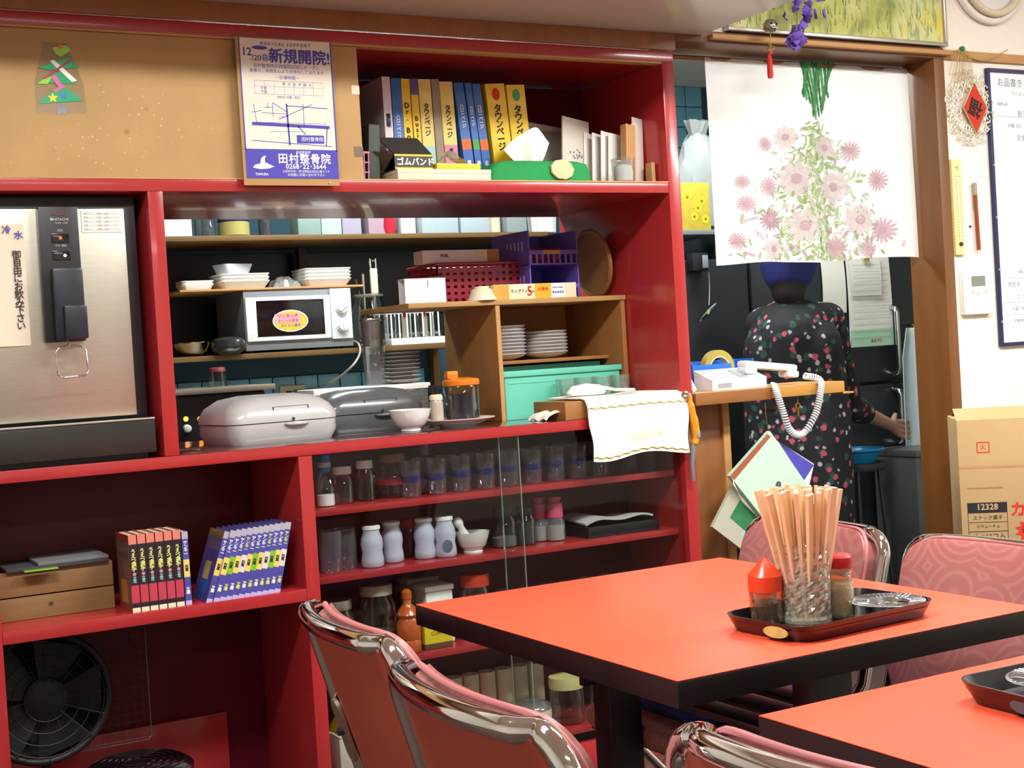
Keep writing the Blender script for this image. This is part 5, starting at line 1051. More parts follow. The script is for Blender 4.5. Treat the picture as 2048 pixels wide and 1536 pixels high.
# refrigerator
FX0, FX1, FY = 3.605, 4.52, 1.2
fr = thing('refrigerator', 'tall charcoal refrigerator with papers and chrome handle', 'refrigerator', (FX0, FY, 0)); FRM = pm('fridge_charcoal', '3a3f44', .32, .5, var=.12, scale=3)
gz = at(1740, 767, Y=FY).z
part(fr, 'body', MB().box(0, FX1-FX0, .035, .6, .05, 1.75, .004), FRM); ud = part(fr, 'upper_door', MB().box(.003, FX1-FX0-.003, 0, .034, gz+.006, 1.745, .006), FRM); ld_ = part(fr, 'lower_door', MB().box(.003, FX1-FX0-.003, 0, .034, .06, gz-.006, .006), FRM)
hx = at(1787, 800, Y=FY).x-FX0
for par, z0, z1 in ((ld_, gz-.26, gz-.03), (ud, gz+.03, gz+.32)):
    part(par, 'handle', MB().tube([(hx, -.002, z0), (hx, -.04, z0+.01), (hx, -.045, z0+.03), (hx, -.045, z1-.03), (hx, -.04, z1-.01), (hx, -.002, z1)], .011, 10), CHROME, smooth=60)
part(fr, 'kick_plate', MB().box(.01, FX1-FX0-.01, .02, .03, 0, .05), BLACK)
def fpaper(name, label, px0, py0, px1, py1, dy, mt, lines=0, lm=None, cat='paper'):
    a = at(px0, py0, Y=FY-dy); b = at(px1, py1, Y=FY-dy); o = thing(name, label, cat, ((a.x+b.x)/2, FY-dy, b.z)); w_ = abs(b.x-a.x)/2; h = a.z-b.z
    s = part(o, 'sheet', MB().grid(lambda u, v: (-w_+2*w_*u, -.006*math.sin(PI*v)-.004*(1-v)*u, h*v), 6, 8, .0006), mt)
    if lines:
        m = MB()
        for q in range(lines): z = h*(.1+.82*q/lines); m.box(-w_*.85, w_*.85, -.0115, -.0112, z, z+.0015)
        part(s, 'ruled_lines', m, lm or pm('faint_ink', '9aa6aa', .8), smooth=0, kind='stuff')
    return o, s, w_, h
fpaper('notice_sheet', 'plain white sheet hanging on the refrigerator behind the person', 1640, 512, 1692, 625, .003, PAPER)
o, s, w_, h = fpaper('order_chart', 'ruled white chart with pale green foot on the refrigerator', 1690, 512, 1786, 690, .004, PAPER, 12)
part(s, 'green_band', MB().box(-w_*.98, w_*.98, -.0098, -.0093, .002, h*.19), pm('mint_print', 'a8d4b4', .7)); part(s, 'red_mark', MB().text('あるプス', .016, TR((.02, -.0104, h*.06))@RX, bold=.03), REDINK, smooth=0)
o, s, w_, h = fpaper('memo_sheet', 'small white memo clipped on the ruled chart', 1697, 512, 1762, 590, .016, PAPER, 5)
part(o, 'magnet_clip', MB().box(-.018, .018, -.016, -.0085, h-.022, h-.002, .003), pm('yellow_black', 'b8a020', .4))
fpaper('green_slip', 'narrow pale green slip below the charts on the refrigerator', 1684, 655, 1700, 742, .003, pm('mint_print', 'a8d4b4'), 5)
# towel, worktop chest, basin at the right
p_ = at(1830, 655, Y=1.12)
tw2 = thing('dish_towel', 'pale blue dish towel hanging at the right of the refrigerator', 'towel', (p_.x, 1.12, at(1835, 890, Y=1.12).z)); th_ = p_.z-tw2.location.z
part(tw2, 'cloth', MB().grid(lambda u, v: ((u-.5)*(.17-.1*max(0, v-.75)*4*.55)+.01*v, .012*math.sin(9*u), th_*v), 14, 12, .003), pm('pale_blue_cloth', 'b4c6cc', .9, bump=.3), smooth=60)
part(tw2, 'hook', MB().tube([(.0, .075, th_+.01), (.0, .01, th_+.012), (0, -.004, th_-.01), (0, -.008, th_+.004)], .003, 6), CHROME)
bgp = part(tw2, 'hanging_loop', MB().tube([(-.01, 0, th_-.01), (0, 0, th_+.008), (.012, 0, th_-.01)], .002, 5), WHITE)
cf = thing('steel_chest', 'grey steel chest freezer at the right of the refrigerator handle', 'freezer', (4.19, .93, 0)); GST = pm('grey_steel', '75797a', .4, .5, var=.1, stretch=(1, 1, 8))
cz_ = at(1800, 905, Y=.93).z
part(cf, 'body', MB().box(0, .7, .01, .25, 0, cz_-.03, .004), GST); part(cf, 'lid', MB().box(-.004, .704, 0, .25, cz_-.029, cz_, .006), GST)
so = thing('steel_stool', 'small steel stool before the refrigerator', 'stool', (3.97, 1.04, 0)); bz_ = at(1712, 925, Y=1.04).z
part(so, 'seat', MB().lathe([(.11, bz_-.03), (.115, bz_-.02), (.115, bz_-.001)], 24), DSTEEL)
for q in range(4): part(so, 'leg', MB().tube([(.08*math.cos(q*PI/2+.8), .08*math.sin(q*PI/2+.8), bz_-.03), (.12*math.cos(q*PI/2+.8), .12*math.sin(q*PI/2+.8), 0)], .008, 8), DSTEEL)
ba = thing('blue_basin', 'bright blue plastic basin on the small steel stool', 'basin', (3.97, 1.04, bz_)); part(ba, 'bowl', MB().lathe([(.07, 0), (.1, .05), (.108, .052), (.097, .05), (.066, .006), (.001, .005)], 28), pm('bright_blue_plastic', '1a86b8', .35)); part(ba, 'rim', MB().tube([(.106*math.cos(k*PI/16), .106*math.sin(k*PI/16), .052) for k in range(32)], .004, 6, True), pm('bright_blue_plastic', '1a86b8'))

# ---- phone shelf in the doorway
PZ = 1.0055
ps = thing('phone_shelf', 'narrow wooden phone shelf fixed beside the red upright', 'shelf', (2.404, 0, 0)); PHW = pm('phone_shelf_wood', 'b8863c', .45, var=.2, scale=5, stretch=(1, 8, 8)); PHD = pm('phone_shelf_shaded', '8a5a2c', .45, var=.2, scale=5, stretch=(1, 8, 8))  # darker copy of the wood: shade on the left front edge put into its colour
part(ps, 'board', MB().box(0, .57, .002, .22, .972, 1.005, .002), PHW); part(ps, 'edge_board', MB().box(0, .275, -.012, .0015, .969, 1.004, .002), PHD); part(ps, 'edge_board', MB().box(.2755, .555, -.012, .0015, .972, 1.0045, .002), PHW); part(ps, 'corner_strip', MB().box(.555, .6, -.006, .19, .966, .9718, .002), PHW)
part(ps, 'side_panel', MB().box(.012, .17, .1, .12, 0, .9715, .002), WOOD); part(ps, 'side_batten', MB().box(.17, .195, .09, .12, 0, .9715, .002), WOODL); part(ps, 'bracket', MB().tube([(.34, .05, .971), (.34, .05, .93), (.34, .11, .93)], .005, 6), GOLD)
kx = at(1597, 805, Y=.0)
part(ps, 'key_hook', MB().tube([(kx.x-2.404, .004, .971), (kx.x-2.404, .004, .95)], .002, 5), GOLD)
ky = thing('brass_key', 'small brass key hanging under the phone shelf', 'key', (kx.x, .004, .918)); part(ky, 'bow', MB().tube([(.008*math.cos(k*PI/8), 0, .024+.008*math.sin(k*PI/8)) for k in range(16)], .0025, 6, True), pm('brass', 'b08a3a', .3, .8)); part(ky, 'blade', MB().box(-.003, .003, -.001, .001, -.008, .017), pm('brass', 'b08a3a'))
# telephone
ph = thing('telephone', 'white desk telephone with coiled cord on the wooden shelf', 'telephone', (at(1420, 775, Y=.04).x, .028, PZ)); PHN = pm('phone_white', 'd6d8dc', .35, var=.03)
def wedge(x0, x1, y0, y1, zf, zb): return MB().add([(x0, y0, 0), (x1, y0, 0), (x1, y1, 0), (x0, y1, 0), (x0, y0, zf), (x1, y0, zf), (x1, y1, zb), (x0, y1, zb)], [(3, 2, 1, 0), (4, 5, 6, 7), (0, 1, 5, 4), (1, 2, 6, 5), (2, 3, 7, 6), (3, 0, 4, 7)])
pb_ = part(ph, 'base', wedge(0, .2, 0, .086, .03, .06), PHN)
part(ph, 'stand_foot', MB().m(TR((-.05, .02, .0))@RY(-.5)).box(-.004, .012, 0, .1, 0, .07, .003), PHN)
part(pb_, 'label', MB().box(.02, .07, -.0006, 0, .006, .02), pm('phone_grey', '9a9ca2', .5)); part(pb_, 'display', MB().m(TR((.11, .012, .0345))@RXa(math.atan(.03/.086))).box(0, .03, 0, .06, 0, .002), pm('lcd', '8a968c', .3))
for r_ in range(4):
    for c_ in range(3): part(pb_, 'button', MB().m(TR((.02+.025*c_, .008+.019*r_, .033+.0066*r_))@RXa(math.atan(.03/.086))).box(0, .016, 0, .012, 0, .004, .001), PHN)
hs = part(ph, 'handset', MB().m(TR((.18, .0, .055))@RY(.12)).box(-.04, .16, .02, .065, .0, .022, .009).box(-.04, .005, .018, .067, -.018, .004, .008).box(.12, .165, .018, .067, -.018, .004, .008), PHN, smooth=50)
q0 = at(1610, 752, Y=.02); path = [q0, at(1640, 760, Y=-.02), at(1640, 790, Y=-.035), at(1630, 830, Y=-.035), at(1605, 868, Y=-.035), at(1580, 860, Y=-.035), at(1565, 820, Y=-.035), at(1553, 785, Y=-.03), at(1548, 768, Y=-.012)]
cl_ = bez([p-ph.location for p in path], 10); cv_ = []
for i in range(len(cl_)*9):
    f = i/9; j = min(int(f), len(cl_)-2); p = cl_[j].lerp(cl_[j+1], f-j); t = (cl_[j+1]-cl_[j]).normalized(); e1_ = t.cross(Vector((0, 1, 0))).normalized(); a = f*2*PI/1.2
    cv_.append(p+e1_*math.cos(a)*.0085+Vector((0, 1, 0))*math.sin(a)*.0085)
part(ph, 'coiled_cord', MB().tube(cv_, .0028, 5), PHN, smooth=80)
btx = at(1385, 770, Y=.13).x
bt_ = thing('blue_tray', 'bright blue open plastic tray behind the telephone', 'tray', (btx, .125, PZ)); BPL = pm('blue_tray_plastic', '2a6fd0', .4)
bw = at(1508, 750, Y=.13).x-btx; m = MB(); m.box(0, bw, 0, .09, 0, .004).box(0, bw*.62, 0, .004, .004, .075).box(bw*.62, bw, 0, .004, .004, .05).box(0, bw, .086, .09, .004, .085).box(0, .004, .004, .086, .004, .08).box(bw-.004, bw, .004, .086, .004, .085)
part(bt_, 'tray', m, BPL)
tpx = at(1437, 715, Y=.16)
tp = thing('tape_roll', 'roll of clear yellow tape standing in the blue tray', 'tape', (tpx.x, .168, PZ+.0045)); part(tp, 'tape', MB().m(TR((0, 0, .056))@RXa(PI/2)).lathe([(.056, -.012), (.056, .012), (.038, .012), (.038, -.012), (.056, -.012)], 28, cap0=False, cap1=False), pm('tape_yellow', 'b0a04a', .25, coat=.4)); part(tp, 'core', MB().m(TR((0, 0, .056))@RXa(PI/2)).lathe([(.0375, -.013), (.0375, .013), (.034, .013), (.034, -.013), (.0375, -.013)], 28, cap0=False, cap1=False), CREAM)
# lighter on the red upright
lg = thing('gas_lighter', 'orange gas lighter hanging on the red upright', 'lighter', (2.383, -.018, at(1386, 965, Y=-.02).z)); LGO = pm('lighter_orange', 'e09018', .35); l0 = lg.location.copy()
def lr(px, py, y=0): return at(px, py, Y=-.02+y)-l0
m = MB(); pts = [lr(1380, 795), lr(1382, 815), lr(1388, 845), lr(1391, 875), lr(1387, 890)]; part(lg, 'handle', MB().tube(bez(pts, 4), [.008]*3+[.0135]*4+[.0165]*5+[.014]*4+[.009], 10, flat=.7), LGO, smooth=60)
part(lg, 'trigger', MB().m(TR(lr(1391, 868))).box(-.005, .006, -.016, -.008, -.01, .01, .002), pm('grey_trigger', '8a8e98', .4)); part(lg, 'nozzle', MB().tube([lr(1387, 889), lr(1384, 925), lr(1387, 962)], [.0085, .007, .005], 8), pm('nozzle_grey', '8a929a', .3, .5))
part(lg, 'magnet_hook', MB().m(TR(lr(1372, 797, .012))@RXa(PI/2)).lathe([(.02, -.006), (.02, .002), (.012, .005), (.001, .005)], 20), CHROME); part(lg, 'ring', MB().m(TR(lr(1376, 797, .004))@RXa(PI/2)).tube([(.011*math.cos(k*PI/8), .011*math.sin(k*PI/8), 0) for k in range(16)], .002, 5, True), CHROME)
cst = thing('card_strip', 'pale card strip stuck on the red upright behind the lighter', 'card', (2.392, -.0025, .835)); part(cst, 'card', MB().box(-.012, .008, 0, .0012, 0, .115), CREAM)
# hanging magazines
def hang(name, label, cat, pts, Y, th, mt, extra=None):
    c = at(sum(p[0] for p in pts)/len(pts), max(p[1] for p in pts), Y=Y); o = thing(name, label, cat, c)
    loc = [at(*p, Y=Y)-c for p in pts]; m = MB().m(RX).prism([(p.x, p.z) for p in loc], -th, 0); return o, part(o, 'pages', m, mt, smooth=0), c
MINT = pm('mint_cover', 'bcd6c4', .5, var=.04)
o, s, c = hang('booklet', 'pale magazine with green picture, lowest of the hanging bundle', 'magazine', [(1425, 1054), (1505, 1115), (1548, 1040), (1466, 972)], .0, .012, pm('grey_cover_pale', 'b0b09c', .6))
def dec(par, c, pts, Y, mt, nm='printed_panel'): loc = [at(*p, Y=Y)-c for p in pts]; return part(par, nm, MB().m(RX).prism([(p.x, p.z) for p in loc], 0, .0004), mt, smooth=0)
dec(s, c, [(1460, 1035), (1505, 1075), (1530, 1050), (1480, 1000)], -.0008, pm('green_photo', '2f7a4c', .5, var=.5, scale=20)); dec(s, c, [(1480, 1070), (1510, 1090), (1516, 1078), (1488, 1060)], -.0008, CYI)
o, s, c = hang('booklet', 'white brochure with violet corner at the back of hanging bundle', 'magazine', [(1530, 866), (1628, 928), (1612, 1000), (1520, 960)], -.001, .006, PAPER); dec(s, c, [(1556, 882), (1628, 930), (1608, 962)], -.0018, BLUEINK)
o, s, c = hang('booklet', 'mint green magazine with round mark hanging in front', 'magazine', [(1460, 952), (1540, 862), (1637, 1002), (1545, 1060)], -.022, .016, MINT)
dec(s, c, [(1460, 952), (1535, 868), (1542, 873), (1469, 960)], -.0228, pm('brown_binding', '9a5a3a', .5), 'spine_tape'); part(s, 'round_mark', MB().m(TR(at(1557, 970, Y=-.0235)-c)@RX).text('❷', .024, Matrix.Rotation(-.3, 4, 'Z')), pm('slate_print', '4a5058', .6), smooth=0)
part(s, 'curled_page', MB().grid(lambda u, v: at(1466+78*u-6*math.sin(PI*u)*(1-v)*3, 960+100*u+(14*v-4), Y=-.021-.004*v)-c, 8, 3, .0005), pm('page_pale', 'c8cab8', .7), smooth=60)
part(o, 'hanging_string', MB().tube([at(1538, 870, Y=-.01)-c, at(1532, 835, Y=-.012)-c, at(1530, 806, Y=-.004)-c], .0012, 5), GOLD)

# ================================================================== right wall
fu = thing('fortune_ornament', 'white filigree wreath with red fortune diamond hung on the cream wall', 'ornament', at(1940, 288, Y=-.012)); f0 = fu.location.copy()
fc_ = at(1940, 215, Y=-.012)-f0; dm = at(1950, 215, Y=-.02)-f0
FIL = pm('filigree_ivory', 'e0dccb', .4, .1, var=.15)
for k in range(60):
    a = 2*PI*k/60; rr = .078+.02*math.sin(k*2.3); cx, cz = fc_.x+rr*math.cos(a), fc_.z+rr*1.15*math.sin(a)
    part(fu, 'filigree_curl', MB().tube([(cx+(.004+.0012*q)*math.cos(q*.7+k), -.001*(k % 3), cz+(.004+.0012*q)*math.sin(q*.7+k)) for q in range(12)], .0024, 4), FIL)
part(fu, 'filigree_ring', MB().tube([(fc_.x+.075*math.cos(q*PI/16), 0, fc_.z+.086*math.sin(q*PI/16)) for q in range(32)], .002, 5, True), FIL)
dmn = part(fu, 'red_diamond', MB().m(TR(dm)@RX).prism([(0, .075), (.05, .0), (0, -.08), (-.05, 0)], 0, .003), REDINK)
part(fu, 'diamond_frame', MB().tube([dm+Vector((x, 0, z)) for x, z in ((0, .079), (.053, .0), (0, -.084), (-.053, 0))], .003, 5, True), pm('pale_gold', 'd0bc84', .4, .3))
part(dmn, 'fortune_character', MB().text('福', .062, TR(dm+Vector((0, -.004, 0)))@RX@Matrix.Rotation(PI*.86, 4, 'Z'), bold=.02), INK, smooth=0)
stw = thing('straw_tassel', 'gold straw tassel with a green bead on the wall rail', 'ornament', at(1915, 165, Y=-.02)); s0 = stw.location.copy(); STR = pm('gold_straw', 'b89a58', .5)
hk = at(1922, 98, Y=-.025)-s0
for k in range(12): part(stw, 'straw', MB().tube(bez([hk, hk+Vector((-.03+.006*k, -.004, -.012-.004*(k % 3))), (at(1898+4.5*k, 150+14*(k % 3), Y=-.022)-s0)], 5), .0012, 4), STR)
part(stw, 'bead', MB().m(TR(hk+Vector((0, -.004, 0)))).lathe([(.001, -.009), (.008, -.006), (.011, 0), (.008, .006), (.001, .009)], 14), pm('green_bead', '2f8a5c', .2, coat=.5))
part(stw, 'wire', MB().tube(bez([hk, hk+Vector((.04, .006, -.02)), hk+Vector((.12, .006, -.028)), hk+Vector((.22, .006, .01))], 8), .002, 5), STR)
ck = thing('wall_clock', 'round cream wall clock at the upper right', 'clock', at(1975, 44, Y=-.002)); rc_ = .155
for r0, r1, y0, nm, mt in ((.155, .138, .012, 'outer_rim', WALLW), (.134, .12, .03, 'inner_rim', CREAM)):
    part(ck, nm, MB().m(TR((0, -y0, rc_))@RXa(PI/2)).tube([(r0*math.cos(k*PI/24), r0*math.sin(k*PI/24), 0) for k in range(48)], .012, 8, True), mt, smooth=60)
fcx = part(ck, 'face', MB().m(TR((0, -.002, rc_))@RXa(PI/2)).lathe([(.15, 0), (.15, .012), (.118, .018), (.001, .018)], 48), WHITE)
part(ck, 'hand', MB().m(TR((0, -.024, rc_))).box(-.004, .004, -.001, .001, -.01, .08), BLACK); part(ck, 'hand', MB().m(TR((0, -.026, rc_))@RY(1.9)).box(-.004, .004, -.001, .001, -.01, .06), BLACK)
tz_ = at(1915, 510, Y=-.012); tt_ = at(1912, 318, Y=-.012)
thm = thing('thermometer', 'cream wall thermometer beside the doorway frame', 'thermometer', (3.482, -.001, tz_.z)); hh = tt_.z-tz_.z
pl_ = part(thm, 'plate', MB().box(-.021, .021, -.012, 0, 0, hh, .003), pm('ivory_plate', 'e6d894', .4)); part(thm, 'tube', MB().tube([(0, -.014, .05), (0, -.014, hh-.06)], .0022, 6), WHITE); part(thm, 'bulb', MB().m(TR((0, -.015, .035))).lathe([(.001, -.007), (.006, -.004), (.007, 0), (.006, .004), (.001, .007)], 12), DSTEEL)
m = MB()
for q in range(22): m.box(-.013, -.004, -.0125, -.0121, .06+q*.009, .0612+q*.009).box(.004, .013, -.0125, -.0121, .06+q*.009, .0612+q*.009)
part(pl_, 'scale_mark', m, pm('scale_ink', '9a9060', .7), smooth=0, kind='stuff'); part(pl_, 'lettering', MB().text('℃', .014, TR((0, -.0126, hh-.03))@RX), INK, smooth=0)
p_ = at(1956, 500, Y=-.01); q_ = at(1948, 366, Y=-.01)
rp = thing('red_pencil', 'red-brown pen hanging in a clip on the cream wall', 'pen', ((p_.x+q_.x)/2, -.012, p_.z)); ph_ = q_.z-p_.z
part(rp, 'barrel', MB().tube([(.003, 0, 0), (-.001, 0, ph_*.82)], .0065, 8), pm('red_brown', '8a3c20', .4)); part(rp, 'cap', MB().tube([(-.001, 0, ph_*.82), (-.002, 0, ph_)], .0072, 8), pm('cap_grey', 'a89c90', .4, .4)); part(rp, 'clip', MB().box(-.004, .002, .006, .0118, ph_*.6, ph_*.98), STEEL)
single('nail', 'dark nail head in the cream wall beside the pen', 'nail', MB().m(RXa(PI/2)).lathe([(.0045, 0), (.004, .003), (.001, .004)], 10), DSTEEL, at(1940, 453, Y=-.001))
a = at(1918, 545, Y=-.01); b = at(1985, 627, Y=-.01)
rm = thing('remote_control', 'white wall remote control with grey display', 'remote control', ((a.x+b.x)/2, -.001, b.z)); rw, rh = (b.x-a.x)/2-.006, a.z-b.z
rb_ = part(rm, 'body', MB().box(-rw, rw, -.02, 0, 0, rh, .004), WHITE); part(rb_, 'display', MB().box(-rw*.45, rw*.5, -.021, -.0201, rh*.66, rh*.9), pm('lcd_grey', '7c8478', .3)); part(rb_, 'button', MB().lathe([(.006, 0), (.005, .002)], 12), pm('pale_button', 'c8c4b8', .4), loc=(rw*.55, -.0201, rh*.55), rot=(PI/2, 0, 0)); part(rb_, 'button', MB().box(-.03, -.016, -.0215, -.0201, rh*.5, rh*.56), pm('pale_button', 'c8c4b8')); part(rb_, 'button', MB().box(-.008, .006, -.0215, -.0201, rh*.46, rh*.52), pm('pale_button', 'c8c4b8'))
mf2 = thing('menu_board', 'large white printed menu in a dark blue frame on the wall', 'menu', (4.0, -.002, 1.075)); NAVY = pm('navy_frame', '1c2450', .4); mx0 = 3.642-4.0; mh = .905
sheet2 = part(mf2, 'sheet', MB().box(mx0+.012, .5, -.006, 0, .012, mh-.012), pm('menu_white', 'eef0f4', .5, var=.02))
for bx in ((mx0, mx0+.0118, 0, mh), (.5, .512, 0, mh)): part(mf2, 'frame_bar', MB().box(bx[0], bx[1], -.014, 0, bx[2], bx[3], .002), NAVY)
for bx in ((mx0+.012, .4998, 0, .0118), (mx0+.012, .4998, mh-.0118, mh)): part(mf2, 'frame_bar', MB().box(bx[0], bx[1], -.014, 0, bx[2], bx[3], .002), NAVY)
for q in range(5): part(mf2, 'stud', MB().m(TR((mx0+.006, -.0142, .08+q*.17))@RXa(PI/2)).lathe([(.004, 0), (.003, .0015)], 8), STEEL)
m = MB()
for (x, z, t, s) in ((.09, .86, 'お品書き', .03), (.14, .825, 'ラーメン 500', .016), (.05, .79, '味噌 600', .013), (.16, .76, '餃子 350', .022), (.1, .72, '炒飯 550', .016), (.15, .68, '定食 750', .022), (.06, .2, '焼肉丼', .02), (.12, .16, 'ビール 500', .02), (.09, .12, '大盛 100円増', .016), (.11, .08, '営業時間 11:00-21:00', .013), (.1, .24, '冷麺 650', .014)):
    m.text(t, s, TR((mx0+x+.02, -.0066, z))@RX)
for z in (.22, .14, .1, .75): m.box(mx0+.03, mx0+.25, -.0064, -.0061, z, z+.0012)
part(sheet2, 'menu_print', m, pm('pale_blue_ink', '8a90a8', .8), smooth=0, kind='stuff')
# snack carton on a wooden stand
bx0 = at(1916, 830, Y=-.3); bx1 = at(1926, 1095, Y=-.3)
sk_ = thing('wooden_stand', 'low wooden stand under the snack carton', 'stand', (bx1.x+.27, -.35, 0), -.72); sz_ = .505
part(sk_, 'top', MB().box(-.24, .24, -.14, .14, sz_-.025, sz_, .002), WOOD)
for x in (-.22, .185):
    for y in (-.12, .085): part(sk_, 'leg', MB().box(x, x+.035, y, y+.035, 0, sz_-.0255), WOOD)
cbx = thing('snack_carton', 'brown snack carton with red and black printing by the wall', 'carton', (bx1.x, -.3, sz_+.0005), -.72); ch_ = .37
cs_ = part(cbx, 'carton', MB().box(0, .45, 0, .28, 0, ch_, .002), CARD2); part(cs_, 'tape_seam', MB().box(0, .45, -.0006, 0, ch_*.62, ch_*.64), CARD)
part(cbx, 'flap', MB().add([(0, 0, ch_), (.45, 0, ch_), (.45, .1, ch_+.03), (0, .1, ch_+.03)], [(0, 1, 2, 3)]), CARD2, smooth=0); part(cbx, 'flap', MB().add([(.01, .28, ch_), (.44, .28, ch_), (.44, .17, ch_+.02), (.01, .17, ch_+.02)], [(0, 1, 2, 3)]), CARD2, smooth=0)
lbx = part(cs_, 'label_box', MB().box(.018, .128, -.0006, -.0001, .103, .13), INK); part(lbx, 'lettering', MB().text('12328', .024, TR((.073, -.0012, .1165))@RX, bold=.03), CARD2, smooth=0)
m = MB(); 
for z0, z1 in ((.016, .018), (.045, .047), (.072, .0735), (.1, .103)): m.box(.018, .128, -.0005, -.0001, z0, z1)
for x in (.018, .1265): m.box(x, x+.0015, -.0005, -.0001, .016, .103)
part(cs_, 'printed_frame', m, INK, smooth=0); part(cs_, 'lettering', MB().text('60g×12コ入', .019, TR((.073, -.0007, .031))@RX).text('スナック菓子', .014, TR((.073, -.0007, .085))@RX).text('カラムーチョ', .011, TR((.073, -.0007, .06))@RX), INK, smooth=0, kind='stuff')
part(cs_, 'brand_lettering', MB().text('カラムーチョ', .045, TR((.27, -.0009, .105))@RX, bold=.03), REDINK, smooth=0)
part(cs_, 'starburst', MB().m(TR((.195, -.0005, .045))@RX).prism([((.05 if q % 2 else .036)*math.cos(q*PI/12), (.038 if q % 2 else .028)*math.sin(q*PI/12)) for q in range(24)], 0, .0004), REDINK); part(cs_, 'lettering', MB().text('辛さ', .03, TR((.195, -.0014, .045))@RX, bold=.02), INK, smooth=0)
part(cs_, 'handling_mark', MB().m(TR((.07, -.0004, .29))@RX).add([(-.018, -.016, 0), (.018, -.016, 0), (.018, .016, 0), (-.018, .016, 0), (-.015, -.013, 0), (.015, -.013, 0), (.015, .013, 0), (-.015, .013, 0)], [(0, 1, 5, 4), (1, 2, 6, 5), (2, 3, 7, 6), (3, 0, 4, 7)]).text('火', .018, Matrix()), REDINK, smooth=0)
part(cs_, 'printed_line', MB().box(.02, .12, -.0004, -.0001, .17, .174), pm('brown_print_ink', '9a7048', .8))

# ================================================================== tables
TOP = pm('orange_red_laminate', 'dc4f34', .38, var=.06, scale=30, spec=.4); TBL = pm('table_black', '120c10', .35, var=.1)
def table(label, x0, y0, x1, y1):
    cx, cy = (x0+x1)/2, (y0+y1)/2; t = thing('dining_table', label, 'table', (cx, cy, 0)); w_, d_ = (x1-x0)/2, (y1-y0)/2
    part(t, 'edge_frame', MB().box(-w_, w_, -d_, d_, .662, .6985, .002), TBL); part(t, 'table_top', MB().box(-w_+.001, w_-.001, -d_+.001, d_-.001, .6987, .7, .0004), TOP)
    for s in (-1, 1):
        part(t, 'post', MB().box(-.035, .035, s*.29-.03, s*.29+.03, .03, .661, .004), TBL); part(t, 'foot_bar', MB().box(-.26, .26, s*.29-.03, s*.29+.03, 0, .0295, .006), TBL)
    sh = pm('dark_brown_slat', '2c1a1c', .25, var=.15, coat=.3)
    for k in range(3): part(t, 'under_shelf_slat', MB().box(-.1+.075*k, -.05+.075*k, -d_+.08, d_-.08, .55, .562, .002), sh)
    for s in (-1, 1): part(t, 'under_shelf_rail', MB().box(-.1, .1, s*.25-.008, s*.25+.008, .535, .5495), sh)
    return t
table('orange-red topped dining table by the glass cabinet, carrying the chopsticks', 1.087, -1.709, 1.79, -.893)
table('orange-red topped dining table nearest the camera at lower right', 1.056, -2.735, 1.76, -1.914)
TZ1 = .7003
TRB = pm('tray_black', '0e0b10', .3, coat=.3); TRR = pm('tray_maroon', '3a0c14', .3, coat=.3)
def tray(label, x, y, rz, l, d):
    t = thing('condiment_tray', label, 'tray', (x, y, TZ1), rz)
    m = MB(); shell_rr(m, [(-l*.46, l*.46, -d*.44, d*.44, .03, 0), (-l*.5, l*.5, -d*.5, d*.5, .035, .026), (-l*.5+.003, l*.5-.003, -d*.5+.003, d*.5-.003, .033, .026), (-l*.46+.002, l*.46-.002, -d*.44+.002, d*.44-.002, .028, .004)], 5)
    part(t, 'tray_body', m, TRB, smooth=50)
    m = MB(); shell_rr(m, [(-l*.4606, l*.4606, -d*.4408, d*.4408, .03, .0005), (-l*.487, l*.487, -d*.484, d*.484, .0345, .0172)], 5); m.f = m.f[:-2]; m.mi = m.mi[:-2]
    part(t, 'maroon_band', m, TRR, smooth=50)
    return t
t1 = tray('black condiment tray on the far table holding sauce, chopsticks and ashtray', 1.487, -1.563, math.radians(4), .30, .185)
EMB = pm('gold_emblem', 'b8a860', .5, var=.3, scale=60)
em = MB().m(TR((-.1495, -.035, .013))@RZ(-PI/2)@RXa(PI/2-.2)).prism([(.026*math.cos(k*PI/10), .0085*math.sin(k*PI/10)) for k in range(20)], 0, .001)
part(t1, 'gold_emblem', em, EMB)
t2 = tray('black condiment tray on the near table at the right edge', 1.366, -2.168, math.radians(-2), .205, .30)
part(t2, 'emblem', MB().m(TR((-.1, .03, .013))@RZ(-PI/2)@RXa(PI/2-.2)).prism([(.026*math.cos(k*PI/10), .0085*math.sin(k*PI/10)) for k in range(20)], 0, .001), pm('grey_emblem', '4a4a50', .4))
IZ = TZ1+.0044
def pos(px, py): p = at(px, py, Z=IZ); return (p.x, p.y, IZ)
sy_ = thing('soy_sauce_bottle', 'soy sauce dispenser with pointed orange cap on the condiment tray', 'bottle', pos(1535, 1244))
part(sy_, 'liquid', MB().lathe([(.023, .002), (.025, .004), (.025, .033), (.001, .033)], 22), pm('soy_dark', '38180c', .2)); part(sy_, 'bottle', MB().lathe([(.025, 0), (.0265, .003), (.0265, .05), (.024, .055)], 22, cap1=False), glassm('amber_clear', 'd9b48c', .2, .05, .1))
part(sy_, 'inner_neck', MB().lathe([(.017, .03), (.017, .052)], 16), glassm('amber_clear', 'd9b48c')); part(sy_, 'cap', MB().lathe([(.0275, .05), (.0275, .074), (.0245, .078), (.006, .099), (.002, .102)], 24), pm('cap_orange', 'd8401c', .3, coat=.3))
gx = pos(1615, 1240)
cg = thing('chopstick_glass', 'cut crystal glass full of wooden chopsticks on the condiment tray', 'glass', gx)
m = MB(); prof = []
for i in range(25):
    z = .122*i/24; r = .0385+.0035*(z/.122); prof.append((r, z))
seg = 36; vs = []
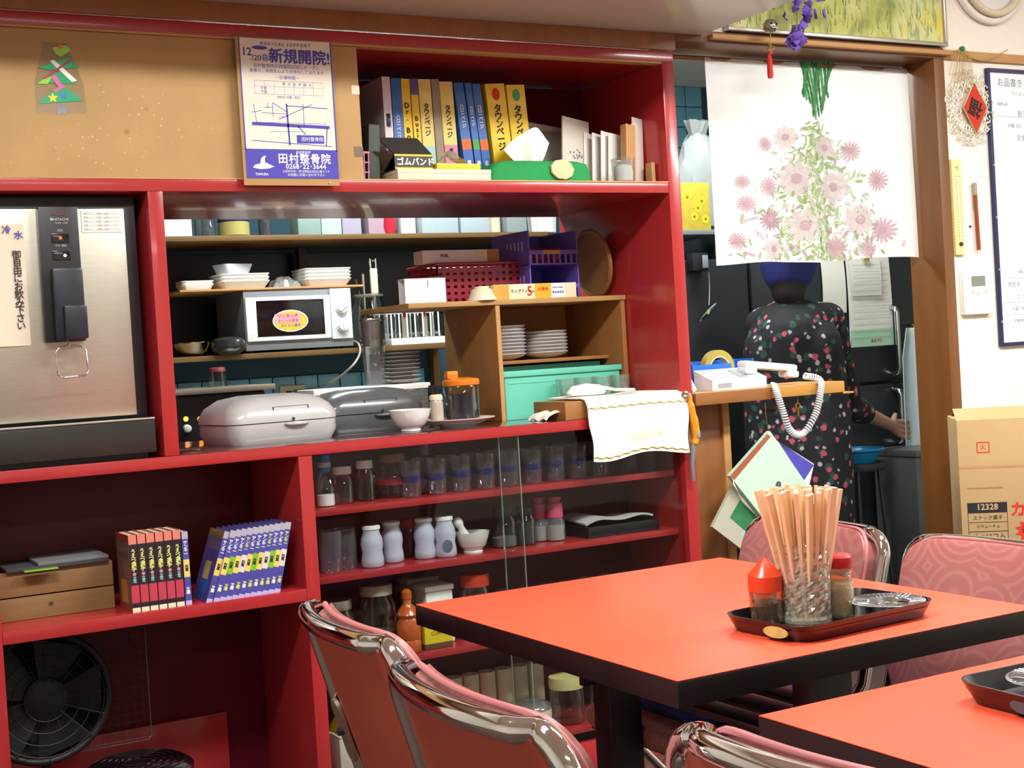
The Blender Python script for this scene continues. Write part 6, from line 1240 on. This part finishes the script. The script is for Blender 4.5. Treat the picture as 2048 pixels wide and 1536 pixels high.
for i, (r, z) in enumerate(prof):
    for k in range(seg):
        a = 2*PI*k/seg; cut = .0016*abs(math.sin(k*PI/3+i*PI/4))+.0016*abs(math.sin(k*PI/3-i*PI/4)) if 1 < i < 22 else 0
        vs.append(((r-cut)*math.cos(a), (r-cut)*math.sin(a), z))
fs = [(i*seg+k, i*seg+(k+1) % seg, (i+1)*seg+(k+1) % seg, (i+1)*seg+k) for i in range(24) for k in range(seg)]+[tuple(range(seg-1, -1, -1))]
m.add(vs, fs); part(cg, 'cut_glass', m, glassm('crystal', 'e6e0d2', .32, .06, .3), smooth=0); part(cg, 'rim', MB().tube([(.042*math.cos(k*PI/14), .042*math.sin(k*PI/14), .122) for k in range(28)], .0014, 5, True), GLASS)
STK = pm('chopstick_wood', 'e6c69c', .6, var=.1, scale=20, stretch=(6, 6, 1)); cs_me = MB().add([(-.0035, -.002, 0), (.0035, -.002, 0), (.0035, .002, 0), (-.0035, .002, 0), (-.0066, -.003, .202), (.0066, -.003, .202), (.0066, .003, .202), (-.0066, .003, .202)], [(3, 2, 1, 0), (4, 5, 6, 7), (0, 1, 5, 4), (1, 2, 6, 5), (2, 3, 7, 6), (3, 0, 4, 7)]).mesh('chopsticks', STK, 0)
rr_ = random.Random(11); n_ = 0
for ring, cnt in ((.007, 5), (.017, 11), (.0275, 18)):
    for k in range(cnt):
        a = 2*PI*k/cnt+ring*90; tilt = ring/.0275*.185*rr_.uniform(.75, 1.15); bx = ring*.82*math.cos(a); by = ring*.82*math.sin(a)
        o = single('wooden_chopsticks', 'joined disposable wooden chopsticks standing in the cut crystal glass', 'chopsticks', cs_me, None, (gx[0]+bx, gx[1]+by, gx[2]+.004+.006*rr_.random()), group='chopsticks in the crystal glass')
        o.rotation_euler = (Matrix.Rotation(tilt, 3, Vector((-math.sin(a), math.cos(a), 0)))@Matrix.Rotation(.5+rr_.uniform(-.5, .5), 3, 'Z')).to_euler(); n_ += 1
pp = thing('pepper_jar', 'small pepper jar with red cap behind the chopstick glass', 'jar', pos(1682, 1232))
part(pp, 'glass', MB().lathe([(.0215, 0), (.0225, .003), (.0225, .048), (.0195, .054), (.0195, .068), (.0215, .07), (.0215, .077)], 20, cap1=False), glassm('pepper_clear', 'e0d4b8', .2, .05, .25), smooth=50); part(pp, 'pepper', MB().lathe([(.019, .003), (.0205, .005), (.0205, .044), (.001, .045)], 18), pm('pepper_grey', 'bdb59c', .9)); part(pp, 'cap', MB().lathe([(.021, .0775), (.0215, .079), (.0215, .094), (.018, .098), (.001, .098)], 20), pm('pepper_red', 'b81c24', .35, coat=.3)); part(pp, 'neck_ring', MB().lathe([(.0205, .05), (.0215, .056)], 18, cap0=False, cap1=False), CREAM)
def ashtray(label, loc):
    o = thing('ashtray', label, 'ashtray', loc); ALU = pm('aluminium', 'b4b8bc', .22, .9, var=.08)
    part(o, 'dish', MB().lathe([(.03, .0), (.034, .002), (.036, .016), (.058, .019), (.06, .0205), (.058, .0215), (.035, .019), (.031, .005), (.001, .004)], 36), ALU, smooth=40)
    m = MB()
    for k in range(40):
        a = 2*PI*k/40; m.tube([(.038*math.cos(a), .038*math.sin(a), .02), (.056*math.cos(a+.05), .056*math.sin(a+.05), .0222)], .0007, 4)
    part(o, 'rim_fluting', m, ALU); part(o, 'centre_dome', MB().lathe([(.028, .006), (.022, .014), (.01, .018), (.001, .0185)], 24), CHROME, smooth=60)
    for k in range(3): a = k*2*PI/3+.4; part(o, 'rest_notch', MB().tube([(.03*math.cos(a), .03*math.sin(a), .021), (.055*math.cos(a), .055*math.sin(a), .0225)], .0028, 6), CHROME)
    return o
a1 = pos(1775, 1226); ashtray('round aluminium ashtray at the right of the far condiment tray', (a1[0], a1[1], IZ))
ashtray('round aluminium ashtray in the near condiment tray', (1.366, -2.095, IZ))

# ================================================================== chairs
def vinyl():
    m = pm('pink_vinyl', '9e605c', .45, var=.08, scale=6); n = m.node_tree.nodes; L = m.node_tree.links; b = n['Principled BSDF']; tc = n['Texture Coordinate']
    src = b.inputs['Base Color'].links[0].from_socket
    mp = n.new('ShaderNodeMapping'); mp.inputs['Scale'].default_value = (0, 1, 1); L.new(tc.outputs['Object'], mp.inputs[0])
    v = n.new('ShaderNodeTexVoronoi'); v.inputs['Scale'].default_value = 9; v.inputs['Randomness'].default_value = .55; L.new(mp.outputs[0], v.inputs['Vector'])
    s = n.new('ShaderNodeMath'); s.operation = 'MULTIPLY'; s.inputs[1].default_value = 52; L.new(v.outputs['Distance'], s.inputs[0])
    si = n.new('ShaderNodeMath'); si.operation = 'SINE'; L.new(s.outputs[0], si.inputs[0])
    mr = n.new('ShaderNodeMapRange'); mr.inputs['From Min'].default_value = .1; mr.inputs['From Max'].default_value = .8; mr.inputs['To Max'].default_value = .32; L.new(si.outputs[0], mr.inputs['Value'])
    x = n.new('ShaderNodeMix'); x.data_type = 'RGBA'; x.inputs['B'].default_value = list(lin('b5837c'))+[1]; L.new(mr.outputs[0], x.inputs['Factor']); L.new(src, x.inputs['A']); L.new(x.outputs['Result'], b.inputs['Base Color']); return m
VIN = vinyl(); VBK = pm('salmon_vinyl', 'c25a4a', .45, var=.14, scale=8); PIP = pm('pink_piping', 'a86464', .5)
def bx_(y, z): return -.25+(.8-z)*.27-.035*(1-min(1, (y/.2)**2))*max(0, (z-.45)/.35)   # back line in side view, bowed in plan
def chair(label):
    t = thing('dining_chair', label, 'chair', group='pink chrome-framed dining chairs'); W_ = .205
    pts = [(.14, -W_, .012), (.0, -W_, .3), (bx_(W_, .5)+.0, -W_, .5), (bx_(W_, .7), -W_, .7), (bx_(W_, .755), -W_, .757)]
    for k in range(1, 9): a = k*PI/2/8; pts.append((bx_(W_, .76+.04*math.sin(a)), -W_+.045*(1-math.cos(a)), .757+.043*math.sin(a)))
    for k in range(1, 24): y = -.16+.32*k/24; pts.append((bx_(y, .8), y, .8))
    for k in range(0, 9): a = PI/2-k*PI/2/8; pts.append((bx_(W_, .76+.04*math.sin(a)), W_-.045*(1-math.cos(a)), .757+.043*math.sin(a)))
    pts += [(bx_(W_, .7), W_, .7), (bx_(W_, .5), W_, .5), (.0, W_, .3), (.14, W_, .012)]
    part(t, 'back_frame', MB().tube(pts, .0132, 14), CHROME, smooth=60)
    for s in (-1, 1):
        part(t, 'leg', MB().tube([(.17, s*.19, .425), (.02, s*.19, .25), (-.2, s*.19, .012)], .0105, 10), CHROME, smooth=60)
        part(t, 'foot_cap', MB().lathe([(.014, 0), (.014, .02)], 12, (-.203, s*.19, 0)), BLACK); part(t, 'foot_cap', MB().lathe([(.015, 0), (.015, .02)], 12, (.142, s*W_, 0)), BLACK)
        zb = .61; part(t, 'bracket', MB().m(TR((bx_(W_, zb)-.013, s*(W_-.02), zb))@RY(-.26+PI/2)@RZ(PI/2)).prism([(.02*math.cos(k*PI/10), .052*math.sin(k*PI/10)) for k in range(20)] if 0 else rrect(-.02, .02, -.05, .05, .019), -.003, .003), STEEL)
        part(t, 'bolt', MB().m(TR((bx_(W_, zb)-.016, s*(W_-.024), zb))@RY(-PI/2)).lathe([(.006, -.004), (.006, .008)], 10), DSTEEL)
    def outline(v, inset=0):
        z = .49+.319*v; r = .1; w = .188-inset; d0 = z-.49
        if d0 < r: w = w-r+math.sqrt(max(0, r*r-(r-d0)**2))
        d1 = .809-z
        if d1 < .06: w = w-.06+math.sqrt(max(0, .06**2-(.06-d1)**2))
        return z, max(w, .02)
    def bk(off, bul):
        def fn(u, v):
            v = .5-.5*math.cos(PI*v); z, w = outline(v); y = (u*2-1)*w; return (bx_(y*.98, z)+off+bul*math.sin(PI*v)**.5*math.sin(PI*u)**.5, y, z)
        return fn
    part(t, 'back_cover', MB().grid(bk(.004, 0), 22, 26, .006), VBK, smooth=60)
    m = MB().grid(bk(.04, .012), 22, 26, .034); cu = part(t, 'back_cushion', m, VIN, smooth=60)
    edge = [Vector(bk(.03, 0)(1, k/20)) for k in range(21)]+[Vector(bk(.03, 0)(1-k/14, 1)) for k in range(1, 15)]+[Vector(bk(.03, 0)(0, 1-k/20)) for k in range(1, 21)]
    part(cu, 'piping', MB().tube(edge, .004, 6), PIP, smooth=60)
    m = MB(); shell_rr(m, [(-.15, .235, -.18, .18, .05, .415), (-.155, .245, -.192, .192, .06, .43), (-.155, .245, -.192, .192, .06, .45), (-.14, .23, -.178, .178, .055, .464)], 5); part(t, 'seat', m, VIN, smooth=60)
    part(t, 'seat_pan', MB().box(-.13, .22, -.17, .17, .405, .4148), DSTEEL); part(t, 'cross_bar', MB().tube([(.06, -W_, .17), (.06, W_, .17)], .008, 8), CHROME); part(t, 'cross_bar', MB().tube([(-.12, -.19, .1), (-.12, .19, .1)], .008, 8), CHROME)
    return t
def place(o, rx_, ry_, rz, dz=1.0):
    p = Vector((rx_, ry_, 0))-Matrix.Rotation(rz, 3, 'Z')@Vector((-.25, 0, 0)); o.location = p; o.rotation_euler = (0, 0, rz); o.scale = (1, 1, dz)
c1 = chair('pink chair with chrome frame seen from behind, beside the glass cabinet'); place(c1, .713, -1.485, math.radians(-6))
c2 = dup(c1, (0, 0, 0), label='pink chair with chrome frame seen from behind, second from the glass cabinet'); place(c2, .648, -1.955, math.radians(-3))
c3 = dup(c1, (0, 0, 0), label='pink chair with chrome frame at the bottom edge, tucked at the near table'); place(c3, .762, -2.395, math.radians(7.5))
c4 = dup(c1, (0, 0, 0), label='pink chair facing left behind the chopsticks at the far table'); place(c4, 1.97, -.985, PI, .9375)
c5 = dup(c1, (0, 0, 0), label='pink chair facing left at the right edge of the photo'); place(c5, 1.97, -1.465, PI, .9375)
def cushion(label, x, y, z, mt):
    m = MB(); shell_rr(m, [(-.15, .15, -.16, .16, .06, 0), (-.17, .17, -.18, .18, .07, .02), (-.15, .15, -.16, .16, .06, .045)], 5); single('seat_cushion', label, 'cushion', m, mt, (x, y, z), smooth=60)
cushion('deep blue seat cushion on the chair behind the chopsticks', 1.69, -.985, .4355, pm('blue_cushion', '28307a', .9)); cushion('purple seat cushion on the right-edge chair', 1.69, -1.465, .4355, pm('purple_cushion', '4a2a78', .9))

# ================================================================== the person at the refrigerator
def capsules(chains, voxel, smooth_it=6):
    """joins tapered limbs given as chains of (point, radius) into one continuous skin"""
    m = MB()
    for ch_ in chains:
        P = [Vector(p) for p, r in ch_]; R = [r for p, r in ch_]; flat = 1
        n = []; rr2 = []
        for i in range(len(P)-1):
            for k in range(6): n.append(P[i].lerp(P[i+1], k/6)); rr2.append(R[i]+(R[i+1]-R[i])*k/6)
        n.append(P[-1]); rr2.append(R[-1]); m.tube(n, rr2, 14)
        for p, r in zip(P, R):
            m.m(TR(p)).lathe([(r*math.sin(a)+1e-4, -r*math.cos(a)) for a in [PI*q/8 for q in range(9)]], 14); m.m(Matrix())
    me = m.mesh('tmp', WHITE, 0); o = bpy.data.objects.new('tmp', me); COL.objects.link(o)
    r = o.modifiers.new('r', 'REMESH'); r.mode = 'VOXEL'; r.voxel_size = voxel
    s = o.modifiers.new('s', 'SMOOTH'); s.iterations = smooth_it; s.factor = .6
    bpy.context.view_layer.update(); out = bpy.data.meshes.new_from_object(o.evaluated_get(bpy.context.evaluated_depsgraph_get()))
    bpy.data.objects.remove(o); bpy.data.meshes.remove(me)
    out.polygons.foreach_set('use_smooth', [True]*len(out.polygons)); return out
def setm(me, mt): me.materials.clear(); me.materials.append(mt); return me
SKIN = pm('skin', 'b08068', .5, var=.06, sub=.1)
PB = at(1592, 800, Y=.93); px_, py_ = PB.x, .93
fa = math.radians(-50)                       # faces away, turned to the right
def q(x, y, z):                              # local: +y = facing direction, +x = her right
    v = Matrix.Rotation(fa, 3, 'Z')@Vector((x, y, 0)); return Vector((px_+v.x, py_+v.y, z))
FW = math.radians
rw_ = at(1752, 848, Y=1.085); rh_ = Vector((FX0+hx-.012, FY-.052, at(1787, 862, Y=1.15).z)); re_ = at(1697, 812, Y=.985); rs_ = at(1655, 640, Y=.90); rw_ = rh_+(re_-rh_).normalized()*.118
hip = .84
ls_ = q(-.12, .05, 1.20); le_ = q(-.15, .16, 1.0); lw_ = q(-.04, .3, .95)
neck = q(0, .0, 1.28); head = q(0, .03, 1.45)
pe = thing('person', 'person in dark flowered clothes and blue headscarf opening the refrigerator', 'person', (px_, py_, 0))
off = -Vector((px_, py_, 0))
def ofs(ch_): return [(Vector(p)+off, r) for p, r in ch_]
# hand: palm plus five fingers closed round the handle
pd = (rh_-rw_).normalized(); up_ = Vector((0, 0, 1)); nrm = Vector((0, -1, 0))
palm0 = rw_+pd*.03; palm1 = rw_+pd*.066; hnd = Vector((FX0+hx, FY-.045, rh_.z))
hand = [[(rw_, .023), (palm0+up_*.01, .018), (palm1+up_*.026, .012)], [(rw_, .023), (palm0, .018), (palm1+up_*.004, .012)], [(rw_, .023), (palm0-up_*.01, .018), (palm1-up_*.022, .012)]]
for k, ln in enumerate((.92, 1.0, .96, .8)):
    dz = .034-.0225*k; b_ = palm1+up_*(.028-.018*k); z_ = rh_.z+dz
    hand.append([(b_, .0105), (Vector((hnd.x-.016, hnd.y-.02, z_+.003)), .0096), (Vector((hnd.x+.012*ln, hnd.y-.022, z_)), .009), (Vector((hnd.x+.024*ln, hnd.y-.004, z_-.002)), .0084), (Vector((hnd.x+.012, hnd.y+.014, z_-.002)), .0078)])
hand.append([(palm0+up_*.014, .013), (palm0+up_*.042+pd*.02, .0115), (palm0+up_*.058+pd*.05+Vector((0, .012, 0)), .0098)])
body = [[(q(0, 0, hip), .12), (q(0, -.02, 1.0), .105), (q(0, -.01, 1.15), .12), (q(0, 0, 1.24), .075), (neck, .05), (q(0, .02, 1.36), .05)],
        [(q(0, .03, 1.46), .088), (q(0, .045, 1.40), .075)], [(q(0, .1, 1.40), .02), (q(0, .128, 1.42), .012)], [(q(-.085, .03, 1.43), .014), (q(.085, .03, 1.43), .014)],
        [(q(-.09, .02, 1.2), .045), (rs_, .045)], [(rs_, .048), (re_, .038), (rw_, .025)], [(ls_, .048), (le_, .038), (lw_, .026), (lw_+Vector((.02, .03, .06)), .03)],
        [(q(-.08, 0, hip-.02), .09), (q(-.085, .01, .45), .058), (q(-.09, -.01, .09), .04), (q(-.09, .1, .035), .035)], [(q(.08, 0, hip-.02), .09), (q(.085, .01, .45), .058), (q(.09, -.01, .09), .04), (q(.09, .1, .035), .035)]]
bm_ = capsules([ofs(c) for c in body+hand], .0048, 3); part(pe, 'body', setm(bm_, SKIN), None, smooth=0)
def floral():
    m = pm('dark_floral_cloth', '12141a', .8, var=.2, scale=10); n = m.node_tree.nodes; L = m.node_tree.links; b = n['Principled BSDF']; tc = n['Texture Coordinate']; src = b.inputs['Base Color'].links[0].from_socket
    def spots(src, scale, thr, col, loc):
        mp = n.new('ShaderNodeMapping'); mp.inputs['Location'].default_value = loc; L.new(tc.outputs['Object'], mp.inputs[0])
        v = n.new('ShaderNodeTexVoronoi'); v.inputs['Scale'].default_value = scale; L.new(mp.outputs[0], v.inputs['Vector']); nz = n.new('ShaderNodeTexNoise'); nz.inputs['Scale'].default_value = 60; L.new(mp.outputs[0], nz.inputs['Vector'])
        ad_ = n.new('ShaderNodeMath'); ad_.operation = 'MULTIPLY_ADD'; ad_.inputs[1].default_value = .35; L.new(nz.outputs['Fac'], ad_.inputs[0]); L.new(v.outputs['Distance'], ad_.inputs[2])
        r = n.new('ShaderNodeMapRange'); r.inputs['From Min'].default_value = thr+.17+.05; r.inputs['From Max'].default_value = thr+.17-.02; L.new(ad_.outputs[0], r.inputs['Value'])
        x = n.new('ShaderNodeMix'); x.data_type = 'RGBA'; x.inputs['B'].default_value = list(lin(col))+[1]; L.new(r.outputs[0], x.inputs['Factor']); L.new(src, x.inputs['A']); return x.outputs['Result']
    s = spots(src, 20, .27, '24483a', (0, 0, 0)); s = spots(s, 21, .22, 'b84a62', (3.1, 1.2, .7)); s = spots(s, 25, .2, 'b0a8b0', (7.7, 2.2, 5.1)); L.new(s, b.inputs['Base Color']); return m
FLO = floral()
dress = [[(q(0, 0, .34), .17), (q(0, 0, .6), .16), (q(0, 0, hip), .15), (q(0, -.02, 1.0), .135), (q(0, -.015, 1.14), .145), (q(0, 0, 1.225), .09), (q(0, 0, 1.26), .058)],
         [(q(-.06, 0, .34), .14), (q(-.07, 0, hip), .135), (q(-.07, -.01, 1.1), .12)], [(q(.06, 0, .34), .14), (q(.07, 0, hip), .135), (q(.07, -.01, 1.1), .12)],
         [(q(-.05, -.01, 1.2), .085), (ls_, .07)], [(q(.05, -.01, 1.2), .085), (rs_, .07)], [(rs_, .068), (re_, .058), (re_.lerp(rw_, .35), .05)], [(ls_, .068), (le_, .058), (le_.lerp(lw_, .4), .05)]]
dm_ = capsules([ofs(c) for c in dress], .009, 6); part(pe, 'dress', setm(dm_, FLO), None, smooth=0)
hr = capsules([ofs([(q(0, -.01, 1.45), .09), (q(0, -.02, 1.38), .085), (q(0, -.03, 1.32), .066), (q(0, -.03, 1.285), .05)])], .009, 5); part(pe, 'hair', setm(hr, pm('dark_hair', '181214', .6, var=.2, scale=60)), None, smooth=0)
sc_ = capsules([ofs([(q(0, .005, 1.485), .106), (q(0, -.005, 1.43), .111), (q(0, -.012, 1.40), .1)])], .008, 5); part(pe, 'headscarf', setm(sc_, pm('navy_scarf', '1c2266', .8, var=.2)), None, smooth=0)
for s in (-1, 1): part(pe, 'shoe', setm(capsules([ofs([(q(s*.09, -.03, .035), .042), (q(s*.09, .13, .03), .036)])], .009, 3), BLACK), None, smooth=0)
